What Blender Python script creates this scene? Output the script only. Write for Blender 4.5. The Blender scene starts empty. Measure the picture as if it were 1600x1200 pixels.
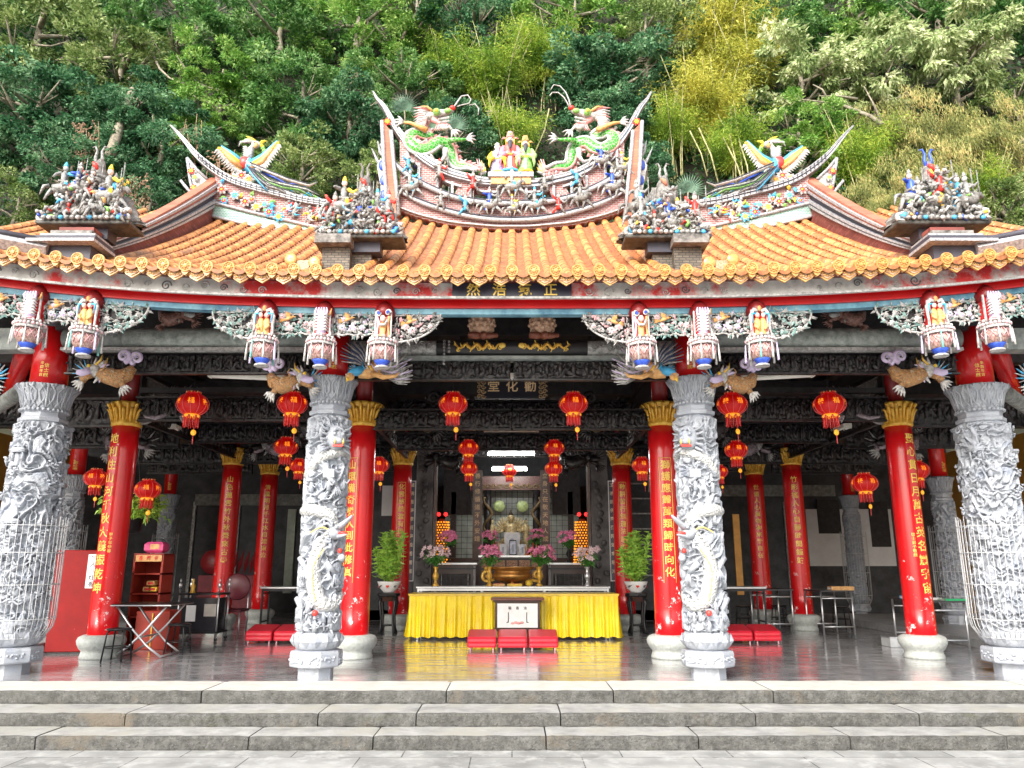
import bpy, bmesh, math, random
import numpy as np
from mathutils import Vector, Matrix, noise
PI=math.pi; R=math.radians
S=bpy.context.scene
# ---------------- camera, sky, sun, exposure ----------------
EYE=1.25; PITCH=R(13.2); F=1200.0
cd=bpy.data.cameras.new('camera'); cam=bpy.data.objects.new('camera',cd); S.collection.objects.link(cam)
cd.sensor_width=36; cd.lens=27.0; cd.clip_end=500; cd.clip_start=.05
cam.location=(0,0,EYE); cam.rotation_euler=(PI/2+PITCH,0,0); S.camera=cam
w=bpy.data.worlds.new('World'); S.world=w; w.use_nodes=True
nt=w.node_tree; bg=nt.nodes['Background']
sky=nt.nodes.new('ShaderNodeTexSky'); sky.sky_type='NISHITA'; sky.sun_disc=False
SUN_EL=R(36); SUN_AZ=R(205)
sky.sun_elevation=SUN_EL; sky.sun_rotation=SUN_AZ; sky.air_density=1.6; sky.dust_density=3.5
hs=nt.nodes.new('ShaderNodeHueSaturation'); hs.inputs['Saturation'].default_value=.35
nt.links.new(sky.outputs[0],hs.inputs['Color']); nt.links.new(hs.outputs[0],bg.inputs[0]); bg.inputs[1].default_value=.15
sl=bpy.data.lights.new('sun','SUN'); sl.energy=1.15; sl.angle=R(25); sl.color=(1,.95,.87)
so=bpy.data.objects.new('sun',sl); S.collection.objects.link(so)
sd=Vector((math.sin(SUN_AZ)*math.cos(SUN_EL),math.cos(SUN_AZ)*math.cos(SUN_EL),math.sin(SUN_EL)))
so.rotation_euler=sd.to_track_quat('Z','Y').to_euler(); so.location=(0,-10,30)
S.view_settings.view_transform='Standard'; S.view_settings.look='None'; S.view_settings.gamma=1
S.view_settings.exposure=1.5
S.cycles.max_bounces=6; S.cycles.diffuse_bounces=4; S.cycles.glossy_bounces=3; S.cycles.transparent_max_bounces=4
S.cycles.use_denoising=True
random.seed(7); rng=np.random.default_rng(7)
C=S.collection
def at(px,py,Y):
    "world point seen at photo pixel (px,py) at depth Y: used to read real places off the photo"
    u=(px-800)/F; v=(600-py)/F
    d=math.cos(PITCH)-v*math.sin(PITCH); z=math.sin(PITCH)+v*math.cos(PITCH)
    t=Y/d
    return Vector((u*t,Y,EYE+z*t))
# ---------------- materials ----------------
MC={}
def M(name,col,rough=.6,metal=0,var=.2,scale=6,bump=0,bscale=40,col2=None,emit=0,ecol=None,spec=.5,coat=0,detail=6,contrast=(.3,.7)):
    if name in MC: return MC[name]
    m=bpy.data.materials.new(name); m.use_nodes=True; t=m.node_tree; b=t.nodes['Principled BSDF']
    b.inputs['Roughness'].default_value=rough; b.inputs['Metallic'].default_value=metal
    b.inputs['Specular IOR Level'].default_value=spec; b.inputs['Coat Weight'].default_value=coat
    tc=t.nodes.new('ShaderNodeTexCoord')
    n=t.nodes.new('ShaderNodeTexNoise'); n.inputs['Scale'].default_value=scale; n.inputs['Detail'].default_value=detail; n.inputs['Roughness'].default_value=.65
    t.links.new(tc.outputs['Object'],n.inputs['Vector'])
    r=t.nodes.new('ShaderNodeValToRGB'); r.color_ramp.elements[0].position=contrast[0]; r.color_ramp.elements[1].position=contrast[1]
    c1=[max(0,c*(1-var)) for c in col]; c2=[min(1,c*(1+var)) for c in col] if col2 is None else col2
    r.color_ramp.elements[0].color=(*c1,1); r.color_ramp.elements[1].color=(*c2,1)
    t.links.new(n.outputs['Fac'],r.inputs[0]); t.links.new(r.outputs[0],b.inputs['Base Color'])
    if bump:
        n2=t.nodes.new('ShaderNodeTexNoise'); n2.inputs['Scale'].default_value=bscale; n2.inputs['Detail'].default_value=4
        t.links.new(tc.outputs['Object'],n2.inputs['Vector'])
        bp=t.nodes.new('ShaderNodeBump'); bp.inputs['Strength'].default_value=bump; bp.inputs['Distance'].default_value=.02
        t.links.new(n2.outputs['Fac'],bp.inputs['Height']); t.links.new(bp.outputs[0],b.inputs['Normal'])
    if emit:
        b.inputs['Emission Color'].default_value=(*(ecol or col),1); b.inputs['Emission Strength'].default_value=emit
    MC[name]=m; m['ramp']=1
    return m
def nodes(m): return m.node_tree,m.node_tree.nodes['Principled BSDF']
def mix_in(m,col,scale,lo,hi,tex='noise',vec=None,stretch=None):
    "lay a second colour (wear, stains, lichen) over a material's base colour"
    t,b=nodes(m); tc=t.nodes.new('ShaderNodeTexCoord'); mp=t.nodes.new('ShaderNodeMapping')
    if stretch: mp.inputs['Scale'].default_value=stretch
    t.links.new(tc.outputs['Object'],mp.inputs[0])
    if tex=='noise':
        n=t.nodes.new('ShaderNodeTexNoise'); n.inputs['Detail'].default_value=8; n.inputs['Roughness'].default_value=.7; out=n.outputs['Fac']
    else:
        n=t.nodes.new('ShaderNodeTexVoronoi'); out=n.outputs['Distance']
    n.inputs['Scale'].default_value=scale; t.links.new(mp.outputs[0],n.inputs['Vector'])
    r=t.nodes.new('ShaderNodeMapRange'); r.inputs['From Min'].default_value=lo; r.inputs['From Max'].default_value=hi
    t.links.new(out,r.inputs['Value'])
    mx=t.nodes.new('ShaderNodeMix'); mx.data_type='RGBA'; mx.inputs[7].default_value=(*col,1)
    src=b.inputs['Base Color'].links[0].from_socket
    t.links.new(r.outputs[0],mx.inputs[0]); t.links.new(src,mx.inputs[6]); t.links.new(mx.outputs[2],b.inputs['Base Color'])
    return m
def brick_mat(name,c1,c2,mortar,bw,bh,ms=.012,rough=.7,axes='xz',offset=.5,bump=.3):
    m=bpy.data.materials.new(name); m.use_nodes=True; t,b=nodes(m); b.inputs['Roughness'].default_value=rough
    tc=t.nodes.new('ShaderNodeTexCoord'); sp=t.nodes.new('ShaderNodeSeparateXYZ'); cb=t.nodes.new('ShaderNodeCombineXYZ')
    t.links.new(tc.outputs['Object'],sp.inputs[0])
    t.links.new(sp.outputs['XYZ'.index(axes[0].upper())],cb.inputs[0]); t.links.new(sp.outputs['XYZ'.index(axes[1].upper())],cb.inputs[1])
    br=t.nodes.new('ShaderNodeTexBrick'); br.inputs['Scale'].default_value=1; br.offset=offset
    br.inputs['Brick Width'].default_value=bw; br.inputs['Row Height'].default_value=bh; br.inputs['Mortar Size'].default_value=ms
    br.inputs['Color1'].default_value=(*c1,1); br.inputs['Color2'].default_value=(*c2,1); br.inputs['Mortar'].default_value=(*mortar,1)
    t.links.new(cb.outputs[0],br.inputs['Vector'])
    n=t.nodes.new('ShaderNodeTexNoise'); n.inputs['Scale'].default_value=3; n.inputs['Detail'].default_value=8; t.links.new(tc.outputs['Object'],n.inputs['Vector'])
    mx=t.nodes.new('ShaderNodeMix'); mx.data_type='RGBA'; mx.blend_type='MULTIPLY'; mx.inputs[0].default_value=.8
    mr=t.nodes.new('ShaderNodeMapRange'); mr.inputs['From Min'].default_value=.3; mr.inputs['From Max'].default_value=.7; mr.inputs['To Min'].default_value=.55; mr.inputs['To Max'].default_value=1.15
    t.links.new(n.outputs['Fac'],mr.inputs[0]); t.links.new(br.outputs['Color'],mx.inputs[6]); t.links.new(mr.outputs[0],mx.inputs[7]); t.links.new(mx.outputs[2],b.inputs['Base Color'])
    bp=t.nodes.new('ShaderNodeBump'); bp.inputs['Strength'].default_value=bump; bp.inputs['Distance'].default_value=.01; bp.invert=True
    t.links.new(br.outputs['Fac'],bp.inputs['Height']); t.links.new(bp.outputs[0],b.inputs['Normal'])
    MC[name]=m; return m
tile=M('orange_tile',(.48,.15,.035),.38,var=.3,scale=7,col2=(.74,.34,.105),bump=.25,bscale=30,coat=.2)
mix_in(tile,(.13,.07,.045),9,.60,.74); mix_in(tile,(.84,.58,.34),14,.60,.72); mix_in(tile,(.20,.13,.09),1.6,.58,.72,stretch=(2.5,.6,1))
def tile_joints(m,dx,dy,y0,jc=(.30,.10,.03),w=.05):
    t,b=nodes(m); N=t.nodes.new; tc=N('ShaderNodeTexCoord'); sp=N('ShaderNodeSeparateXYZ'); t.links.new(tc.outputs['Object'],sp.inputs[0])
    def mth(op,a,bv=None):
        n=N('ShaderNodeMath'); n.operation=op; t.links.new(a,n.inputs[0])
        if bv is not None:
            if hasattr(bv,'links'): t.links.new(bv,n.inputs[1])
            else: n.inputs[1].default_value=bv
        return n.outputs[0]
    yy=mth('DIVIDE',mth('SUBTRACT',sp.outputs[1],y0),dy); xx=mth('DIVIDE',mth('ADD',sp.outputs[0],dx/2),dx)
    cb=N('ShaderNodeCombineXYZ'); t.links.new(mth('FLOOR',yy),cb.inputs[0]); t.links.new(mth('FLOOR',xx),cb.inputs[1]); wn=N('ShaderNodeTexWhiteNoise'); wn.noise_dimensions='2D'; t.links.new(cb.outputs[0],wn.inputs[0])
    mr=N('ShaderNodeMapRange'); mr.inputs['To Min'].default_value=.78; mr.inputs['To Max'].default_value=1.12; t.links.new(wn.outputs[0],mr.inputs[0])
    src=b.inputs['Base Color'].links[0].from_socket; mx=N('ShaderNodeMix'); mx.data_type='RGBA'; mx.blend_type='MULTIPLY'; mx.inputs[0].default_value=1; t.links.new(src,mx.inputs[6]); t.links.new(mr.outputs[0],mx.inputs[7])
    lt=mth('LESS_THAN',mth('FRACT',yy),w); m2=N('ShaderNodeMix'); m2.data_type='RGBA'; m2.inputs[7].default_value=(*jc,1); t.links.new(lt,m2.inputs[0]); t.links.new(mx.outputs[2],m2.inputs[6]); t.links.new(m2.outputs[2],b.inputs['Base Color'])
tile_joints(tile,.232,(12.5-7.7)/27,7.7)
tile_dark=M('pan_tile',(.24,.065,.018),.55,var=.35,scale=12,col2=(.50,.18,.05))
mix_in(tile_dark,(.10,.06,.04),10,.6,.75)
endt=M('yellow_glaze',(.50,.20,.035),.35,var=.3,scale=20,col2=(.78,.42,.13),coat=.2); mix_in(endt,(.20,.10,.05),22,.6,.72)
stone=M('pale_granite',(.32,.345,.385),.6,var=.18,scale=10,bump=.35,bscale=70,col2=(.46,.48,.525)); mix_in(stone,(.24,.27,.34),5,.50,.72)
stone_d=M('grey_marble',(.25,.28,.27),.5,var=.3,scale=8,bump=.3,bscale=60,col2=(.42,.46,.44))
base_st=M('column_base_stone',(.40,.42,.40),.6,var=.25,scale=20,bump=.3,bscale=80)
red=M('red_lacquer',(.62,.008,.010),.28,var=.15,scale=3,coat=.3)
redwear=M('worn_red_lacquer',(.62,.008,.012),.28,var=.15,scale=3,coat=.3)
def wear(m,z0,z1):
    t,b=nodes(m); tc=t.nodes.new('ShaderNodeTexCoord'); sp=t.nodes.new('ShaderNodeSeparateXYZ'); t.links.new(tc.outputs['Object'],sp.inputs[0])
    n=t.nodes.new('ShaderNodeTexNoise'); n.inputs['Scale'].default_value=9; n.inputs['Detail'].default_value=10; n.inputs['Roughness'].default_value=.75; t.links.new(tc.outputs['Object'],n.inputs['Vector'])
    mr=t.nodes.new('ShaderNodeMapRange'); mr.inputs['From Min'].default_value=z0; mr.inputs['From Max'].default_value=z1; mr.inputs['To Min'].default_value=.13; mr.inputs['To Max'].default_value=0
    t.links.new(sp.outputs[2],mr.inputs[0]); a=t.nodes.new('ShaderNodeMath'); a.operation='ADD'; t.links.new(n.outputs['Fac'],a.inputs[0]); t.links.new(mr.outputs[0],a.inputs[1])
    g=t.nodes.new('ShaderNodeMapRange'); g.inputs['From Min'].default_value=.70; g.inputs['From Max'].default_value=.715; t.links.new(a.outputs[0],g.inputs[0])
    mx=t.nodes.new('ShaderNodeMix'); mx.data_type='RGBA'; mx.inputs[7].default_value=(.75,.62,.6,1)
    t.links.new(g.outputs[0],mx.inputs[0]); t.links.new(b.inputs['Base Color'].links[0].from_socket,mx.inputs[6]); t.links.new(mx.outputs[2],b.inputs['Base Color'])
wear(redwear,.3,2.0)
gold=M('gold_paint',(.72,.36,.03),.35,var=.3,scale=12,metal=.3,col2=(.95,.6,.12))
goldtx=M('gold_letter',(.9,.62,.12),.4,var=.1,metal=0)
wht=M('white_paint',(.78,.77,.76),.5,var=.08)
black=M('smoke_black_wood',(.012,.011,.012),.6,var=.5,scale=9,col2=(.035,.03,.032),bump=.4,bscale=50)
blackrel=M('smoke_black_carving',(.006,.005,.006),.42,var=.6,scale=20,col2=(.055,.045,.048),contrast=(.42,.72))
darkgrey=M('dark_painted_wall',(.025,.027,.032),.6,var=.4,scale=3,col2=(.075,.078,.088))
bluep=M('blue_paint',(.08,.30,.50),.5,var=.3,scale=10); tealp=M('teal_paint',(.10,.42,.40),.5,var=.4,scale=15,col2=(.3,.62,.58))
purp=M('lilac_paint',(.62,.52,.74),.5,var=.2); pinkp=M('pink_paint',(.80,.45,.48),.5,var=.25); orangep=M('ochre_paint',(.66,.30,.08),.5,var=.3,scale=20,col2=(.85,.5,.2))
offw=M('porcelain_white',(.30,.29,.28),.4,var=.35,scale=22,col2=(.74,.72,.70)); greenp=M('leaf_green_glaze',(.12,.45,.06),.35,var=.4,scale=30,col2=(.4,.72,.2))
cobalt=M('cobalt_glaze',(.04,.10,.55),.35,var=.3); skyb=M('sky_glaze',(.08,.42,.72),.35,var=.3); yelp=M('yellow_glaze_chip',(.85,.55,.05),.35,var=.2); redp=M('red_glaze',(.70,.05,.04),.35,var=.3)
dirty=M('blackened_cement',(.07,.065,.06),.85,var=.5,scale=9,col2=(.34,.32,.30),bump=.6,bscale=25)
greyfig=M('weathered_porcelain',(.09,.087,.087),.55,var=.5,scale=25,col2=(.46,.45,.43),bump=.3)
skin=M('statue_skin',(.78,.58,.50),.5,var=.08)
silver=M('brushed_steel',(.62,.63,.65),.3,metal=.8,var=.1); dmetal=M('black_metal',(.02,.02,.022),.35,metal=.3,var=.2)
terr=M('terracotta_brick',(.60,.22,.13),.7,var=.2,scale=15)
brickp=brick_mat('pink_brick',(.33,.085,.08),(.44,.15,.14),(.50,.45,.43),.085,.036,.006)
brickd=brick_mat('dark_red_brick',(.22,.05,.04),(.32,.09,.07),(.12,.06,.05),.16,.05,.004,axes='yz')
brickv=brick_mat('orange_brick',(.50,.14,.075),(.58,.19,.11),(.28,.13,.10),.5,.055,.006)
scalem=brick_mat('green_scale',(.16,.38,.33),(.26,.48,.42),(.60,.66,.60),.05,.03,.004)
# ---------------- mesh helpers ----------------
class MB:
    def __init__(s): s.v=[]; s.f=[]; s.m=[]; s.s=[]; s.mats=[]
    def mi(s,m):
        if m not in s.mats: s.mats.append(m)
        return s.mats.index(m)
    def add(s,vs,fs,m,smooth=False,T=None):
        o=len(s.v); k=s.mi(m)
        if T is not None: vs=[T@Vector(v) for v in vs]
        s.v.extend([tuple(v) for v in vs]); s.f.extend([tuple(i+o for i in f) for f in fs]); s.m+= [k]*len(fs); s.s+=[smooth]*len(fs)
        return s
    def box(s,c,d,m,T=None,bev=0):
        x,y,z=c; a,b,h=d[0]/2,d[1]/2,d[2]/2
        if bev:
            e=min(bev,a*.45,b*.45,h*.45); vs=[];fs=[]
            for zz,ins in ((-h,e),(-h+e,0),(h-e,0),(h,e)):
                for sx,sy in ((-1,-1),(1,-1),(1,1),(-1,1)): vs.append((x+sx*(a-ins),y+sy*(b-ins),z+zz))
            for k in range(3):
                for j in range(4): q=(j+1)%4; fs.append((k*4+j,k*4+q,k*4+4+q,k*4+4+j))
            fs+=[(3,2,1,0),(12,13,14,15)]
            return s.add(vs,fs,m,False,T)
        vs=[(x+i*a,y+j*b,z+k*h) for k in(-1,1) for i,j in((-1,-1),(1,-1),(1,1),(-1,1))]
        return s.add(vs,[(3,2,1,0),(4,5,6,7),(0,1,5,4),(1,2,6,5),(2,3,7,6),(3,0,4,7)],m,False,T)
    def lathe(s,prof,m,seg=24,c=(0,0,0),smooth=True,T=None,sx=1,sy=1,lobes=0,amp=0,cap=True):
        vs=[];fs=[];n=len(prof)
        for r,z in prof:
            for j in range(seg):
                a=2*PI*j/seg; rr=r*(1+amp*math.cos(lobes*a)) if lobes else r
                vs.append((c[0]+sx*rr*math.cos(a),c[1]+sy*rr*math.sin(a),c[2]+z))
        for i in range(n-1):
            for j in range(seg):
                q=(j+1)%seg; fs.append((i*seg+j,i*seg+q,(i+1)*seg+q,(i+1)*seg+j))
        if cap: fs.append(tuple(range(seg-1,-1,-1))); fs.append(tuple((n-1)*seg+j for j in range(seg)))
        return s.add(vs,fs,m,smooth,T)
    def ell(s,c,r,m,seg=10,rings=7,T=None):
        if not hasattr(r,'__len__'): r=(r,r,r)
        prof=[(math.sin(PI*(i+.02)/(rings+.04)),-math.cos(PI*(i+.02)/(rings+.04))) for i in range(rings+1)]
        vs=[];fs=[]
        for a_,z in prof:
            for j in range(seg): a=2*PI*j/seg; vs.append((c[0]+r[0]*a_*math.cos(a),c[1]+r[1]*a_*math.sin(a),c[2]+r[2]*z))
        for i in range(rings):
            for j in range(seg): q=(j+1)%seg; fs.append((i*seg+j,i*seg+q,(i+1)*seg+q,(i+1)*seg+j))
        return s.add(vs,fs,m,True,T)
    def tube(s,pts,rad,m,seg=8,T=None,flat=1,smooth=True,up=(0,0,1)):
        pts=[Vector(p) for p in pts]; n=len(pts)
        if not hasattr(rad,'__len__'): rad=[rad]*n
        elif len(rad)!=n: rad=[float(np.interp(i/(n-1),np.linspace(0,1,len(rad)),rad)) for i in range(n)]
        vs=[];fs=[]; prev=None
        for i,p in enumerate(pts):
            d=(pts[min(i+1,n-1)]-pts[max(i-1,0)]); d=d.normalized() if d.length>1e-9 else Vector((0,0,1))
            if prev is None:
                u=Vector(up); 
                if abs(u.dot(d))>.95: u=Vector((1,0,0))
                a=d.cross(u).normalized()
            else:
                a=(prev-d*prev.dot(d)); a=a.normalized() if a.length>1e-6 else d.orthogonal().normalized()
            prev=a; b=a.cross(d).normalized()
            for j in range(seg):
                t=2*PI*j/seg; vs.append(p+a*rad[i]*math.cos(t)+b*rad[i]*flat*math.sin(t))
        for i in range(n-1):
            for j in range(seg): q=(j+1)%seg; fs.append((i*seg+j,i*seg+q,(i+1)*seg+q,(i+1)*seg+j))
        fs.append(tuple(range(seg-1,-1,-1))); fs.append(tuple((n-1)*seg+j for j in range(seg)))
        return s.add(vs,fs,m,smooth,T)
    def prism(s,out,y0,y1,m,T=None):
        "outline (x,z) extruded from y0 to y1"
        n=len(out); vs=[(x,y0,z) for x,z in out]+[(x,y1,z) for x,z in out]
        fs=[tuple(range(n)),tuple(range(2*n-1,n-1,-1))]+[(j,j+n,(j+1)%n+n,(j+1)%n) for j in range(n)]
        return s.add(vs,fs,m,False,T)
    def strip(s,low,high,y0,y1,m,T=None,smooth=False):
        if callable(y0): return s._strip2(low,high,y0,y1,m)
        "band between two (x,z) lines of equal count, thick from y0 to y1"
        n=len(low); vs=[]
        for y in (y0,y1):
            vs+=[(x,y,z) for x,z in low]+[(x,y,z) for x,z in high]
        fs=[]
        for i in range(n-1):
            a,b,c,d=i,i+1,n+i+1,n+i; fs.append((a,b,c,d)); o=2*n; fs.append((a+o,d+o,c+o,b+o))
            fs.append((d,c,c+o,d+o)); fs.append((b,a,a+o,b+o))
        fs.append((0,n,3*n,2*n)); fs.append((n-1,3*n-1,4*n-1,2*n-1))
        return s.add(vs,fs,m,smooth,T)
    def _strip2(s,low,high,y0,y1,m):
        n=len(low); vs=[]
        for yf in (y0,y1):
            vs+=[(x,yf(i/(n-1)),z) for i,(x,z) in enumerate(low)]+[(x,yf(i/(n-1)),z) for i,(x,z) in enumerate(high)]
        fs=[]; o=2*n
        for i in range(n-1):
            a,b,c,d=i,i+1,n+i+1,n+i; fs+=[(a,b,c,d),(a+o,d+o,c+o,b+o),(d,c,c+o,d+o),(b,a,a+o,b+o)]
        fs+=[(0,n,3*n,2*n),(n-1,3*n-1,4*n-1,2*n-1)]; return s.add(vs,fs,m)
    def leaf(s,p,d,n,L,W,m,bend=.15,T=None):
        "a curved pointed leaf or petal from p along d"
        p=Vector(p); d=Vector(d).normalized(); n=Vector(n).normalized(); b=d.cross(n).normalized(); n=b.cross(d)
        vs=[p,p+d*L*.45+b*W+n*L*bend*.6,p+d*L*.45-b*W+n*L*bend*.6,p+d*L*.5+n*(L*bend+W*.4),p+d*L]
        return s.add(vs,[(0,1,3),(0,3,2),(1,4,3),(3,4,2)],m,False,T)
    def build(s,name,parent=None,mods=None):
        me=bpy.data.meshes.new(name); me.from_pydata(s.v,[],s.f)
        for m in s.mats: me.materials.append(m)
        me.polygons.foreach_set('material_index',s.m); me.polygons.foreach_set('use_smooth',s.s); me.update()
        o=bpy.data.objects.new(name,me); C.objects.link(o)
        if parent: o.parent=parent
        return o
def tag(o,label=None,cat=None,group=None,kind=None):
    if label: o['label']=label
    if cat: o['category']=cat
    if group: o['group']=group
    if kind: o['kind']=kind
    return o
def thing(name,label,cat,loc=(0,0,0),rz=0,group=None,scale=None):
    o=bpy.data.objects.new(name,None); o.empty_display_size=.1; C.objects.link(o); o.location=loc; o.rotation_euler=(0,0,rz)
    if scale: o.scale=(scale,)*3 if not hasattr(scale,'__len__') else scale
    return tag(o,label,cat,group)
def copy_tree(o,parent=None):
    c=o.copy(); C.objects.link(c); c.parent=parent
    for ch in list(o.children): copy_tree(ch,c)
    return c
def dup(o,loc,rz=0,label=None,group=None,scale=None):
    c=copy_tree(o); c.location=loc; c.rotation_euler=(0,0,rz)
    if label: c['label']=label
    if group: c['group']=group
    if scale is not None: c.scale=(scale,)*3 if not hasattr(scale,'__len__') else scale
    return c
def fbm(x,y,z,o=3): return noise.fractal(Vector((x,y,z)),1.0,2.0,o)
def TR(loc=(0,0,0),rx=0,ry=0,rz=0,s=1):
    if not hasattr(s,'__len__'): s=(s,s,s)
    return Matrix.Translation(loc)@Matrix.Rotation(rz,4,'Z')@Matrix.Rotation(ry,4,'Y')@Matrix.Rotation(rx,4,'X')@Matrix.Diagonal((*s,1))
# lettering: the built-in font turned into thin solid meshes
_tc={}
def glyph(ch):
    if ch not in _tc:
        cu=bpy.data.curves.new('t','FONT'); cu.body=ch; cu.align_x='CENTER'; cu.align_y='CENTER'; cu.size=1; cu.extrude=.02; cu.resolution_u=2; cu.offset=.012
        o=bpy.data.objects.new('t',cu); me=o.to_mesh(); 
        _tc[ch]=([v.co.copy() for v in me.vertices],[tuple(p.vertices) for p in me.polygons]); o.to_mesh_clear(); bpy.data.objects.remove(o); bpy.data.curves.remove(cu)
    return _tc[ch]
def text_flat(mb,chars,size,m,origin=(0,0,0),step=None,vertical=True,gap=1.1):
    "writing standing in the x-z plane, facing -y"
    step=step or size*gap; x,y,z=origin
    for ch in chars:
        if ch!=' ':
            vs,fs=glyph(ch); mb.add([(x+v.x*size,y-v.z*size*.5,z+v.y*size) for v in vs],fs,m)
        if vertical: z-=step
        else: x+=step
def text_wrap(mb,chars,size,m,r,ztop,ang=0,step=None,rtop=None,ztot=1):
    "writing wrapped round a column of radius r, facing -y at ang=0"
    step=step or size*1.15; z=ztop
    for ch in chars:
        if ch!=' ':
            vs,fs=glyph(ch); out=[]
            for v in vs:
                a=ang+v.x*size/r; rr=r+.002+v.z*size*.25+.002
                out.append((rr*math.sin(a),-rr*math.cos(a),z+v.y*size))
            mb.add(out,fs,m)
        z-=step
# ---------------- ground, steps, floor ----------------
def sheet(name,x0,x1,y0,y1,z,m,nx=1,ny=1,zf=None):
    mb=MB(); vs=[];fs=[]
    for j in range(ny+1):
        for i in range(nx+1):
            x=x0+(x1-x0)*i/nx; y=y0+(y1-y0)*j/ny; vs.append((x,y,z if zf is None else zf(x,y)))
    for j in range(ny):
        for i in range(nx): a=j*(nx+1)+i; fs.append((a,a+1,a+nx+2,a+nx+1))
    mb.add(vs,fs,m,zf is not None); return mb.build(name)
earth=M('forest_soil',(.014,.012,.007),.95,var=.5,scale=1.5,col2=(.03,.03,.014),bump=.5,bscale=5)
paving=brick_mat('plaza_paving',(.27,.27,.26),(.36,.36,.35),(.08,.08,.075),.95,.42,.006,.75,'xy',.37)
mix_in(paving,(.46,.46,.45),5,.5,.7); mix_in(paving,(.22,.22,.21),40,.62,.7)
tag(sheet('ground',-260,260,-60,420,-.372,earth),'dark soil around the temple',kind='structure')
tag(sheet('plaza_paving',-22,22,-14,7.55,-.362,paving),'grey stone slabs laid in front of the steps',kind='structure')
floorm=brick_mat('slate_floor',(.27,.27,.285),(.36,.36,.375),(.16,.16,.16),.9,.45,.004,.16,'xy',.5,bump=.05)
t,b=nodes(floorm); b.inputs['Specular IOR Level'].default_value=.9; b.inputs['Coat Weight'].default_value=.9; b.inputs['Coat Roughness'].default_value=.14
tc=t.nodes.new('ShaderNodeTexCoord'); n=t.nodes.new('ShaderNodeTexNoise'); n.inputs['Scale'].default_value=2.5; n.inputs['Detail'].default_value=8; mp=t.nodes.new('ShaderNodeMapping'); mp.inputs['Scale'].default_value=(.5,2.2,1)
t.links.new(tc.outputs['Object'],mp.inputs[0]); t.links.new(mp.outputs[0],n.inputs['Vector']); mr=t.nodes.new('ShaderNodeMapRange'); mr.inputs['From Min'].default_value=.35; mr.inputs['From Max'].default_value=.7; mr.inputs['To Min'].default_value=.10; mr.inputs['To Max'].default_value=.42
t.links.new(n.outputs['Fac'],mr.inputs[0]); t.links.new(mr.outputs[0],b.inputs['Roughness'])
mbf=MB(); mbf.box((0,16.4,-.19),(24,15,.38),floorm); tag(mbf.build('floor'),'polished dark slate floor of the temple hall',kind='structure')
stepm=M('step_riser_shade_granite',(.062,.061,.055),.85,var=.25,scale=12,bump=1,bscale=60,col2=(.145,.143,.135)); mix_in(stepm,(.045,.045,.04),32,.50,.66); mix_in(stepm,(.50,.49,.46),110,.63,.70); mix_in(stepm,(.085,.09,.045),3,.6,.78,stretch=(1,1,3)); mix_in(stepm,(.13,.11,.085),1.1,.56,.64)  # riser stone set darker than the treads: skylight contrast put into the colour
curbm=M('curb_granite',(.50,.49,.45),.7,var=.12,scale=5,bump=.4,bscale=80,col2=(.58,.57,.53)); mix_in(curbm,(.35,.33,.3),60,.66,.74)
def stone_row(name,parent,y0,y1,z0,z1,m,cuts,seed,topm=None,label=None):
    mb=MB()
    for i in range(len(cuts)-1):
        x0,x1=cuts[i]+.006,cuts[i+1]-.006; n=max(3,int((x1-x0)/.05)); dy=.012*fbm(i*3.1,seed,0); dz=.006*fbm(i*2.1,seed,5)
        prof=[(y1,z0),(y0+.004,z0),(y0,z0+.02),(y0,z1-.022),(y0+.006,z1-.007),(y0+.022,z1),(y0+.1,z1),(y1,z1)]
        rows=[]
        for k in range(n+1):
            x=x0+(x1-x0)*k/n; e=.010 if k in(0,n) else 0
            rows.append([(x,yy+dy+(e if yy<y0+.05 else 0)+.007*fbm(x*5,zz*9,seed)+.005*fbm(x*23,zz*30,seed),zz+dz-(e*.6 if zz>z1-.03 else 0)+(.005*fbm(x*6,yy*6,seed+3) if zz>z1-.03 else 0)) for yy,zz in prof])
        P=len(prof); vs=[p for r in rows for p in r]; fs=[]
        for k in range(n):
            for j in range(P-1): a=k*P+j; fs.append((a,a+1,a+P+1,a+P)[::-1])
        fs.append(tuple(range(P))); fs.append(tuple(n*P+j for j in range(P-1,-1,-1)))
        sm=topm or m
        top=[f for q,f in enumerate(fs[:n*(P-1)]) if q%(P-1)>=5]; rest=[f for q,f in enumerate(fs) if not(q<n*(P-1) and q%(P-1)>=5)]
        o=len(mb.v); mb.add(vs,rest,m,False); k=mb.mi(sm); mb.f.extend([tuple(i2+o for i2 in f) for f in top]); mb.m+=[k]*len(top); mb.s+=[False]*len(top)
    o=mb.build(name,parent)
    if label:o['label']=label
    return o
st=thing('stone_steps','three worn grey granite steps running the full width below the temple columns','steps',(0,0,0))
def cuts(seed,lo=.9,hi=1.9):
    r=random.Random(seed); x=-12; c=[x]
    while x<12: x+=r.uniform(lo,hi); c.append(x)
    return c
stepn=M('step_tread_lit_granite',(.27,.27,.26),.8,var=.15,scale=5,bump=.8,bscale=70,col2=(.46,.455,.44)); mix_in(stepn,(.2,.2,.19),60,.64,.72); mix_in(stepn,(.36,.35,.31),2.2,.48,.62)  # same stone made paler for treads, brighter sky-facing tops painted in
stone_row('step',st,8.27,8.93,-.12,.004,stepm,cuts(3,1.6,3.0),1,curbm,'top step with a bleached cream kerb')
stone_row('step',st,7.78,8.30,-.24,-.122,stepm,cuts(5),2,stepn)
stone_row('step',st,7.38,7.81,-.362,-.242,stepm,cuts(8),3,stepn)
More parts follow.
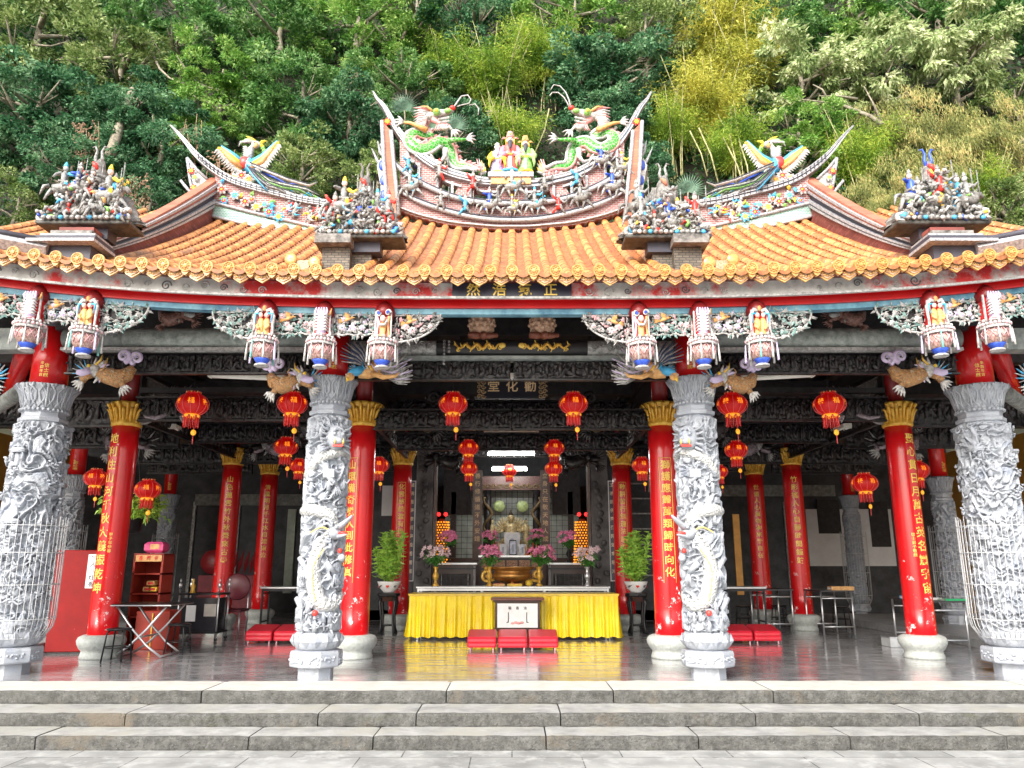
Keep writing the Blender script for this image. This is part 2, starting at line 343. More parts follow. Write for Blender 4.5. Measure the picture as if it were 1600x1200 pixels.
# ---------------- hillside ----------------
def hill_z(x,y): return 3+1.9*(y-21)+1.6*fbm(x*.12,y*.12,3)+.5*fbm(x*.5,y*.5,1)
def hz(x,y): return -.40 if y<22.6 else hill_z(x,y) if y>24 else -.40+(hill_z(x,24)+.4)*(y-22.6)/1.4
tag(sheet('hillside',-60,60,22.5,62.5,0,earth,70,80,hz),'steep wooded hillside rising behind the temple',kind='structure')
# ---------------- temple ----------------
temple=thing('temple','ornate temple with orange tiled roof, sweeping carved ridges and red columns, filling the picture','temple',(0,0,0))
YE,YR=7.7,12.5
def eave(x): return 4.25+.00137*abs(x)**3
def roofz(x,y):
    s=max(0,(y-YE)/(YR-YE)); z=eave(x)+2.68*s**1.3
    if abs(x)<2.05: z+=.25*(x/2)**2*s
    return z
SP=.232; NX=31
# tile tubes
mb=MB()
for i in range(-NX,NX+1):
    x=i*SP
    if abs(abs(x)-2.04)<.1 : continue
    L=[]; y=YE
    n=27; dy=(YR-YE)/n
    for k in range(n):
        y0=YE+k*dy; y1=y0+dy
        for yy,rr in ((y0,.062),(y0+.01,.064),(y1,.054)):
            L.append((yy,rr))
    vs=[];fs=[]; q=7; jx=.006*fbm(i,0,0)
    for yy,rr in L:
        zz=roofz(x,yy)+.02+.006*fbm(i*3.3,yy*2.2,0)
        for a in range(q): t=PI*a/(q-1); vs.append((x+jx+rr*math.cos(t),yy,zz+rr*math.sin(t)))
    for k in range(len(L)-1):
        for a in range(q-1): o=k*q+a; fs.append((o,o+1,o+q+1,o+q))
    mb.add(vs,fs,tile,True)
o=mb.build('roof_tiles',temple); o['label']='orange glazed round roof tiles'
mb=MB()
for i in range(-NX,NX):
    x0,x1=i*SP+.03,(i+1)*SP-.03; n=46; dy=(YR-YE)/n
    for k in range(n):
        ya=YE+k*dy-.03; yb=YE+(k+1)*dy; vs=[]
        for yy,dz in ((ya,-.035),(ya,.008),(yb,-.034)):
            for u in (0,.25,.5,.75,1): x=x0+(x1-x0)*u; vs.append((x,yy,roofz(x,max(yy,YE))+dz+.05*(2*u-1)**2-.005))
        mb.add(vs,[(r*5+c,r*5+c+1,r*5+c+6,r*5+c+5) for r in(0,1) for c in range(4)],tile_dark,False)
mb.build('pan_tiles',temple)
# roof slab under tiles, back slope, hall roof, ceiling
mb=MB(); n=24; xs=[-7.4+14.8*i/30 for i in range(31)]
def slab(y0,y1,zf,th,m,nn):
    vs=[];fs=[]; W=len(xs)
    for k in range(nn+1):
        y=y0+(y1-y0)*k/nn
        for x in xs: vs.append((x,y,zf(x,y)))
    for k in range(nn+1):
        y=y0+(y1-y0)*k/nn
        for x in xs: vs.append((x,y,zf(x,y)-th))
    o=(nn+1)*W
    for k in range(nn):
        for i in range(W-1):
            a=k*W+i; fs.append((a,a+1,a+W+1,a+W)); fs.append((a+o,a+W+o,a+W+1+o,a+1+o))
    for i in range(W-1): fs.append((i,i+o,i+1+o,i+1)); a=nn*W+i; fs.append((a,a+1,a+1+o,a+o))
    for k in range(nn): a=k*W; fs.append((a,a+W,a+W+o,a+o)); a+=W-1; fs.append((a,a+o,a+W+o,a+W))
    mb.add(vs,fs,m)
slab(YE+.02,YR,lambda x,y:roofz(x,y)-.03,.03,M('roof_underside',(.10,.01,.01),.6),24)
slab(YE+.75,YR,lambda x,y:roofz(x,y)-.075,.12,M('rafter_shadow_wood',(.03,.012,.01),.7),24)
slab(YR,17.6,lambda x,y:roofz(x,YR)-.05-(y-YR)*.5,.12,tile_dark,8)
mb.build('roof_deck',temple)
mb=MB(); mb.box((0,19.6,4.75),(26,5.2,.2),tile_dark); mb.box((0,14.9,4.62),(26,8.6,.06),black); 
for k in range(40): mb.box((-9.8+k*.5,14.6,4.55),(.06,8,.08),black)
mb.box((9.6,14.5,4.80),(4.6,12,.2),black); mb.box((-9.6,14.5,4.80),(4.6,12,.2),black)
mb.box((0,10.62,5.0),(26,.05,1.08),black); o=mb.build('ceiling',temple); o['label']='smoke blackened ceiling with rafters'
# eave end tiles: round faces and drip tiles
ptn=M('drip_tile_pattern',(.26,.10,.05),.5,var=.5,scale=60,col2=(.72,.46,.28))
mb=MB(); T=TR((0,-.012,0),rx=PI/2+.12)
mb.lathe([(.064,0),(.070,.012),(.065,.026),(.054,.026),(.048,.018),(.025,.018),(.021,.030),(.0,.032)],endt,16,T=T,smooth=False,cap=False)
for a in range(8): t=a*PI/4; mb.ell((.037*math.cos(t),.037*math.sin(t),.022),(.010,.010,.008),endt,6,4,T=T)
mb.prism([(-.058,-.03),(.058,-.03),(.025,-.085),(0,-.105),(-.025,-.085)],-.018,.03,endt)
e0=mb.build('round_end_tile',temple)
mb=MB(); out=[(-.105,.005)]+[(-.10*math.cos(t*PI/8),-.085*math.sin(t*PI/8)-(.018 if t==4 else 0)) for t in range(0,9)]+[(.105,.005)]
mb.prism(out,.02,.045,endt); mb.prism([(p*.80,-.010+q*.70) for p,q in out],.008,.02,ptn)
for k in range(5): mb.ell((-.05+.025*k,.005,-.022-.014*math.sin(k*PI/4)*2),(.010,.008,.012),endt,6,4)
for q_ in (-1,1): scroll_pts=[(q_*(.05+.022*math.cos(a)),.004,-.03+.018*math.sin(a)) for a in [k*.7 for k in range(8)]]; mb.tube(scroll_pts,.005,endt,5)
d0=mb.build('drip_tile',temple); rr=random.Random(8)
for i in range(-NX,NX+1):
    x=i*SP; o=e0 if i==-NX else e0.copy()
    if i>-NX: C.objects.link(o)
    o.location=(x,YE,eave(x)+.04); o.rotation_euler=(rr.uniform(-.06,.06),rr.uniform(-.05,.05),rr.uniform(-.05,.05)); o.name='round_end_tile'
    if i<NX:
        x+=SP/2; o=d0 if i==-NX else d0.copy()
        if i>-NX: C.objects.link(o)
        o.location=(x,YE,eave(x)-.01+rr.uniform(-.004,.004)); o.rotation_euler=(rr.uniform(-.08,.08),rr.uniform(-.04,.04),0); o.name='drip_tile'
# eave boards
fasm=M('painted_fascia',(.52,.51,.48),.6,var=.3,scale=4,col2=(.78,.77,.74)); mix_in(fasm,(.62,.03,.03),1.3,.50,.60); mix_in(fasm,(.30,.29,.29),14,.58,.70)
def curve_strip(name,y0,y1,za,zb,m,x0=-7.3,x1=7.3,parent=temple,n=60,label=None):
    mb=MB(); X=[x0+(x1-x0)*k/n for k in range(n+1)]
    mb.strip([(x,eave(x)-4.25+za) for x in X],[(x,eave(x)-4.25+zb) for x in X],y0,y1,m)
    o=mb.build(name,parent)
    if label:o['label']=label
    return o
curve_strip('fascia_board',7.93,8.02,4.085,4.25,fasm,label='grey fascia board painted with faded scrolls')
curve_strip('fascia_trim',7.905,7.93,4.06,4.085,offw)
curve_strip('eave_beam',8.08,8.24,4.01,4.135,red,label='red beam under the eave')
curve_strip('eave_soffit',8.02,8.45,4.13,4.16,red)
curve_strip('blue_rail',8.11,8.22,3.945,4.008,M('faded_blue_paint',(.04,.22,.38),.5,var=.4,scale=5,col2=(.22,.45,.55)))
# scroll relief on the fascia
def scroll(mb,x,z,r,m,y,turns=1.6,dirn=1,th=.008,n=26):
    pts=[]
    for k in range(n):
        t=k/(n-1); a=dirn*t*turns*2*PI; rr=r*(1-t*.9); pts.append((x+rr*math.cos(a),y,z+rr*math.sin(a)))
    mb.tube(pts,[th,th*.5],m,5)
whitesc=offw; greysc=M('grey_scroll',(.12,.12,.13),.5)
mb=MB(); rr=random.Random(4)
for k in range(-32,33):
    x=k*.21
    if abs(x)<.6: continue
    if (k//4)%3==0: continue
    zc=eave(x)-4.25+4.15
    scroll(mb,x,zc+rr.uniform(-.02,.02),rr.uniform(.035,.06),whitesc if k%3 else greysc,7.925,dirn=rr.choice((-1,1)),th=.008)
o=mb.build('fascia_scrolls',temple); o['kind']='stuff'
mb=MB(); mb.box((0,7.922,4.16),(1.3,.02,.15),M('navy_board',(.03,.03,.05),.4)); o=mb.build('name_board',temple); o['label']='dark board with gold characters at the middle of the eave'
mb=MB(); text_flat(mb,'然浩氣正',.155,goldtx,(-.42,7.908,4.15),.28,False); mb.build('lettering',o)
# ---------------- columns ----------------
gcm=M('gilded_capital',(.78,.36,.02),.32,metal=.15,var=.3,scale=15,col2=(1,.66,.12))
def gold_capital(r):
    mb=MB(); mb.lathe([(r*1.05,0),(r*1.12,.02),(r*1.12,.05),(r*1.04,.07),(r*1.05,.16),(r*1.18,.26),(r*1.32,.33),(r*1.30,.35),(r*.9,.34)],gcm,32)
    for ring,(z,rad,L,w) in enumerate(((.07,r*1.06,.18,.045),(.12,r*1.08,.205,.05))):
        for k in range(14):
            a=2*PI*(k+.5*ring)/14; d=Vector((math.cos(a)*.28,math.sin(a)*.28,1)); nrm=Vector((math.cos(a),math.sin(a),0))
            mb.tube([(rad*.98*math.cos(a),rad*.98*math.sin(a),z-.02),((rad+.012)*math.cos(a),(rad+.012)*math.sin(a),z+L*.45),((rad+L*.22)*math.cos(a),(rad+L*.22)*math.sin(a),z+L*.85),((rad+L*.38)*math.cos(a),(rad+L*.38)*math.sin(a),z+L)],[.02,.042,.042,.034],gcm,7,flat=.5)
            mb.tube([(rad*1.02*math.cos(a),rad*1.02*math.sin(a),z),((rad+.02)*math.cos(a),(rad+.02)*math.sin(a),z+L*.5),((rad+L*.36)*math.cos(a),(rad+L*.36)*math.sin(a),z+L)],[.008,.012,.014],gcm,5)
    
    return mb
def red_col(x,y,r,text,ang=0,tsize=.15,ztop=3.0,border=False,label=None,small='',h=3.2,worn=True):
    mb=MB(); prof=[(r*1.02,.30)]+[(r*(1.02-.04*k/8),.30+(h-.30)*k/8) for k in range(9)]; mb.lathe(prof,redwear if worn else red,36,smooth=True)
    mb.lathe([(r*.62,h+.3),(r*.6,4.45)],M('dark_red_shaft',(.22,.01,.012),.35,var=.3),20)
    o=mb.build('red_column',temple); o.location=(x,y,0)
    if label: o['label']=label
    if not proto.get('cap'+str(r)): proto['cap'+str(r)]=gold_capital(r).build('capital',o)
    else: c=proto['cap'+str(r)].copy(); C.objects.link(c); c.parent=o
    c=[q for q in o.children if q.name.startswith('capital')][0]; c.location=(0,0,h); c.name='capital'
    b=MB(); b.lathe([(r*1.35,0),(r*1.38,.02),(r*1.30,.07),(r*1.28,.10),(r*1.45,.13),(r*1.62,.19),(r*1.66,.235),(r*1.55,.28),(r*1.28,.305),(r*1.1,.31)],base_st,32); b.build('base',o)
    tx=MB(); text_wrap(tx,text,tsize,goldtx,r,ztop,ang,step=tsize*1.22)
    if small: text_wrap(tx,small,tsize*.34,goldtx,r,ztop-1.35,ang+.62*(1 if ang<=0 else -1),step=tsize*.36)
    if border:
        n=10; L=tsize*1.22*len(text); w=.62*tsize/r
        for s_ in (-1,1): tx.tube([((r+.006)*math.sin(ang+s_*w),-(r+.006)*math.cos(ang+s_*w),ztop+tsize*.8-k*(L+tsize*.6)/n) for k in range(n+1)],.004,goldtx,5)
        tx.tube([((r+.006)*math.sin(ang+w*q/4),-(r+.006)*math.cos(ang+w*q/4),ztop+tsize*.8) for q in range(-4,5)],.004,goldtx,5)
    tx.build('inscription',o)
    return o
proto={}
red_col(-5.65,11.1,.188,'地利住山河千秋大義振乾坤',-.35,.155,3.0,label='worn red column with a long gold inscription beside the folding table',small='甲子年仲春')
red_col(5.65,11.1,.188,'聖心貫日月萬古英名震宇宙',.35,.155,3.0,label='worn red column with gold writing beside the tables at the right',small='信士弟子敬獻')
red_col(-2.18,11.1,.195,'山環備奇幾人到此修真',-.50,.135,2.62,True,label='scratched red column with framed gold writing behind the left dragon column')
red_col(2.18,11.1,.195,'獅護應靈萬類歸時向化',.0,.135,2.62,True,label='scratched red column with framed gold writing behind the right dragon column')
for sx,tx in ((-1,'化雲慈航渡有緣人登彼岸'),(1,'勤耕苦行無邊法語渡眾生')): red_col(sx*2.22,15.6,.188,tx,-.1*sx,.12,2.75,True)
for sx,tx in ((-1,'山色連雲竹外秋聲來古寺'),(1,'竹影搖人心自靜時聞鐘鼓')): red_col(sx*5.68,15.6,.188,tx,-.2*sx,.13,2.9)
for sx,tx in ((-1,'清風明月千江水自流東去'),(1,'世道人心萬物本來皆自在')): red_col(sx*5.45,17.3,.188,tx,-.2*sx,.12,2.9)
# carved grey stone columns
def sm(a,b,x): t=max(0,min(1,(x-a)/(b-a))); return t*t*(3-2*t)
def carved(r,z0,z1,seed,depth=.075,na=240,nz=520,sc=5.8,coil=None):
    mb=MB(); vs=[];fs=[]
    for k in range(nz+1):
        z=z0+(z1-z0)*k/nz
        for j in range(na):
            a=2*PI*j/na; cx,cy=math.cos(a),math.sin(a); X=r*cx*sc; Y=r*cy*sc; Z=z*sc
            wx=fbm(X*.7+seed,Y*.7,Z*.7,2)*.55
            n1=noise.noise(Vector((X+wx,Y+seed,Z+wx))); n2=noise.noise(Vector((X*2.3+seed*2,Y*2.3,Z*2.3+wx)))
            a1=abs(n1)/.115; a2=abs(n2)/.12; h=max(math.sqrt(max(0,1-a1*a1)),.72*math.sqrt(max(0,1-a2*a2)))
            if n1>.30: h=max(h,.9*sm(.30,.36,n1)+.1*noise.noise(Vector((X*5,Y*5,Z*5))))
            h+=.06*noise.noise(Vector((X*9,Y*9,Z*9)))
            band=max(0,1-abs(((z*1.9+seed*.3+.15*math.sin(a*2+seed))%1)-.5)*9); h=max(h,band*.8)
            e=min(1,(z-z0)/.05,(z1-z)/.05); rr=r-depth+depth*h*max(0,e)
            vs.append((rr*cx,rr*cy,z))
    for k in range(nz):
        for j in range(na): q=(j+1)%na; fs.append((k*na+j,k*na+q,(k+1)*na+q,(k+1)*na+j))
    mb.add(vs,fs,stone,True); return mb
def lotus_ring(mb,r,z,n,L,w,m,up=1,lean=.5,bend=.3):
    for k in range(n):
        a=2*PI*k/n; nr=Vector((math.cos(a),math.sin(a),0)); mb.leaf((r*nr.x,r*nr.y,z),nr*lean+Vector((0,0,up)),nr,L,w,m,bend)
def lotus_capital(r,z0,m):
    r*=.82
    mb=MB(); mb.lathe([(r*.86,z0),(r*1.1,z0+.02),(r*1.12,z0+.06),(r*.98,z0+.08),(r*.98,z0+.13),(r*1.05,z0+.15)],m,8,smooth=False)
    mb.lathe([(r*.95,z0+.13),(r*1.0,z0+.2),(r*1.05,z0+.3),(r*1.22,z0+.40),(r*1.34,z0+.45),(r*1.36,z0+.475),(r*1.0,z0+.49)],m,40)
    for k in range(30): a=2*PI*k/30; mb.ell((r*1.03*math.cos(a),r*1.03*math.sin(a),z0+.16),(.024,.024,.022),m,6,5)
    for q,n in ((0,9),(1,9)):
        for k in range(n):
            a=2*PI*(k+.5*q)/n; rad=[r*1.0,r*1.04,r*1.14,r*1.36]; zz=[z0+.18,z0+.28,z0+.38,z0+.46+.01*q]; wd=(0,.26,.30,.10)
            P=lambda i,off,e=0:((rad[i]+e)*math.cos(a+off),(rad[i]+e)*math.sin(a+off),zz[i])
            if q==0: mb.tube([P(0,0,.0),P(1,0,.012),P(2,0,.015),P(3,0,.01)],[.012,.018,.014,.02],m,6)
            for s_ in (-1,1):
                mb.tube([P(0,0),P(1,s_*wd[1],.006),P(2,s_*wd[2],.008),P(3,s_*wd[3],.012)],[.010,.016,.014,.018],m,6)
                if q==0: mb.tube([P(1,0,.01),P(2,s_*.17,.012)],[.010,.006],m,5); mb.tube([P(2,0,.01),P(3,s_*.13,.0)],[.012,.008],m,5)
    return mb
def stone_base(r,m):
    r*=.87
    mb=MB(); mb.lathe([(r*.80,0),(r*.80,.12)],m,8,smooth=False); mb.lathe([(r*.95,.12),(r*1.17,.135),(r*1.2,.15),(r*1.2,.27),(r*1.16,.30),(r*.9,.31)],m,8,smooth=False)
    for k in range(8):
        a=2*PI*(k+.5)/8; rr=random.Random(k)
        for q in range(9):
            t=rr.uniform(-.10,.10); c=Vector((math.cos(a),math.sin(a),0)); tt=Vector((-c.y,c.x,0)); p=c*(r*1.2*math.cos(PI/8))+tt*t+Vector((0,0,rr.uniform(.17,.25)))
            mb.ell(p,(.018,.018,.014),m,6,4)
    mb.lathe([(r*.85,.31),(r*.98,.33),(r*1.12,.40),(r*1.08,.46),(r*.98,.5)],m,32)
    lotus_ring(mb,r*1.04,.34,14,.15,.06,m,1,.12,.12)
    return mb
def scale_stone():
    if 'pale_scale_stone' in MC: return MC['pale_scale_stone']
    m=M('pale_scale_stone',(.42,.44,.47),.5,var=.2,scale=20,col2=(.66,.65,.62)); t,b=nodes(m); tc=t.nodes.new('ShaderNodeTexCoord'); v=t.nodes.new('ShaderNodeTexVoronoi'); v.inputs['Scale'].default_value=34
    t.links.new(tc.outputs['Object'],v.inputs['Vector']); bp=t.nodes.new('ShaderNodeBump'); bp.invert=True; bp.inputs['Distance'].default_value=.02; t.links.new(v.outputs['Distance'],bp.inputs['Height']); t.links.new(bp.outputs[0],b.inputs['Normal']); return m
def dragon_coil(r,s):
    "dragon wound round the column: scaled body, mane, head near the middle and a face near the top"
    mb=MB(); sc=scale_stone(); fine=M('stone_gold_line',(.75,.55,.15),.5)
    def ang(px): return -PI/2+px
    def P(a,z,dr=0): rr=r+dr; return (rr*math.sin(a)*1.0,-rr*math.cos(a),z)
    # lower neck/chest rising to the head
    def coil(seq,rad,dr=.0,n=46,m=sc,seg=12):
        zs=[q[1] for q in seq]; as_=[q[0] for q in seq]; t=np.linspace(0,len(seq)-1,n); k=np.arange(len(seq))
        def cr(v,x):
            i=int(min(x,len(v)-2)); f=x-i; p0=v[max(i-1,0)];p1=v[i];p2=v[i+1];p3=v[min(i+2,len(v)-1)]
            return .5*((2*p1)+(p2-p0)*f+(2*p0-5*p1+4*p2-p3)*f*f+(3*p1-p0-3*p2+p3)*f**3)
        pts=[P(cr(as_,x)*s,cr(zs,x),dr) for x in t]; mb.tube(pts,rad,m,seg); return pts
    body=coil([(1.9,.95),(.9,.80),(.2,.86),(-.15,1.1),(-.12,1.3),(.2,1.48),(.55,1.60)],[.03,.07,.09,.09,.075,.065,.05],-.03)
    for k in range(2,44,2):
        p=Vector(body[k]); d=Vector((p.x,p.y,0)).normalized(); mb.leaf(p+d*.06+Vector((0,0,.03)),Vector((0,0,1))+d*.3,d,.06,.025,sc,.2)
    coil([(.5,1.62),(.15,1.66),(-.3,1.60)],[.012,.006],.03,m=fine,seg=5)
    coil([(.3,1.42),(-.05,1.22),(-.02,1.0),(.1,.85)],[.006,.005],.07,m=fine,seg=5)
    coil([(-2.6,1.95),(-1.4,1.86),(-.4,1.86),(.5,1.80),(.9,1.68),(1.6,1.6)],[.02,.06,.072,.07,.05,.03],-.03)
    coil([(2.6,2.35),(1.4,2.55),(.5,2.52),(-.2,2.45),(-.9,2.30),(-2,2.2)],[.03,.06,.066,.06,.05,.02],-.03)
    # head with open jaws
    hp=Vector(P(.72*s,1.60,.03)); 
    d=Vector((s*.75,-.45,.22)).normalized(); 
    def jaw(o,L,w,up,m=stone):
        mb.tube([hp+o,hp+o+d*L*.4+Vector((0,0,up*.3)),hp+o+d*L*.8+Vector((0,0,up*.7)),hp+o+d*L+Vector((0,0,up))],[w,w*.8,w*.5,w*.2],m,8,flat=.7)
    jaw(Vector((0,0,.03)),.26,.06,.10); jaw(Vector((0,0,-.05)),.19,.045,-.02); mb.ell(hp,(.085,.085,.075),stone,10,7)
    mb.ell(hp+Vector((s*.1,-.06,-.005)),(.06,.03,.02),redp,8,5)
    mb.ell(hp+Vector((s*.03,-.09,.06)),.022,stone,8,6)
    for k in range(7):
        a=.2+k*.16; q=[hp+Vector((-s*.05,-.02,.06-k*.03))]; 
        for j in range(1,7): t=j/6; q.append(Vector(P((.72-(.14+.03*(k%3))*j)*s,1.66-k*.045+.10*math.sin(t*PI*(1+.3*(k%2)))-t*t*.35*(k/6),.03-.05*t)))
        mb.tube(q,[.022,.018,.006],stone,6)
    # claws
    for a,z in ((-.5,1.2),(.9,1.15),(-.6,.75),(.75,2.15)):
        p=Vector(P(a*s,z,.0)); mb.tube([Vector(P((a-.5)*s,z+.12,0)),p],[.04,.03],stone,7)
        for k in range(4): e=Vector(P((a+.12*(k-1.5))*s,z-.13,.05)); mb.tube([p,(p+e)/2+Vector((0,-.02,0)),e],[.02,.014,.005],stone,5)
    # upper face with brows, snout and fangs
    fx=.55*s; c=Vector(P(fx,2.70,.02)); fd=Vector((math.sin(fx),-math.cos(fx),0)); side=Vector((fd.y,-fd.x,0))*-1
    mb.ell(c,(.12,.10,.15),stone,12,9); mb.ell(c+fd*.07+Vector((0,0,-.05)),(.07,.06,.045),stone,10,7)
    for q in (-1,1):
        mb.ell(c+fd*.09+side*q*.05+Vector((0,0,.035)),.026,stone,8,6); scroll_pts=[c+fd*.1+side*q*(.02+.05*k/6)+Vector((0,0,.08+.02*math.sin(k))) for k in range(7)]; mb.tube(scroll_pts,.012,stone,6)
        mb.leaf(c+fd*.1+side*q*.05+Vector((0,0,-.10)),fd*.3+Vector((0,0,1)),fd,.09,.014,fine)
        for k in range(5): mb.tube([c+side*q*.08+Vector((0,0,.08-.05*k)),c+side*q*.16+fd*-.01+Vector((0,0,.12-.07*k)),c+side*q*.19+Vector((0,0,.16-.09*k))],[.02,.015,.004],stone,5)
    mb.box(c+fd*.09+Vector((0,0,-.105)),(.12,.05,.02),redp)
    # pearl and little sculpted riders, clouds
    mb.ell(P(1.05*s,1.32,.05),.045,stone,10,8); mb.ell(P(1.0*s,1.40,.03),.03,redp,8,6); mb.ell(P(.1*s,.72,.06),.035,redp,8,6)
    rr=random.Random(11)
    for k in range(16):
        a=rr.uniform(-1.4,1.4)*s; z=rr.choice((rr.uniform(.5,.75),rr.uniform(2.0,2.3),rr.uniform(2.55,2.9))); p=Vector(P(a,z,-.01)); up=Vector((0,0,1))
        mb.tube([p,p+up*.09,p+up*.12],[.03,.026,.012],stone,7); mb.ell(p+up*.15,.024,stone,7,5)
        mb.tube([p+up*.1,p+up*.06+Vector((.05*s,-.03,0)),p+up*.11+Vector((.08*s,-.04,0))],.011,stone,5)
        mb.tube([p,p-up*.09+Vector((rr.uniform(-.04,.04),0,0))],[.018,.01],stone,5)
    mb.box(P(.35*s,2.28,.0),(.13,.06,.11),stone,bev=.02)
    return mb
def carved_scene(r,z0,z1,seed,n=46):
    mb=MB(); r_=random.Random(seed)
    def P(a,z,dr=0): return Vector(((r+dr)*math.sin(a),-(r+dr)*math.cos(a),z))
    for k in range(n):
        a=r_.uniform(-PI,PI); z=z0+(z1-z0)*((k*.618)%1); q=r_.random(); up=Vector((0,0,1)); sd=Vector((math.cos(a),math.sin(a),0))
        if q<.5:   # small robed figure
            p=P(a,z,-.02); mb.tube([p,p+up*.07,p+up*.12],[.034,.028,.014],stone,8); mb.ell(P(a,z+.145,-.005),.022,stone,8,6)
            for s_ in (-1,1): mb.tube([P(a,z+.10,0),P(a,z+.07,.025)+sd*s_*.05,P(a,z+r_.uniform(.05,.14),.03)+sd*s_*.07],[.016,.013,.009],stone,6); mb.tube([p,p-up*.05+sd*s_*.02,p-up*.09+sd*s_*.035],[.02,.015,.012],stone,6)
        elif q<.62: # pavilion with two posts
            c=P(a,z,0); T=Matrix.Translation(c)@Matrix.Rotation(a,4,'Z'); mb.box((0,0,.09),(.19,.07,.02),stone,T=T); mb.prism([(-.12,.10),(.12,.10),(.06,.135),(-.06,.135)],-.04,.03,stone,T=T)
            for s_ in (-1,1): mb.box((s_*.07,0,.03),(.016,.05,.12),stone,T=T)
        elif q<.74: # deer or horse
            b0=P(a,z+.05,.0); d=1 if r_.random()<.5 else -1; mb.tube([b0-sd*.06*d,b0,b0+sd*.05*d,b0+sd*.085*d+up*.05,b0+sd*.115*d+up*.045],[.02,.026,.024,.014,.010],stone,7)
            for s_ in (-.05,-.02,.035,.055): mb.tube([b0+sd*s_*d,b0+sd*s_*d*1.2-up*.07],[.010,.006],stone,5)
        else:      # pine bough and leaves
            b0=P(a,z,.0); pts=[b0+sd*(.03*j)*(1 if k%2 else -1)+up*(.02*math.sin(j*1.4)) for j in range(6)]; mb.tube(pts,[.02,.014,.006],stone,6)
            for j in range(7): mb.ell(pts[j%6]+up*(.035+.012*(j%2))+Vector((0,0,0)),(.026,.018,.014),stone,7,5)
    return mb
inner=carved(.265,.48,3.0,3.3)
def stone_col(x,y,body,r,label,coil=None,capz=2.98,s=1,h=None):
    o=body.build('stone_column',temple) if isinstance(body,MB) else body.copy()
    if not isinstance(body,MB): C.objects.link(o)
    o.name='stone_column'; o.location=(x,y,0); o['label']=label; o.rotation_euler=(0,0,0 if s==1 else 1.3)
    k=('cap',r,capz)
    for nm,fn in (('capital',lambda:lotus_capital(r,capz,stone)),('base',lambda:stone_base(r*1.05,stone))):
        kk=(nm,r,capz)
        if kk not in proto: c=fn().build(nm,o); proto[kk]=c
        else: c=proto[kk].copy(); C.objects.link(c); c.parent=o
        c.rotation_euler=(0,0,PI/8-o.rotation_euler[2])
    mb=MB(); mb.lathe([(r*.70,capz+.46),(r*.68,4.2)],red,28); mb.lathe([(r*1.0-.09,.46),(r-.09,capz+.02)],stone,24); text_wrap(mb,'信士獻',.055,goldtx,r*.70,capz+.72,.35*s,step=.062); text_wrap(mb,'辛酉年吉',.045,goldtx,r*.70,capz+.75,.1*s,step=.05)
    c=mb.build('shaft_core',o); c.rotation_euler=(0,0,-o.rotation_euler[2])
    if coil: c=coil.build('dragon_carving',o); c.rotation_euler=(0,0,-o.rotation_euler[2]); c['label']='stone dragon with gilded scale lines wound round the shaft'
    return o
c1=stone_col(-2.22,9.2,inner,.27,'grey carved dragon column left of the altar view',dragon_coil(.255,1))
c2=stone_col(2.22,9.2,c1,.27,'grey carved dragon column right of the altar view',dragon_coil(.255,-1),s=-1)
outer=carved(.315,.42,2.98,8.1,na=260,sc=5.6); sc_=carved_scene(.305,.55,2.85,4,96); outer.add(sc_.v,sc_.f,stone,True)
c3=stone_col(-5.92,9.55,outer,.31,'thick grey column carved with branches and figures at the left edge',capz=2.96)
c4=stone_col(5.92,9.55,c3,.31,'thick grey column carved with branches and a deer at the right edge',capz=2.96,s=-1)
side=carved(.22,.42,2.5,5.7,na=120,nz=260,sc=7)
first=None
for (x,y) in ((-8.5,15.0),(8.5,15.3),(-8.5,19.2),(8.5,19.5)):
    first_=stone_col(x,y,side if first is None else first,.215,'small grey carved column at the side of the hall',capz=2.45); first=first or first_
# white wire cages
cage_m=M('cage_wire',(.50,.51,.52),.4,var=.05)
def cage(r,z0,z1,n,wr=.006):
    mb=MB()
    for k in range(n):
        a=2*PI*k/n; c,s_=math.cos(a),math.sin(a); top=z1+(.035 if k%2 else 0)
        mb.tube([(c*r*.78,s_*r*.78,z0-.05),(c*r*.95,s_*r*.95,z0+.06),(c*r,s_*r,z0+.16),(c*r,s_*r,top)],wr,cage_m,4)
    rings=[]
    for z,rr in ((z0-.05,r*.78),(z0+.16,r),(z0+(z1-z0)*.42,r),(z0+(z1-z0)*.70,r),(z1-.08,r)):
        rings.append(MB()); rings[-1].tube([(rr*math.cos(2*PI*k/36),rr*math.sin(2*PI*k/36),z) for k in range(37)],wr*1.3,cage_m,5)
    return mb,rings
for i,(x,y,r,z0,z1,lab) in enumerate(((-5.92,9.55,.42,.46,1.78,'white wire cage around the thick carved column at the left edge'),(5.92,9.55,.42,.46,1.78,'white wire cage around the thick carved column at the right edge'),
   (-8.5,15.0,.31,.5,1.95,'white wire cage round the small carved column behind the red incense cabinet'),(8.5,15.3,.31,.5,1.95,'white wire cage round the small column just behind the right edge column'),
   (-8.5,19.2,.3,.35,1.95,'white wire cage deep in the hall behind the black trolley'),(8.5,19.5,.3,.35,2.0,'white wire cage deep in the hall above the low stools'))):
    t_=thing('wire_cage',lab,'cage',(x,y,0),group='wire cages around carved columns'); a,b_=cage(r,z0,z1,44 if i<2 else 30,.0038); a.build('wires',t_)
    for h_ in b_: h_.build('hoop',t_)
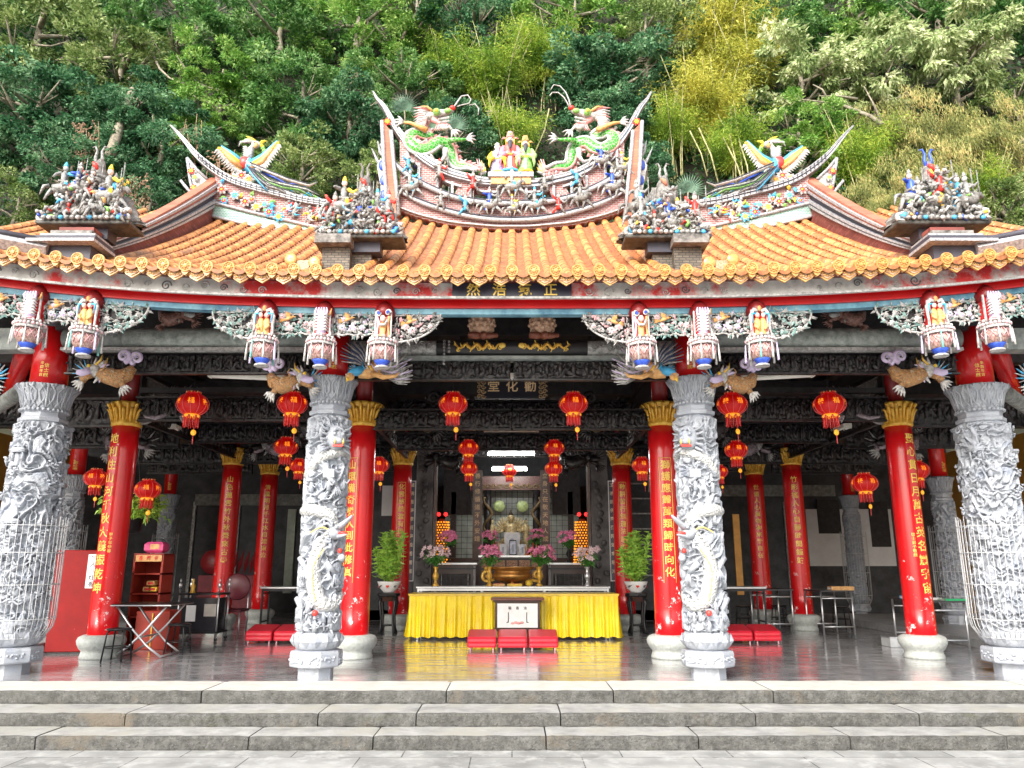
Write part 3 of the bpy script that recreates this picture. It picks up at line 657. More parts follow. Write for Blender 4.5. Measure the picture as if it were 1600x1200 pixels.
# ---------------- carved relief, pendants, brackets, beams ----------------
def relief(w,h,m,seed,amp=.03,res=.014,sc=9,parent=temple,name='carved_frieze',frame=None,figs=0):
    "openwork-looking relief standing in the x-z plane, centre at origin, facing -y"
    mb=MB(); nx=int(w/res); nz=max(6,int(h/res)); vs=[];fs=[]
    for k in range(nz+1):
        z=-h/2+h*k/nz
        for i in range(nx+1):
            x=-w/2+w*i/nx; X,Z=x*sc,z*sc
            wx=fbm(X*.5+seed,Z*.5,1,2); n1=noise.noise(Vector((X+wx*1.2,Z+wx,seed))); n2=noise.noise(Vector((X*2+wx,Z*2-wx*2,seed+4)))
            hh=max(1-sm(.03,.2,abs(n1)),.7*(1-sm(.03,.18,abs(n2)))); e=min(1,(x+w/2)/.02,(w/2-x)/.02,(z+h/2)/.02,(h/2-z)/.02)
            vs.append((x,-amp*hh*max(0,e),z))
    W=nx+1
    for k in range(nz):
        for i in range(nx): a=k*W+i; fs.append((a,a+1,a+W+1,a+W))
    mb.add(vs,fs,m,True)
    mb.box((0,.03,0),(w,.05,h),m)
    f=frame or m
    for z in (-h/2-.012,h/2+.012): mb.box((0,0,z),(w+.03,.07,.022),f)
    rr=random.Random(seed)
    for k in range(figs):
        x=-w/2+(k+.5)*w/figs; mb.ell((x,-amp,h*.02),(.035,.03,h*.3),m,8,6); mb.ell((x+.01,-amp*1.4,h*.3),(.022,)*3,m,7,5)
        mb.tube([(x-.03,-amp,h*.1),(x-.08,-amp*1.5,rr.uniform(-.05,.1)*h*3)],.012,m,5); mb.tube([(x+.03,-amp,h*.1),(x+.08,-amp*1.5,rr.uniform(-.1,.15)*h*3)],.012,m,5)
    return mb.build(name,parent)
def place(o,loc,rz=0,label=None,sx=1):
    o.location=loc; o.rotation_euler=(0,0,rz); o.scale=(sx,abs(sx) if sx<0 else 1,1)
    if label:o['label']=label
    return o
def again(o,loc,rz=0,sc=(1,1,1),mat_=None,name=None):
    c=o.copy(); C.objects.link(c); c.location=loc; c.rotation_euler=(0,0,rz); c.scale=sc
    if mat_:
        for i,s_ in enumerate(c.material_slots): s_.link='OBJECT'; s_.material=mat_ if not isinstance(mat_,list) else mat_[i%len(mat_)]
    for ch in o.children:
        d=again(ch,ch.location,ch.rotation_euler.z,tuple(ch.scale),mat_); d.parent=c
    return c
greenm=M('green_marble',(.26,.31,.28),.4,var=.3,scale=12,col2=(.55,.60,.56),bump=.5,bscale=50)
greyrel=M('silvery_carving',(.20,.20,.20),.5,var=.5,scale=22,col2=(.60,.60,.58))
# front beams
def beam(x0,x1,y,z0,z1,ends,mid,panel,label,gold_=False):
    mb=MB(); zc=(z0+z1)/2; h=(z1-z0)/2
    prof=[(y-.10*math.cos(t*PI/8)*1.0,zc-h*math.cos(t*PI/8)) for t in range(9)]
    def seg(a,b,m,g=0):
        vs=[];n=9
        for x in (a,b):
            for t in range(n): an=PI*t/(n-1); vs.append((x,y-(.13+g)*math.sin(an),zc-(h+g)*math.cos(an)))
        fs=[(t,t+n,t+n+1,t+1)[::-1] for t in range(n-1)]+[tuple(range(n)),tuple(range(2*n-1,n-1,-1)),(0,n-1,2*n-1,n)]
        mb.add(vs,fs,m,True)
    L=x1-x0
    seg(x0,x1,ends); seg(x0+L*mid,x1-L*mid,panel,.006)
    mb.box(((x0+x1)/2,y+.0,z0-.025),(L,.2,.04),offw if gold_ is False else stone_d)
    return_=mb
    for s_,xx in ((1,x0+L*mid),(-1,x1-L*mid)):
        for k in range(5): scroll(mb,xx-s_*(.08+.10*k),zc+.03*math.sin(k*2),.045,ends,y-.135,dirn=s_,th=.008)
    o=mb.build('front_beam',temple); o['label']=label
    return o
o=beam(-2.0,2.0,9.3,3.775,3.985,greyrel,.265,M('black_beam_panel',(.03,.03,.032),.35),'round black beam painted with gold dragons above the entrance',True)
mb=MB()
for s_ in (-1,1):
    n=30; pts=[(s_*(.12+.6*k/n),9.163,3.88+.035*math.sin(k*.9)*(1-.3*k/n)) for k in range(n+1)]; mb.tube(pts,[.006,.024,.020,.012],gold,6)
    for k in range(3,n,2): p=pts[k]; mb.tube([p,(p[0]+.02*(-1)**k,9.155,p[2]+.05*(-1)**(k//2))],[.012,.003],goldtx,5)
    mb.ell((s_*.12,9.16,3.89),(.045,.02,.035),goldtx,8,6)
    for k in range(5): scroll(mb,s_*(.15+.13*k),3.86+.05*math.sin(k*3),.025,goldtx,9.16,dirn=s_,th=.006)
mb.build('gold_dragons',o)
mb=MB(); text_flat(mb,'乙巳年冬月吉旦敬',.035,offw,(-.84,9.158,3.945),.042); text_flat(mb,'弟子叩謝',.035,offw,(-.78,9.158,3.935),.042); mb.build('lettering',o)
for s_ in (-1,1):
    beam(min(s_*5.65,s_*2.45),max(s_*5.65,s_*2.45),9.35,3.90,4.16,stone_d,.24,greenm,'round grey green marble beam of the '+('left' if s_<0 else 'right')+' bay')
    mb=MB(); mb.box((s_*6.9,9.45,4.03),(1.6,.22,.28),stone_d); mb.build('outer_beam',temple)
fr=relief(2.0,.24,blackrel,3,figs=12); place(fr,(-1.02,9.33,3.62))
again(fr,(1.02,9.33,3.62))
for s_ in (-1,1):
    for k in (0,1): again(fr,(s_*(3.2+1.62*k),9.4,3.72),0,(.8,1,1))
# lions on the centre beam
for s_ in (-1,1):
    mb=MB(); T=TR((s_*.375,9.1,4.14)); m=M('terracotta_glaze',(.50,.24,.14),.5,var=.4,scale=22,col2=(.80,.55,.38),bump=.5)
    mb.lathe([(.03,-.15),(.12,-.11),(.16,0),(.13,.11),(.07,.14),(.16,.17),(.19,.2),(.12,.22)],m,20,T=T)
    for k in range(10):
        for j in range(5): a=2*PI*k/10+j*.3; ph=-1+.45*j; mb.ell((.155*math.cos(ph)*math.cos(a),.155*math.cos(ph)*math.sin(a),.12*math.sin(ph)),(.03,.03,.026),m,6,4,T=T)
    for k in range(12): a=2*PI*k/12; mb.ell((.17*math.cos(a),.17*math.sin(a),.19),(.035,.035,.02),m,6,4,T=T)
    for k in range(5): mb.tube([(0,0,-.13),(.1*math.cos(k*1.25),-.06+.05*math.sin(k*1.25),-.16),(.2*math.cos(k*1.25),-.05+.08*math.sin(k*1.25),-.15)],[.05,.04,.025],M('dark_terracotta',(.22,.07,.04),.5,var=.4),7,T=T)
    o=mb.build('lion_drum',temple); o['label']='carved terracotta drum on the beam '+('left' if s_<0 else 'right')+' of the middle'
# pendants
def pendant(kind):
    r_=bpy.data.objects.new('hanging_pendant',None); C.objects.link(r_); r_.parent=temple
    mb=MB(); mb.box((0,.04,.36),(.17,.10,.42),red,bev=.01); mb.lathe([(.10,.50),(.13,.56),(.10,.63),(.03,.68)],M('dark_red_hood',(.20,.008,.01),.4),14,c=(0,.08,0))
    for s_ in (-1,1): mb.box((s_*.094,-.012,.37),(.018,.02,.36),offw if kind else pinkp)
    mb.build('post',r_)
    mb=MB(); y=-.03
    if kind==0:   # pair of robed figures under a scroll hood
        for s_ in (-1,1):
            mb.lathe([(.045,.20),(.04,.28),(.035,.36),(.045,.42),(.02,.46)],orangep,9,c=(s_*.035,y,0),sy=.7); mb.ell((s_*.035,y-.02,.485),.026,skin,8,6)
            mb.tube([(s_*.035,y,.42),(s_*.075,y-.03,.37),(s_*.03,y-.05,.34)],.016,orangep,6)
            mb.tube([(s_*.02,y,.53),(s_*.07,y,.55),(s_*.115,y,.48),(s_*.11,y,.36),(s_*.13,y-.02,.28)],[.02,.022,.022,.015,.005],offw,6)
            mb.tube([(s_*.05,y-.02,.50),(s_*.10,y-.02,.50),(s_*.095,y-.03,.40)],[.012,.014,.004],skyb,6)
        mb.ell((0,y,.56),.03,orangep,8,6)
        for k in range(5): mb.ell((-.08+.04*k,y-.02,.19),(.028,.02,.015),orangep,7,5)
    elif kind==1: # upside-down beast: ribs, belly and mane
        mb.ell((0,y,.27),(.07,.06,.065),offw,10,8)
        for k in range(4): mb.tube([(-.07,y-.02,.24+.022*k),(0,y-.075,.235+.022*k),(.07,y-.02,.24+.022*k)],.008,pinkp,5)
        mb.tube([(0,y,.3),(0,y-.02,.42),(0,y,.52)],[.06,.05,.06],purp,9)
        for k in range(6):
            for s_ in (-1,1): mb.tube([(s_*.02,y-.04,.34+.03*k),(s_*.06,y-.05,.35+.03*k),(s_*.085,y-.02,.33+.03*k)],[.012,.012,.006],offw,5)
        for k in range(5): mb.tube([(-.06+.03*k,y-.03,.48),(-.07+.035*k,y-.05,.53),(-.06+.03*k,y-.04,.57)],[.012,.016,.008],purp,6)
        mb.tube([(.08,y,.24),(.11,y,.30),(.10,y,.37)],[.02,.02,.01],offw,6); mb.tube([(.07,y,.5),(.10,y,.52),(.11,y,.57)],[.012,.014,.008],orangep,6); mb.box((0,y-.05,.44),(.012,.012,.12),tealp)
    else:
        mb.lathe([(.05,.20),(.055,.27),(.035,.33),(.045,.40),(.02,.44)],orangep,9,c=(0,y,0),sy=.7); mb.ell((0,y-.02,.47),.035,skin,8,6)
        for s_ in (-1,1):
            scroll(mb,s_*.06,.53,.035,offw,y-.02,1.3,s_,.013); scroll(mb,s_*.055,.53,.018,cobalt,y-.035,1.2,s_,.009)
            mb.tube([(s_*.07,y,.50),(s_*.06,y,.40),(s_*.08,y,.28),(s_*.07,y,.2)],[.016,.012,.016,.01],orangep if s_>0 else purp,6)
        mb.tube([(-.055,y-.03,.45),(-.03,y-.05,.40),(.03,y-.05,.40),(.055,y-.03,.45)],.014,offw,6)
    o=mb.build('figure',r_); o['label']=('pair of robed figures','beast with white ribs','bearded robed figure')[kind]
    mb=MB(); mb.lathe([(.06,0),(.085,-.0),(.085,.015),(.05,.03)],offw,16,c=(0,0,-.02)); mb.lathe([(.05,.0),(.08,.03),(.10,.06)],cobalt,16)
    mb.lathe([(.10,.055),(.13,.10),(.14,.16),(.13,.19)],M('red_lattice',(.30,.04,.03),.5,var=.5,scale=45,col2=(.72,.52,.46)),16); mb.lathe([(.17,.195),(.17,.215),(.12,.22),(.12,.25),(.15,.27)],offw,12,smooth=False)
    for k in range(24):
        a=2*PI*k/24; mb.ell((.165*math.cos(a),.165*math.sin(a),.235),(.022,.022,.018),pinkp if k%2 else offw,6,4)
        if k%2: mb.ell((.148*math.cos(a),.148*math.sin(a),.27),(.02,.02,.02),offw,6,4)
    for k in range(12):   # lattice cross bars
        a=2*PI*k/12
        for s_ in (-1,1): mb.tube([(.136*math.cos(a),.136*math.sin(a),.10),(.146*math.cos(a+s_*.26),.146*math.sin(a+s_*.26),.15),(.14*math.cos(a+s_*.5),.14*math.sin(a+s_*.5),.19)],.005,pinkp,4)
    mb.build('lantern_drum',r_)
    for k in range(8):
        mb=MB(); a=2*PI*(k+.5)/8; c,s_=math.cos(a)*.178,math.sin(a)*.178; mm=offw if kind!=0 else (offw,tealp,offw,purp)[k%4]
        mb.tube([(c,s_,.21),(c*1.02,s_*1.02,.14),(c*1.02,s_*1.02,.12),(c*1.05,s_*1.05,.03)],[.006,.010,.013,.014],mm,7); mb.build('tassel',r_)
    return r_
PEND=[]
for x,k in ((-2.83,0),(-2.17,1),(-1.47,2),(-4.86,0),(-5.51,1),(-6.17,2)):
    for s_ in (1,-1):
        if k not in PEND: o=pendant(k); PEND.append(k); proto['pend%d'%k]=o
        else: o=copy_tree(proto['pend%d'%k],temple)
        X=x*s_; X*=.955; o.location=(X,8.02,3.32+eave(X)-4.25); o.scale=(.90,1,1.12); o.name='hanging_pendant'
# flower panels
def flower(mb,x,z,r,m1,m2,m3,y=0,n=7):
    for q,(rr,mm) in enumerate(((r,m1),(r*.68,m2))):
        for k in range(n):
            a=2*PI*(k+.5*q)/n; mb.leaf((x,y-.012*q,z),(math.cos(a),-.25-.2*q,math.sin(a)),(0,-1,0),rr,rr*.38,mm,.2)
    mb.ell((x,y-.03,z),(r*.24,r*.2,r*.24),m3,7,5)
def bird(mb,x,z,s_,m,y=-.02,sc=1):
    k=.1*sc; mb.tube([(x-s_*k*.5,y,z-.2*k),(x,y-.02,z),(x+s_*k*.5,y-.02,z+.15*k)],[.012*sc,.024*sc,.016*sc],m,7); mb.ell((x+s_*k*.65,y-.02,z+.25*k),(.018*sc,)*3,m,7,5)
    mb.leaf((x+s_*k*.75,y-.02,z+.25*k),(s_,0,0),(0,-1,0),.03*sc,.007,m)
    for j in range(4):
        mb.leaf((x,y-.02,z),(-s_*.3+.25*j*s_,-.1,1),(0,-1,0),(.11-.01*j)*sc,.018*sc,m); mb.leaf((x-s_*k*.4,y,z-.1*k),(-s_,0,-.5+.25*j),(0,-1,0),.09*sc,.012*sc,m)
def flower_panel(w,h,pal,seed,shape='rect',birdm=None):
    mb=MB(); rr=random.Random(seed); c1,c2,c3,bl=pal
    def inside(x,z):
        if abs(x)>w/2 or z>h/2 or z<-h/2: return False
        if shape=='wing': u=(x+w/2)/w; return z>h/2-h*math.sqrt(max(0,1-u*u))
        return True
    mb.box((0,.02,h/2-.008),(w,.03,.016),offw)
    if shape=='wing':
        pts=[(-w/2+w*math.sin(t*PI/24),0,h/2-h*math.cos(t*PI/24)) for t in range(13)]; mb.tube(pts,.012,offw,6)
        out=[(p[0],p[2]) for p in pts]+[(-w/2,h/2)]
    else:
        mb.box((-w/2+.008,.0,0),(.016,.03,h),offw); mb.box((w/2-.008,.0,0),(.016,.03,h),offw)
        pts=[(-w/2+w*k/30,0,-h/2+.018*abs(math.sin(k/30*PI*4))) for k in range(31)]; mb.tube(pts,.011,offw,6); out=[(-w/2,h/2)]+[(p[0],p[2]) for p in pts]+[(w/2,h/2)]
    mb.prism(out,.035,.05,black)
    n=int(w*h*1100)
    for k in range(n):
        x,z=rr.uniform(-w/2,w/2),rr.uniform(-h/2,h/2)
        if not inside(x,z): continue
        a=rr.uniform(0,2*PI); L=rr.uniform(.045,.085); d=Vector((math.cos(a),-.15,math.sin(a))); mm=rr.choice((c1,c1,c2,bl,c1,c3))
        mb.leaf((x,.02-rr.uniform(0,.03),z),d,(0,-1,0),L,L*.22,mm,.25); 
        if rr.random()<.2: mb.tube([(x,-.02,z),(x+d.x*L*.9,-.03,z+d.z*L*.9)],.0035,offw,4)
    for k in range(int(w*10)):
        x,z=rr.uniform(-w*.4,w*.4),rr.uniform(-h*.32,h*.3)
        if inside(x,z): flower(mb,x,z,rr.uniform(.035,.055),offw,c3,bl if k%2 else c3,-.02)
    for k in range(int(w*5)):
        x=rr.uniform(-w/2,w/2); scroll(mb,x if inside(x,.0) else -w*.3,rr.uniform(-.05,.08),.03,offw,-.02,1.2,1,.007)
    if birdm: bird(mb,-w*.15,h*.18,1,birdm,-.03,.85)
    return mb
tealq=M('pale_teal_paint',(.12,.34,.32),.5,var=.5,scale=18,col2=(.42,.60,.56)); palA=(tealq,offw,pinkp,offw); palB=(offw,greyfig,purp,tealq); palC=(greyfig,offw,pinkp,greyfig)
fpA=flower_panel(.50,.25,palA,1,birdm=orangep); fpB=flower_panel(.50,.25,palB,2,birdm=orangep); fpW=flower_panel(.52,.32,palC,3,'wing',orangep); fpV=flower_panel(.52,.32,(tealq,greyfig,offw,offw),5,'wing')
pm={}
def fpanel(k,x,flip=1):
    src={'A':fpA,'B':fpB,'W':fpW,'V':fpV}[k]
    if k not in pm: o=src.build('flower_panel',temple); pm[k]=o
    else: o=pm[k].copy(); C.objects.link(o)
    z=3.82 if k in 'AB' else 3.785
    x*=.957; o.location=(x,8.12,z+eave(x)-4.25); o.scale=(flip*1.0,1,1); o.name='flower_panel'
    return o
for s_ in (-1,1):
    fpanel('A' if s_<0 else 'B',s_*2.5); fpanel('B' if s_<0 else 'A',s_*1.82); fpanel('W',s_*1.10,-s_); fpanel('V',s_*3.20,s_)
    fpanel('V',s_*4.49,-s_); fpanel('B',s_*5.185); fpanel('A',s_*5.84)
# brackets: fish-dragon and phoenix
scaly=M('ochre_fish_scale',(.36,.15,.04),.5,var=.2,scale=20,col2=(.58,.30,.11))
def edges(m,c2,sc,lo=.02,hi=.10):
    t,b=nodes(m); tc=t.nodes.new('ShaderNodeTexCoord'); v=t.nodes.new('ShaderNodeTexVoronoi'); v.feature='DISTANCE_TO_EDGE'; v.inputs['Scale'].default_value=sc; t.links.new(tc.outputs['Object'],v.inputs['Vector'])
    mr=t.nodes.new('ShaderNodeMapRange'); mr.inputs['From Min'].default_value=lo; mr.inputs['From Max'].default_value=hi; t.links.new(v.outputs['Distance'],mr.inputs[0])
    mx=t.nodes.new('ShaderNodeMix'); mx.data_type='RGBA'; mx.inputs[6].default_value=(*c2,1); t.links.new(b.inputs['Base Color'].links[0].from_socket,mx.inputs[7]); t.links.new(mr.outputs[0],mx.inputs[0]); t.links.new(mx.outputs[2],b.inputs['Base Color'])
    bp=t.nodes.new('ShaderNodeBump'); bp.inputs['Distance'].default_value=.01; t.links.new(mr.outputs[0],bp.inputs['Height']); t.links.new(bp.outputs[0],b.inputs['Normal'])
edges(scaly,(.62,.50,.34),24,.015,.06)
def spiral(c,r,turns,n=28,d=1,a0=0,y=0):
    return [(c[0]+r*(1-.88*k/(n-1))*math.cos(a0+d*turns*2*PI*k/(n-1)),c[1]+y*k/n,c[2]+r*(1-.88*k/(n-1))*math.sin(a0+d*turns*2*PI*k/(n-1))) for k in range(n)]
def fan(mb,c,a0,a1,n,L,W,m,m2=None,y=-.02):
    for k in range(n):
        a=a0+(a1-a0)*k/(n-1); LL=L*(.8+.2*math.sin(PI*k/(n-1))); mb.tube([c,(c[0]+LL*.5*math.cos(a),c[1]+y,c[2]+LL*.5*math.sin(a)),(c[0]+LL*math.cos(a+.15),c[1]+y*2,c[2]+LL*math.sin(a+.15))],[W*.5,W,W*.35],m if (m2 is None or k%2) else m2,6,flat=.5)
def fish_dragon(body=None,lite=offw,acc=purp):
    body=scaly; mb=MB(); mb.tube([(-.42,0,.06),(-.36,-.02,-.04),(-.24,-.04,-.10),(-.12,-.04,-.06),(0,-.03,-.02)],[.05,.09,.12,.11,.08],body,14)
    for k in range(5):
        for j in range(4): mb.ell((-.36+.07*k,-.12+.005*j,-.13+.04*j),(.022,.012,.018),body,6,4)
    for c,d,a in (((-.46,-.02,.18),1,-1.2),((-.30,-.04,.20),-1,-1.8)): mb.tube(spiral(c,.085,1.6,d=d,a0=a),[.036,.026,.012],acc,8); mb.tube(spiral((c[0],c[1]-.02,c[2]),.07,1.5,d=d,a0=a),[.012,.004],lite,5)
    mb.ell((.05,-.06,.0),(.10,.09,.09),lite,12,8); mb.tube([(.08,-.1,-.02),(.16,-.14,-.05),(.22,-.16,-.04)],[.07,.05,.03],acc,9); mb.tube([(.06,-.1,-.06),(.14,-.12,-.11),(.19,-.13,-.12)],[.05,.035,.018],body,8)
    for s_ in (-1,1): mb.ell((.09,-.06+s_*.075,.05),.024,yelp,7,5); mb.tube([(.02,-.05+s_*.05,.07),(-.05,-.05+s_*.07,.13),(-.06,-.05+s_*.07,.20)],[.016,.012,.004],yelp,6)
    for k in range(9): a=1.2+k*.42; mb.tube([(.0,-.05,.0),(.0+.11*math.cos(a),-.08,.11*math.sin(a)),(.0+.17*math.cos(a+.25),-.1,.17*math.sin(a+.25))],[.035,.024,.008],acc if k%2 else lite,6)
    mb.tube([(-.02,-.1,-.02),(-.10,-.14,-.0),(-.14,-.14,.07),(-.10,-.15,.12)],[.012,.01,.006],body,6)
    for bx,bz,ax in ((-.30,-.17,-2.3),(.15,-.10,-.9)):
        mb.tube([(bx,-.04,bz+.06),(bx+.06*math.cos(ax),-.06,bz+.06*math.sin(ax))],[.05,.035],body,8)
        for k in range(5): a=ax+(k-2)*.25; mb.tube([(bx+.05*math.cos(ax),-.06,bz+.05*math.sin(ax)),(bx+.12*math.cos(a),-.09,bz+.12*math.sin(a)),(bx+.18*math.cos(a+.1),-.07,bz+.18*math.sin(a+.1))],[.02,.018,.005],lite,6)
    fan(mb,(.12,-.02,.0),-.9,.9,7,.22,.02,lite,skyb)
    return mb
def phoenix_bracket():
    mb=MB(); mb.tube([(.22,0,.10),(.10,-.05,.02),(0,-.08,-.04),(-.10,-.10,-.06)],[.07,.10,.08,.05],orangep,12)
    mb.tube([(-.06,-.1,-.02),(-.14,-.16,-.05),(-.17,-.2,-.10)],[.07,.05,.045],skyb,10); mb.ell((-.17,-.21,-.12),(.055,.05,.05),orangep,10,7); mb.leaf((-.17,-.25,-.13),(-.3,-.5,-1),(0,-1,0),.09,.02,yelp)
    for s_ in (-1,1): mb.ell((-.17+s_*.035,-.25,-.105),.013,offw,6,5)
    fan(mb,(.02,-.06,.02),1.75,2.75,11,.42,.028,M('slate_blue_feather',(.05,.09,.19),.45,var=.3),offw,-.01); fan(mb,(.16,-.04,.04),1.3,2.2,9,.34,.024,black,greyfig,.02)
    for q in range(4): fan(mb,(.12+.05*q,-.08,.0-.04*q),-.45,.75-.1*q,7,.44-.05*q,.028,offw if q%2 else purp,greyfig,-.01)
    fan(mb,(-.10,-.1,-.03),2.0,3.6,8,.12,.016,offw,skyb)
    mb.tube([(.08,-.14,-.06),(.22,-.18,-.12),(.36,-.16,-.10),(.40,-.16,-.06)],[.035,.03,.02,.008],orangep,8)
    for k in range(4): mb.tube([(-.05+.03*k,-.12,.08),(-.03+.04*k,-.15,.02),(.02+.04*k,-.14,-.05)],.010,(skyb,offw,yelp,purp)[k],5)
    return mb
fd=fish_dragon().build('bracket_carving',temple); fd.location=(-2.55,9.0,3.42); fd['label']='ochre fish dragon with lilac scroll tail carved on the bracket'
fd.scale=(.88,.88,.88); again(fd,(2.55,9.0,3.42),0,(-.88,.88,.88))
again(fd,(-5.08,9.2,3.56),0,(-.95,.95,.95)); again(fd,(5.08,9.2,3.56),0,(.95,.95,.95))
again(fd,(-6.5,9.2,3.5),0,(1.0,1,1)); again(fd,(6.5,9.2,3.5),0,(-1.0,1,1))
ph=phoenix_bracket().build('bracket_carving',temple); ph.location=(-1.74,9.0,3.52); ph['label']='phoenix with blue and white fanned wings carved on the bracket'
again(ph,(1.74,9.0,3.52),0,(-1,1,1))
for s_ in (-1,1): o=again(fd,(s_*4.15,9.3,4.33),0,(-s_*.75,.75,.75),[M('dusky_red_carving',(.12,.03,.025),.5,var=.5,scale=25,col2=(.36,.20,.16)),greyrel]); o['label']='dusky red beast carved above the bay beam'
# dark versions deeper in the hall
for x,y,z,sx,sc in ((-1.55,11.3,3.42,-1,1.25),(1.55,11.3,3.42,1,1.25),(-2.75,11.3,3.3,1,1.1),(2.75,11.3,3.3,-1,1.1),(-4.95,11.2,3.45,-1,1.1),(4.95,11.2,3.45,1,1.1),
    (-1.5,15.5,3.35,-1,1.2),(1.5,15.5,3.35,1,1.2),(-5.0,15.6,3.6,-1,1.2),(5.0,15.6,3.6,1,1.2),(-3.0,15.6,3.5,1,1.2),(3.0,15.6,3.5,-1,1.2),(-6.4,13,3.3,1,1.2),(6.4,13,3.3,-1,1.2)):
    src=fd if abs(x)!=4.95 else ph
    dk=[blackrel]*8 if abs(x)<4 else [M('dusty_lilac_carving',(.20,.15,.19),.5,var=.5,scale=25,col2=(.45,.38,.42)),blackrel,greyrel]
    o=again(src,(x,y,z),0,(sx*sc,sc,sc),dk); o.name='bracket_carving'; o['label']='smoke darkened beast carved on an inner bracket'
# beams running back and across the hall
marb=M('dusty_marble_panel',(.16,.165,.155),.6,var=.35,scale=10,col2=(.32,.33,.31))
mb=MB()
for X in (-5.68,-2.22,2.22,5.68):
    mb.box((X,13.4,4.24),(.2,8.2,.2),black); mb.box((X,13.4,3.55),(.16,4.3,.12),black)
    for (ya,yb) in ((11.35,15.35),): mb.box((X,(ya+yb)/2,3.88),(.12,yb-ya,.44),black)
for Y in (11.1,13.3,15.6,17.3):
    mb.box((0,Y,4.28),(18,.22,.24),black); 
    for s_ in (-1,1): mb.box((s_*3.95,Y,3.75),(3.1,.1,.08),black)
    mb.box((0,Y,3.95 if Y<15 else 3.85),(4.2,.12,.1),black)
mb.build('inner_beams',temple)
for X in (-5.68,5.68): 
    mb=MB(); s_=1 if X<0 else -1; mb.box((X+s_*.075,13.35,3.87),(.03,3.7,.30),marb)
    mb.box((X+s_*.08,13.35,4.04),(.03,3.8,.02),greyfig); mb.box((X+s_*.08,13.35,3.70),(.03,3.8,.02),greyfig); mb.build('marble_panel',temple)
for X in (-9.5,9.5): mb=MB(); mb.box((X,12.5,4.1),(.3,6,.35),red); mb.build('side_beam',temple)
for s_ in (-1,1):
    mb=MB(); mb.tube([(s_*6.3,9.6,3.95),(s_*9.8,14.5,3.95)],.12,red,12); mb.tube([(s_*6.3,9.6,3.4),(s_*10,13.5,3.4)],.10,marb,12); mb.build('side_beam',temple)
for Y,zs in ((11.1,(3.30,4.08)),(13.3,(3.32,3.9)),(15.6,(3.25,3.9)),(17.3,(3.3,3.75))):
    for z in (zs if Y<15 else zs[1:]):
        for x in (-1.0,1.0): again(fr,(x,Y-.08,z),0,(1,1,1.1),None)
    for s_ in (-1,1):
        for k in (0,1): again(fr,(s_*(3.1+1.6*k),Y-.07,zs[0]+.16),0,(.8,1,1.3)); 
        again(fr,(s_*7.2,Y+.4,3.5),0,(1.2,1,1.6))
for X in (-5.68,5.68,-2.22,2.22):
    s_=1 if X<0 else -1
    for k in (0,1): again(fr,(X+s_*.1,12.35+2.0*k,3.46),s_*PI/2,(1,1,1.0))
mb=MB(); mb.tube([(-1.8,15.45,3.6),(1.8,15.45,3.6)],.10,M('dusty_round_beam',(.14,.135,.13),.5,var=.6,scale=9,col2=(.42,.40,.38)),16); mb.build('round_beam',temple)
# name plaque
pl=thing('name_plaque','black wooden plaque with three gold characters under the front beams','plaque',(0,11.0,3.78))
mb=MB(); mb.box((0,0,0),(.84,.05,.34),M('plaque_black',(.012,.012,.02),.35),bev=.01); mb.build('board',pl)
mb=MB()
for s_ in (-1,1):
    for k in range(5):
        for j in (-1,1): scroll(mb,s_*(.45+.03*j),-.14+.07*k,.035,M('dull_gilding',(.30,.17,.07),.5,var=.5,scale=30,col2=(.55,.38,.2)),-.03,1.3,j,.010)
mb.build('carved_frame',pl)
mb=MB(); text_flat(mb,'堂化勸',.185,M('pale_gold_letter',(.72,.52,.30),.4),(-.27,-.03,.0),.27,False); mb.build('lettering',pl)
# ---------------- walls at the back and sides, shrine front ----------------
mb=MB(); wl=darkgrey
for s_ in (-1,1):
    mb.box((s_*8.2,21.2,2.2),(7.6,.2,4.6),wl); mb.box((s_*3.1,18.3,2.2),(1.9,.2,4.6),wl)
    mb.box((s_*4.3,19.8,2.2),(.2,3.0,4.6),wl)
mb.box((0,21.6,2.2),(8.4,.2,4.6),wl); mb.build('rear_wall',temple)
for s_ in (-1,1):
    mb=MB(); mb.box((s_*11.9,16.2,1.9),(.2,10.2,4.6),M('ochre_wall',(.72,.36,.06),.7,var=.1,scale=2)); o=mb.build('side_wall',temple); o['label']='ochre side wall'
beige=M('beige_board',(.42,.38,.34),.7); whp=M('white_wall_panel',(.72,.72,.73),.6,var=.15,scale=1.5)
for c_,d_,m_,l_ in (((-3.55,21.05,3.0),(1.75,.06,.36),beige,'beige board'),((3.7,18.15,3.1),(1.0,.06,.4),beige,'beige board'),((-7.1,21.05,2.95),(3.0,.1,.3),marb,'grey stone lintel'),((-5.95,21.05,1.6),(.22,.06,2.2),M('pale_green_panel',(.42,.47,.40),.6),'pale green strip'),
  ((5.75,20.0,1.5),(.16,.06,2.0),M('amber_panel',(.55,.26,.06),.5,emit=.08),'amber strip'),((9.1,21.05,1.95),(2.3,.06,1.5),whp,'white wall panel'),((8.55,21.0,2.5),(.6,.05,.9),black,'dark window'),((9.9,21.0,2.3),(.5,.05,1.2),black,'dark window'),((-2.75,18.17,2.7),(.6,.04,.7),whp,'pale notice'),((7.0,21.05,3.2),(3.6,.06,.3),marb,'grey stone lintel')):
    mb=MB(); mb.box(c_,d_,m_); o=mb.build('wall_panel',temple); o['label']=l_
for x in (-8.6,-7.4,-6.5,6.6,7.4): mb=MB(); mb.box((x,21.05,1.5),(.08,.06,2.8),greyrel); mb.build('door_frame',temple)
for k in range(7): mb=MB(); mb.box((3.1,18.17,1.0+.35*k),(1.6,.05,.03),greyrel); mb.build('wall_shelf',temple)
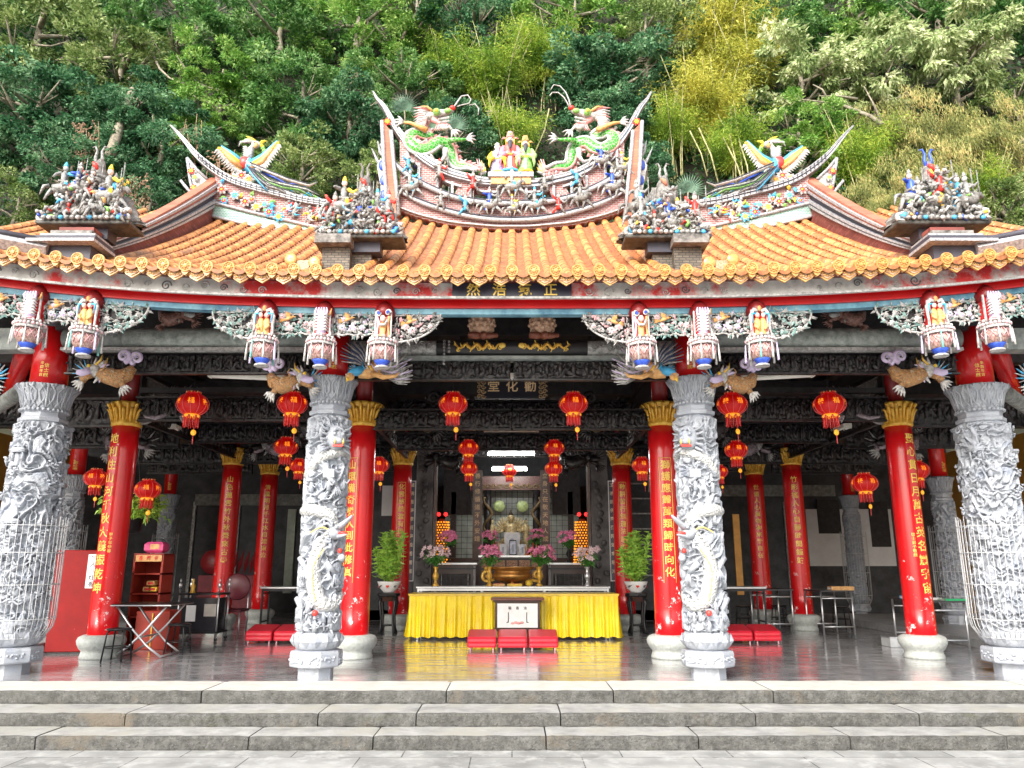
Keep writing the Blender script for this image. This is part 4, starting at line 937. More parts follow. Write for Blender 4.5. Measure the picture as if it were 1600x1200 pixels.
# plinths and low platforms in the side wings
pf=M('platform_stone',(.26,.27,.28),.35,var=.25,scale=5,col2=(.42,.43,.43))
mb=MB(); mb.box((-9.0,13.5,.07),(4.4,8.4,.14),pf,bev=.01); mb.box((9.2,14.4,.07),(4.2,8.2,.14),pf,bev=.01); mb.box((0,19.7,.12),(8.2,3.0,.24),pf,bev=.01)
mb.build('platform',temple)
# ---------------- ridges ----------------
YRG=12.5
def px2(p,Y=YRG): v=at(p[0],p[1],Y); return (v.x,v.z)
def smooth_line(pts,n):
    pts=[Vector((p[0],p[1],0)) for p in pts]; out=[]; m=len(pts)-1
    for k in range(n+1):
        x=m*k/n; i=min(int(x),m-1); f=x-i; p0=pts[max(i-1,0)];p1=pts[i];p2=pts[i+1];p3=pts[min(i+2,m)]
        q=.5*((2*p1)+(p2-p0)*f+(2*p0-5*p1+4*p2-p3)*f*f+(3*p1-p0-3*p2+p3)*f**3); out.append((q.x,q.y))
    return out
def line(pixels,n=40): return smooth_line([px2(p) for p in pixels],n)
def offs(l,a):
    out=[]; n=len(l)
    for i,(x,z) in enumerate(l):
        d=Vector((l[min(i+1,n-1)][0]-l[max(i-1,0)][0],l[min(i+1,n-1)][1]-l[max(i-1,0)][1])); d.normalize(); aa=a(i/(n-1)) if callable(a) else a; out.append((x-d.y*aa,z+d.x*aa))
    return out
def mirror(l): return [(-x,z) for x,z in l]
def studs(mb,l,y,r,m,step=.06):
    acc=0
    for i in range(len(l)-1):
        a,b=Vector(l[i]),Vector(l[i+1]); L=(b-a).length; t=-acc
        while t+step<=L: t+=step; p=a.lerp(b,t/L); mb.ell((p.x,y,p.y),(r*.9,r*.6,r),m,6,4)
        acc=L-t
whitem=M('white_mosaic',(.20,.20,.22),.45,var=.3,scale=30,col2=(.56,.56,.58)); darkl=M('dark_line',(.05,.05,.07),.6)
# central ridge wall
ridge=bpy.data.objects.new('main_ridge',None); C.objects.link(ridge); ridge.parent=temple; ridge['label']='tall curved central ridge wall of pink brick with upswept horns'
half_top=[(800,292),(760,291),(735,286),(700,276),(665,256),(640,232),(620,205),(602,172),(590,157),(583,144)]
def sym(pix,n=30):
    h=line(pix,n); r=mirror(h); return h[::-1]+[] , r
for s_ in (1,-1):
    f=(lambda l:l) if s_==1 else mirror
    top=f(line(half_top,44)); mb=MB(); up=1 if s_==-1 else -1
    def band(l,w0,w1,y0,y1,m,mbx):
        a=offs(l,lambda t:w0*(1-.85*max(0,t-.5)/.5)); b_=offs(l,lambda t:w1*(1-.85*max(0,t-.5)/.5)); q=lambda y:(lambda t:12.5+(y-12.5)*(1-.8*max(0,t-.45)/.55)); mbx.strip(a,b_,q(y0),q(y1),m)
    u=-1 if s_==1 else 1
    band(top,-.02,.02,12.30,12.70,whitem,mb); band(top,.02,.035,12.33,12.67,darkl,mb); band(top,.035,.06,12.31,12.69,whitem,mb); band(top,-.045,-.02,12.34,12.66,M('blue_mosaic_line',(.10,.30,.52),.5,var=.4,scale=30,col2=(.5,.65,.8)),mb); band(top,-.085,-.045,12.32,12.68,whitem,mb)
    mb.build('ridge_cap',ridge)
    body_top=f(line([(800,296),(760,295),(735,290),(700,280),(665,262),(640,240),(626,222)],30)); body_bot=f(line([(800,362),(775,362),(750,360),(710,356),(680,350),(650,342),(626,333)],30))
    mid=f(line([(800,325),(760,324),(720,318),(690,308),(660,294),(640,282),(622,266),(605,245),(597,233)],30)); low=f(line([(800,351),(760,349),(720,342),(680,331),(650,319),(623,304)],30))
    # openwork: solid wall below the middle band, piers above it
    mb=MB(); midb=f(line([(800,325),(760,324),(720,318),(690,308),(660,294),(640,282),(626,270)],30)); mb.strip(body_bot,midb,12.40,12.60,brickp); mb.build('brick_wall',ridge)
    mb=MB(); segs=[(.0,.12),(.28,.42),(.56,.72),(.88,1.0)]
    for a,b_ in segs: i0,i1=int(a*30),int(b_*30); mb.strip(midb[i0:i1+1],body_top[i0:i1+1],12.40,12.60,brickp)
    mb.strip(offs(body_top,-.10 if s_==-1 else .10) if False else [(x,z-.10) for x,z in body_top],body_top,12.41,12.59,brickp); mb.build('openwork_piers',ridge)
    for a,b_ in ((.12,.28),(.42,.56),(.72,.88)):
        mb=MB()
        i0,i1=int(a*30)+0,int(b_*30)+0
        for i in (i0,i1):
            x=midb[i][0]; mb.box((x,12.40,(midb[i][1]+body_top[i][1])/2),(.045,.10,body_top[i][1]-midb[i][1]-.08),whitem)
        mb.strip([(x,z+.0) for x,z in midb[i0:i1+1]],[(x,z+.045) for x,z in midb[i0:i1+1]],12.36,12.45,whitem); mb.strip([(x,z-.14) for x,z in body_top[i0:i1+1]],[(x,z-.10) for x,z in body_top[i0:i1+1]],12.36,12.45,whitem)
        mb.build('window_frame',ridge)
    mb=MB()
    for l,w in ((mid,.045),(low,.04)):
        mb.tube([(x,12.33,z) for x,z in l],[w,w,w,w*.5],whitem,8); mb.tube([(x,12.31,z+.05) for x,z in l],[w*.4,w*.3],darkl,6)
    botl=f(line([(800,362),(775,362),(750,360),(710,356),(680,350),(650,342),(626,333)],30)); mb.strip([(x,z+.03) for x,z in botl],[(x,z+.055) for x,z in botl],12.34,12.42,whitem)
    mb.build('white_bands',ridge)
    # end pier and leaf scroll
    mb=MB(); pa=f([px2(p) for p in ((626,345),(622,300),(618,262),(614,215))]); pb=f([px2(p) for p in ((607,345),(606,300),(603,262),(600,200))])
    mb.strip(pa,pb,12.28,12.72,brickv); 
    for q in (pa,pb): mb.tube([(x,12.27,z) for x,z in q],.035,whitem,7)
    mb.build('end_pier',ridge)
    mb=MB(); o1=f([px2(p) for p in ((607,345),(600,320),(595,290),(590,262),(596,250),(604,272),(607,300))]); mb.prism(o1,12.42,12.56,offw)
    for k,(a,b_) in enumerate(((598,262),(600,285),(601,308),(602,325))): c=px2((a,b_)); mb.ell(((c[0]*(1 if s_==1 else -1)),12.41,c[1]),(.06,.03,.10),cobalt,9,6)
    for a in (((603,250),(594,238),(590,220)),((606,235),(598,215),(596,195)),((600,262),(590,252),(581,232))): mb.tube([(px2(p)[0]*s_,12.5,px2(p)[1]) for p in a],[.04,.03,.008],whitem,7)
    for q,(a,b_) in enumerate(((607,196),(606,212),(608,225))): flower(mb,px2((a,b_))[0]*s_,px2((a,b_))[1],.09,(redp,offw,redp)[q],yelp,greenp,12.40)
    mb.build('leaf_scroll',ridge)
# side ridges
for s_ in (1,-1):
    sr=bpy.data.objects.new('side_ridge',None); C.objects.link(sr); sr.parent=temple; sr['label']=('left' if s_==1 else 'right')+' ridge wall of pink brick with porcelain flowers and one upswept horn'
    f=(lambda l:l) if s_==1 else mirror
    top=f(line([(610,334),(560,331),(520,325),(480,319),(440,309),(400,299),(365,287),(335,268),(310,246),(290,222),(278,208),(267,197)],50)); mb=MB()
    g=lambda w:(lambda t:w*(1-.85*max(0,t-.65)/.35)); q_=lambda y:(lambda t:12.5+(y-12.5)*(1-.8*max(0,t-.55)/.45))
    for w0,w1,y0,y1,m in ((-.06,-.02,12.31,12.69,whitem),(-.02,0,12.34,12.66,darkl),(0,.022,12.3,12.7,whitem),(.022,.032,12.33,12.67,darkl),(.032,.055,12.31,12.69,whitem)): mb.strip(offs(top,g(w0)),offs(top,g(w1)),q_(y0),q_(y1),m)
    for i in range(0,36): a=top[i]; mb.box((a[0],12.31,a[1]+.0),(.012,.03,.09),darkl)
    mb.build('ridge_cap',sr)
    bt=f(line([(625,336),(560,334),(500,325),(440,312),(400,303),(365,290),(340,274)],30)); bm=f(line([(625,378),(560,374),(500,361),(440,347),(400,338),(365,329),(336,322)],30)); bb=f(line([(625,392),(560,390),(500,377),(440,366),(400,358),(365,350),(336,343)],30))
    mb=MB(); mb.strip(bm,bt,12.40,12.6,brickp); mb.build('brick_wall',sr); mb=MB(); mb.strip(bb,bm,12.38,12.6,scalem); mb.build('scale_band',sr)
    mb=MB(); mb.tube([(x,12.36,z) for x,z in bm],.03,whitem,7); mb.tube([(x,12.36,z) for x,z in bb],.03,whitem,7); mb.build('white_bands',sr)
    mb=MB(); rr=random.Random(5 if s_==1 else 6)
    cols=(redp,yelp,skyb,offw,orangep)
    for k,(a,b_) in enumerate(((388,322),(405,330),(425,338),(372,312),(352,303),(440,345),(398,318),(418,326),(355,320))):
        c=px2((a,b_)); flower(mb,c[0]*s_,c[1],.11 if k<6 else .08,(offw,offw,skyb)[k%3],(redp,yelp,redp,skyb)[k%4],(yelp,greenp)[k%2],12.36)
    for k in range(34):
        a=rr.uniform(350,600); b_=rr.uniform(.15,.85); i=0
        z0=np.interp(a,[340,365,400,440,500,560,600],[322,329,338,347,361,374,378]); z1=np.interp(a,[340,365,400,440,500,560,600],[278,292,305,314,327,336,338]); c=px2((a,z0+(z1-z0)*b_)); an=rr.uniform(0,2*PI)
        if a<445: mb.leaf((c[0]*s_,12.38,c[1]),(math.cos(an),-.3,math.sin(an)),(0,-1,0),.14,.04,rr.choice((greenp,skyb,greenp,yelp)))
        else:
            p=Vector((c[0]*s_,12.36,c[1])); mb.ell(p,(.05,.045,.09),rr.choice((greyfig,greyfig,offw,purp)),7,5); mb.ell(p+Vector((.01,-.02,.11)),.035,rr.choice((offw,greyfig)),6,5)
            for q in range(4): an=q*1.6+rr.random(); mb.tube([p,p+Vector((.07*math.cos(an),-.04,.08*math.sin(an))),p+Vector((.13*math.cos(an+.4),-.03,.12*math.sin(an+.4)))],[.025,.018,.008],rr.choice((greyfig,offw,greyfig,redp,yelp,skyb)),5)
    br=[px2(p) for p in ((352,300),(375,318),(398,330),(420,345),(440,350))]; mb.tube([(x*s_,12.38,z) for x,z in br],[.01,.02,.012],darkl,5)
    mb.build('porcelain_flowers',sr)
    # triangular end leaf
    mb=MB(); tri=f([px2(p) for p in ((296,252),(301,305),(306,318),(326,283))]); mb.prism(tri,12.44,12.56,offw)
    for q in range(3): mb.tube([(px2(p)[0]*s_,12.43,px2(p)[1]) for p in (((295,250),(300,285),(306,318)),((295,250),(310,268),(326,283)),((285,285),(297,300),(310,314)))[q]],.028,whitem,6)
    for q,(a,b_) in enumerate(((303,272),(309,282),(307,298))): flower(mb,px2((a,b_))[0]*s_,px2((a,b_))[1],.08,(redp,offw,redp)[q],greenp,yelp,12.40)
    mb.build('end_leaf',sr)
# verge ridges coming forward down the roof
def verge(X,y0,y1,h0,h1,capm,label,th=.26,curl=0):
    mb=MB(); n=26; L=[]
    for k in range(n+1):
        y=y0+(y1-y0)*k/n; t=k/n; h=h0+(h1-h0)*t; L.append((y,roofz(X,y),h))
    def layer(dz0,dz1,w,m,frac=(0,1)):
        vs=[];fs=[];r=[q for q in range(n+1) if frac[0]<=q/n<=frac[1]]
        for q in r:
            y,z,h=L[q]; a=z+h*dz0; b_=z+h*dz1
            vs+= [(X-w,y,a),(X+w,y,a),(X+w,y,b_),(X-w,y,b_)]
        for i in range(len(r)-1):
            o=i*4; fs+=[(o+j,o+(j+1)%4,o+4+(j+1)%4,o+4+j) for j in range(4)]
        fs.append((3,2,1,0)); e=(len(r)-1)*4; fs.append((e,e+1,e+2,e+3)); mb.add(vs,fs,m)
    layer(-.1,.36,th*.36,brickd); layer(.36,.43,th*.5,whitem); layer(.43,.47,th*.42,darkl); layer(.47,.54,th*.52,whitem); layer(.54,.70,th*.30,darkl)
    layer(.70,.76,th*.5,whitem); layer(.76,.84,th*.42,capm); layer(.84,.92,th*.5,whitem); layer(.92,1.0,th*.34,capm)
    o=mb.build('verge_ridge',temple); o['label']=label; return o
for s_ in (1,-1):
    verge(-5.32*s_,8.75,12.55,.22,.82,brickv,('left' if s_==1 else 'right')+' outer verge with terracotta cap and white stripes sweeping to the front')
    verge(-2.08*s_,9.9,12.3,.22,.28,whitem,'low verge edging the middle roof',.16)
    mb=MB(); zz=roofz(5.3,8.9); mb.box((-5.30*s_,8.76,zz-.08),(.6,.5,.24),darkl)
    for q,(w_,l_,h_,m_) in enumerate(((.80,.5,.035,whitem),(.74,.45,.05,darkl),(.66,.42,.035,whitem),(.5,.4,.05,dirty),(.42,.3,.10,brickd))): mb.box((-5.30*s_,8.62+.05*q,zz+.06+.06*q),(w_,l_,h_),m_)
    # hip ridge running outward along the eave corner
    mb.tube([(-5.5*s_,8.5,roofz(5.3,8.5)+.16),(-6.3*s_,8.3,roofz(6.3,8.3)+.20),(-7.4*s_,8.1,roofz(7.4,8.1)+.40)],.09,whitem,4,smooth=False); mb.tube([(-5.5*s_,8.5,roofz(5.3,8.5)+.27),(-6.3*s_,8.3,roofz(6.3,8.3)+.31),(-7.4*s_,8.1,roofz(7.4,8.1)+.52)],.035,darkl,6)
    mb.build('hip_ridge',temple)
    # inner brick tower carrying the figures
    mb=MB(); X=-2.28*s_; zt=5.34; mb.box((X,9.55,zt-.28),(.36,.5,.62),brick_mat('mossy_brick',(.12,.10,.08),(.20,.17,.13),(.05,.045,.04),.09,.035,.005) if 'mossy_brick' not in MC else MC['mossy_brick']); mb.box((X-.02*s_,9.4,zt-.02),(.46,.5,.12),dirty); mb.box((X+.28*s_,9.9,zt-.2),(.30,.9,.45),MC['mossy_brick']); mb.build('ridge_tower',temple)
    mb=MB()
    for q,(dx,dz) in enumerate(((-.52,-.33),(-.22,-.37))):
        T=TR((X+dx*s_,9.12,zt+dz),rx=PI/2); mb.lathe([(.075,0),(.08,.012),(.07,.025),(.03,.02),(.0,.03)],endt,14,T=T); mb.tube([(X+dx*s_,9.14,zt+dz),(X+dx*s_,9.7,zt+dz+.10)],.06,tile,8)
    mb.prism([(X-.5*s_,zt-.34),(X-.26*s_,zt-.34),(X-.3*s_,zt-.45),(X-.38*s_,zt-.49),(X-.46*s_,zt-.45)][::s_],9.12,9.15,MC['drip_tile_pattern']); mb.build('small_eave_tiles',temple)
# relief figures over the central wall
def figure_mesh(c1,c2,c3,pose=0,horse=False):
    mb=MB(); z=0
    if horse:
        mb.tube([(-.13,0,.19),(-.05,0,.21),(.06,0,.21),(.12,0,.26),(.16,0,.32),(.21,0,.33),(.25,0,.28)],[.07,.08,.08,.065,.05,.042,.028],c3,9)
        for x,dx in ((-.14,-.05),(-.08,.03),(.10,-.03),(.15,.09)): mb.tube([(x,0,.18),(x+dx,-.02,.08),(x+dx*1.6,-.02,.0)],[.04,.022,.016],c3,6)
        mb.tube([(-.18,0,.24),(-.25,0,.22),(-.29,0,.08)],[.03,.028,.008],c3,6); 
        for k in range(4): mb.leaf((.12+.035*k,0,.31+.03*k),(-.5,0,1),(0,-1,0),.06,.02,c2)
        z=.22
    mb.tube([(0,0,z+.02),(0,0,z+.12),(0,0,z+.22),(0,0,z+.27)],[.07,.055,.065,.03],c1,10,flat=.75); mb.ell((0,0,z+.325),(.038,.038,.045),skin if pose%3 else offw,8,6); mb.tube([(0,0,z+.35),(0,0,z+.38),(0,0,z+.43)],[.035,.03,.008],c2,7)
    mb.tube([(-.05,0,z+.24),(-.11,-.03,z+.20+.05*pose),(-.13,-.06,z+.14+.10*pose)],[.03,.024,.016],c1,6); mb.tube([(.05,0,z+.24),(.12,-.03,z+.22-.03*pose),(.17,-.05,z+.27-.04*pose)],[.03,.024,.016],c2,6)
    mb.tube([(.17,-.05,z+.05),(.17,-.05,z+.45)],.008,greyfig,4)
    for s_ in (-1,1): mb.tube([(s_*.03,0,z+.06),(s_*.06,-.02,z-.05 if horse else .03),(s_*(.07+.03*pose),-.01,z-.12 if horse else -.07)],[.035,.028,.02],c2 if s_>0 else c1,6)
    mb.box((0,0,z+.10),(.13,.11,.025),c3); mb.leaf((.03,-.05,z+.1),(.3,-.2,-1),(0,-1,0),.12,.03,c2)
    return mb
FM=[]
for k,(a,b_,c,p,h) in enumerate(((greyfig,skyb,greyfig,0,True),(greyfig,redp,greyfig,1,False),(cobalt,greyfig,greyfig,1,True),(greyfig,greyfig,dirty,0,False),(redp,greyfig,greyfig,2,False),(greyfig,yelp,greyfig,1,True),(skyb,greyfig,dirty,2,False),(greyfig,greyfig,dirty,0,True))):
    o=figure_mesh(a,b_,c,p,h).build('figure'); FM.append(o)
def fig(k,parent,loc,sc=1,rz=0):
    src=FM[k%8]
    if not src.parent: c=src; src.parent=parent
    else: c=src.copy(); C.objects.link(c); c.parent=parent
    c.location=loc; c.rotation_euler=(0,0,rz); c.scale=(sc,)*3 if not hasattr(sc,'__len__') else sc; c.name='figure'; return c
rr=random.Random(9)
for k,(a,b_,sc) in enumerate(((642,318,.95),(690,333,.9),(728,340,.9),(765,345,.9),(800,347,.7),(835,345,.9),(872,338,.9),(905,335,.9),(955,318,1),(640,275,.8),(688,288,.95),(740,305,.9),(800,318,1.0),(850,305,.9),(900,298,.85),(938,275,.85),(970,285,.8))):
    x,z=px2((a,b_)); fig(k*3+k//3,ridge,(x,12.30,z+.02),sc*.92)
# ---------------- roof sculptures (things that stand on the roof) ----------------
def rockery(h,w,seed):
    mb=MB(); r_=random.Random(seed)
    for k in range(9):
        x=r_.uniform(-w*.4,w*.4); hh=h*(1-abs(x)/(w*.55))*r_.uniform(.5,.9); n=8; vs=[];fs=[]; N=12
        for i in range(n+1):
            for j in range(N):
                a=2*PI*j/N; t=i/n; rad=.22*(1-.7*t)*(1+.5*fbm(k*3+math.cos(a)*1.5,math.sin(a)*1.5,t*4)); vs.append((x+rad*math.cos(a)*1.2,.08+rad*.7*math.sin(a),.05+hh*t))
        for i in range(n):
            for j in range(N): q=(j+1)%N; fs.append((i*N+j,i*N+q,(i+1)*N+q,(i+1)*N+j))
        fs.append(tuple(n*N+j for j in range(N))); mb.add(vs,fs,dirty,False)
    vs=[];fs=[];NA=40;NR=18
    for i in range(NR+1):
        for j in range(NA):
            a=2*PI*j/NA; ph=PI/2*i/NR; d=Vector((math.cos(a)*math.cos(ph),math.sin(a)*math.cos(ph),math.sin(ph))); k_=1+.28*fbm(d.x*2+seed,d.y*2,d.z*2)+.16*fbm(d.x*7+seed,d.y*7,d.z*3); vs.append((d.x*w*.42*k_*(1-.35*d.z),.06+d.y*.20*k_,.04+d.z*h*.62*k_))
    for i in range(NR):
        for j in range(NA): q=(j+1)%NA; fs.append((i*NA+j,i*NA+q,(i+1)*NA+q,(i+1)*NA+j))
    mb.add(vs,fs,dirty,False)
    for k in range(110):
        x=r_.uniform(-w*.48,w*.48); zm=h*.72*max(.10,1-abs(x)/(w*.5))**.9; p=Vector((x,-.20+r_.uniform(-.05,.03),r_.uniform(.06,zm))); a=r_.uniform(0,6.3); L_=r_.uniform(.04,.10); mm=r_.choice((greyfig,greyfig,dirty,dirty,offw,greyfig,(redp,skyb,cobalt,yelp,greenp,orangep)[k%6]))
        mb.tube([p,p+Vector((L_*.5*math.cos(a),-.02,L_*.5*math.sin(a)+.01)),p+Vector((L_*math.cos(a+.5),-.01,L_*math.sin(a+.5)))],[.022,.020,.010],mm,6)
        if k%4==0: mb.ell(p+Vector((0,-.03,.03)),.024,r_.choice((greyfig,offw)),6,5)
    for k in range(26):
        x=r_.uniform(-w*.42,w*.42); z=r_.uniform(.1,h*.6*(1-abs(x)/w)); mb.ell((x,-.06+r_.uniform(-.04,.04),z),(r_.uniform(.03,.07),.04,r_.uniform(.03,.08)),r_.choice((dirty,greyfig,greyfig,dirty,offw)),7,5)
    return mb
def sculpture(name,label,loc,w,h,seed,figs,crest):
    t_=thing(name,label,'roof sculpture',loc,group='figure groups on the roof corners'); mb=MB(); mb.box((0,.04,-.10),(w*.45,.22,.14),darkl); mb.box((0,0,.0),(w,.42,.06),M('wet_black_stone',(.035,.033,.03),.6,var=.6,scale=12,col2=(.13,.125,.11)),bev=.02); mb.box((0,0,.06),(w*.85,.4,.08),dirty,bev=.02)
    for s_ in (-1,1): mb.tube(spiral((s_*w*.45,-.18,.08),.09,1.2,d=s_,a0=1),[.035,.02],offw,7); mb.ell((s_*w*.42,-.2,.08),.05,skyb if s_<0 else cobalt,8,5)
    for k in range(14): mb.ell((-w*.4+w*.8*k/13,-.24,.04),(.035,.03,.03),(greyfig,offw,greyfig,skyb,greyfig)[k%5],6,4)
    mb.build('base',t_); rockery(h*.92,w*.95,seed).build('rock',t_)
    for k,(x,z,s_,r2) in enumerate(figs): x*=.85; z=min(z,h*.58*(1-abs(x)/.62)); fig(seed+k,t_,(x,-.13-.02*(k%3),z),s_,r2)
    mb=MB(); mb.tube([(0,0,h*.35),(.02,0,h*.6),(0,0,h*.75),(.03,0,h*.84)],[.16,.12,.08,.04],dirty,9)
    for s_ in (-1,1): mb.tube([(s_*.02,-.02,h*.76),(s_*.045,-.03,h*.86),(s_*.03,-.03,h*.94),(s_*.06,-.03,h),(s_*.10,-.03,h*.99)],[.028,.022,.016,.014,.005],crest[0],7)
    mb.tube([(.03,-.08,h*.68),(.0,-.10,h*.74),(-.04,-.08,h*.78)],[.02,.035,.012],crest[1],6); mb.tube([(-.06,-.08,h*.58),(.0,-.10,h*.62),(.06,-.08,h*.60)],[.015,.03,.01],crest[2],6)
    for k in range(14): a=k*2.4; q=h*(.4+.4*k/14); rr_=.15-.008*k; mb.tube([(rr_*math.cos(a)*.6,-.1*abs(math.sin(a)),q),(rr_*math.cos(a),-.12*abs(math.sin(a)),q+.05),(rr_*1.3*math.cos(a),-.10*abs(math.sin(a)),q+.10)],[.03,.022,.006],(greyfig,dirty,offw,greyfig,crest[1])[k%5],5); mb.build('crest',t_); return t_
p=at(142,357,8.95); sculpture('figure_sculpture','weathered porcelain warriors and horses on the left outer roof corner',(p.x,8.95,p.z),1.15,1.12,0,((-.40,.34,.85,.3),(-.30,.10,1,.2),(-.15,.30,.8,-.3),(.02,.12,.95,0),(.03,.42,.8,0),(.30,.14,1,.2),(.36,.40,.85,-.4),(-.08,-.02,.85,0),(.18,.02,.75,1)),(greyfig,redp,orangep))
p=at(1462,357,8.95); sculpture('figure_sculpture','blackened group with blue robed warriors on the right outer roof corner below the dry bamboo',(p.x,8.95,p.z),1.15,1.08,2,((-.38,.16,.9,.2),(-.28,.30,.8,.1),(.02,.40,.9,-.3),(-.05,.10,1,0),(.30,.30,.9,-.3),(.40,.10,.9,.2),(.15,-.03,.85,0)),(cobalt,redp,greyfig))
p=at(566,378,9.45); sculpture('figure_sculpture','red and blue riders before a rock between the left phoenix and the middle ridge',(p.x,9.45,p.z),1.12,1.12,4,((-.42,.30,.9,.1),(-.28,.22,1,.2),(-.14,.14,.85,0),(.10,.12,.95,0),(.24,.14,.85,0),(.42,.28,.9,-.4),(-.02,.0,.95,0),(.02,.42,.8,0),(.36,.08,.85,.4)),(dirty,redp,skyb))
p=at(1040,378,9.45); sculpture('figure_sculpture','pale craggy rock with small figures between the middle ridge and the right phoenix',(p.x,9.45,p.z),1.12,1.12,7,((-.45,.28,.9,.1),(-.40,.06,.9,.2),(-.20,.04,.8,0),(.02,.0,1,0),(.30,.14,.95,0),(.44,.30,.9,-.4),(.18,.06,.8,0)),(greyfig,terr,greyfig))
# dragons on the main ridge
scg=M('green_dragon_scale',(.03,.32,.015),.35,var=.2,scale=20)
def voro_scale(m,c2,sc=26):
    t,b=nodes(m); tc=t.nodes.new('ShaderNodeTexCoord'); v=t.nodes.new('ShaderNodeTexVoronoi'); v.feature='DISTANCE_TO_EDGE'; v.inputs['Scale'].default_value=sc; t.links.new(tc.outputs['Object'],v.inputs['Vector'])
    mr=t.nodes.new('ShaderNodeMapRange'); mr.inputs['From Min'].default_value=.02; mr.inputs['From Max'].default_value=.08; t.links.new(v.outputs['Distance'],mr.inputs[0])
    mx=t.nodes.new('ShaderNodeMix'); mx.data_type='RGBA'; mx.inputs[6].default_value=(*c2,1); t.links.new(b.inputs['Base Color'].links[0].from_socket,mx.inputs[7]); t.links.new(mr.outputs[0],mx.inputs[0]); t.links.new(mx.outputs[2],b.inputs['Base Color'])
voro_scale(scg,(.45,.55,.35),17)
pinkfin=M('pink_fin',(.75,.20,.20),.4,var=.3,col2=(.85,.45,.42))
def dragon(s_,label):
    cx=at(712,277,YRG); t_=thing('dragon_statue',label,'dragon statue',(cx.x*s_,YRG,cx.z),group='dragons on the main ridge')
    def L(p,y=0): v=at(p[0],p[1],YRG); return Vector(((v.x-cx.x)*s_,y,v.z-cx.z))
    seq=[(668,183),(659,190),(661,202),(672,208),(664,212),(650,210),(641,220),(645,233),(658,240),(672,236),(684,224),(697,224),(705,236),(708,250),(716,259),(730,262),(741,268),(750,272)]
    l=smooth_line([(L(p).x,L(p).z) for p in seq],120); pts=[Vector((x,.10*math.sin(i*.09),z)) for i,(x,z) in enumerate(l)]
    rad=[.05,.06,.066,.07,.08,.092,.108,.12,.125,.122,.118,.112,.105,.095,.08,.065,.04,.018]
    mb=MB(); mb.tube(pts,rad,scg,14,up=(0,-1,0)); mb.build('body',t_)
    mb=MB(); bel=[]
    for i in range(0,119,3):
        d=(pts[min(i+1,120)]-pts[i]).normalized(); n=Vector((d.z,0,-d.x)); r_=float(np.interp(i/120,np.linspace(0,1,len(rad)),rad)); sgn=-1
        mb.leaf(pts[i]+n*r_*.8*sgn,n*sgn+d*.5,(0,-1,0),.11,.05,pinkfin,.1); bel.append(pts[i]-n*r_*.9*sgn+Vector((0,-.03,0)))
        if i%2==0: mb.leaf(pts[i]+n*r_*1.0*sgn+Vector((0,-.03,0)),n*sgn+d*.8,(0,-1,0),.12,.02,offw,.1)
    mb.tube([p+Vector((0,-.03,0)) for p in bel],.035,offw,6); sp=[]
    for i in range(0,121,4):
        d=(pts[min(i+1,120)]-pts[max(i-1,0)]).normalized(); n=Vector((d.z,0,-d.x)); r_=float(np.interp(i/120,np.linspace(0,1,len(rad)),rad)); sp.append(pts[i]-n*r_*.8+Vector((0,-r_*.5,0)))
    mb.tube(sp,.03,pinkfin,6); mb.build('spine_fins',t_)
    mb=MB(); h=L((676,184)); 
    mb.tube([L((664,184)),L((675,181)),L((688,178)),L((700,175)),L((708,171))],[.07,.09,.08,.06,.04],offw,10); mb.tube([L((676,186)),L((686,192)),L((696,194)),L((703,197))],[.06,.05,.04,.025],pinkfin,9)
    mb.ell(L((683,180),-.10),.07,greenp,9,7); mb.ell(L((683,180),-.15),.035,yelp,8,5); mb.ell(L((707,170),-.02),(.06,.06,.05),redp,8,6); mb.ell(L((700,176),-.06),(.07,.05,.05),greenp,8,6)
    for k in range(8): p=L((686+2.2*k,187-.4*k),-.06); mb.leaf(p,(0,0,-1),(0,-1,0),.06,.02,offw); mb.leaf(p+Vector((0,0,-.12)),(0,0,1),(0,-1,0),.05,.02,offw)
    mb.build('head',t_)
    mb=MB()
    for k in range(11): a=L((672-k*.8,176+2.3*k),-.04); mb.tube([a,a+Vector((-s_*.16,-.02,.06-.02*k)),a+Vector((-s_*(.30-.01*k),0,.07-.035*k))],[.03,.025,.005],offw if k%3 else pinkfin,6)
    for k in range(6): a=L((684+3*k,196),-.04); mb.tube([a,a+Vector((-s_*.03,-.02,-.10)),a+Vector((-s_*.07,-.02,-.15))],[.018,.014,.004],offw if k%2 else pinkfin,5)
    for q in (-1,1): mb.tube([L((677,178),q*.08),L((668,172),q*.1),L((658,171),q*.1)],[.03,.022,.006],orangep,6)
    mb.build('mane',t_)
    mb=MB(); w=[(708,171),(714,162),(721,152),(731,150),(736,157),(733,163),(724,165),(714,168)] if s_==1 else [(708,171),(711,158),(716,146),(725,136),(735,134),(740,142)]
    mb.tube([L(p,-.03) for p in [(x,y) for x,y in w]],[.018,.012,.010],offw,5); mb.build('whisker',t_); mb=MB(); w2=[(733,163),(742,161),(748,168),(747,178)] if s_==1 else [(708,172),(713,160),(719,150),(728,143),(737,143),(741,148)]
    mb.tube([L(p,.03) for p in w2],.012,offw,5); mb.build('whisker',t_); mb=MB(); mb.tube([L((704,197)),L((698,204)),L((692,208))],[.015,.006],offw,5); mb.build('beard',t_)
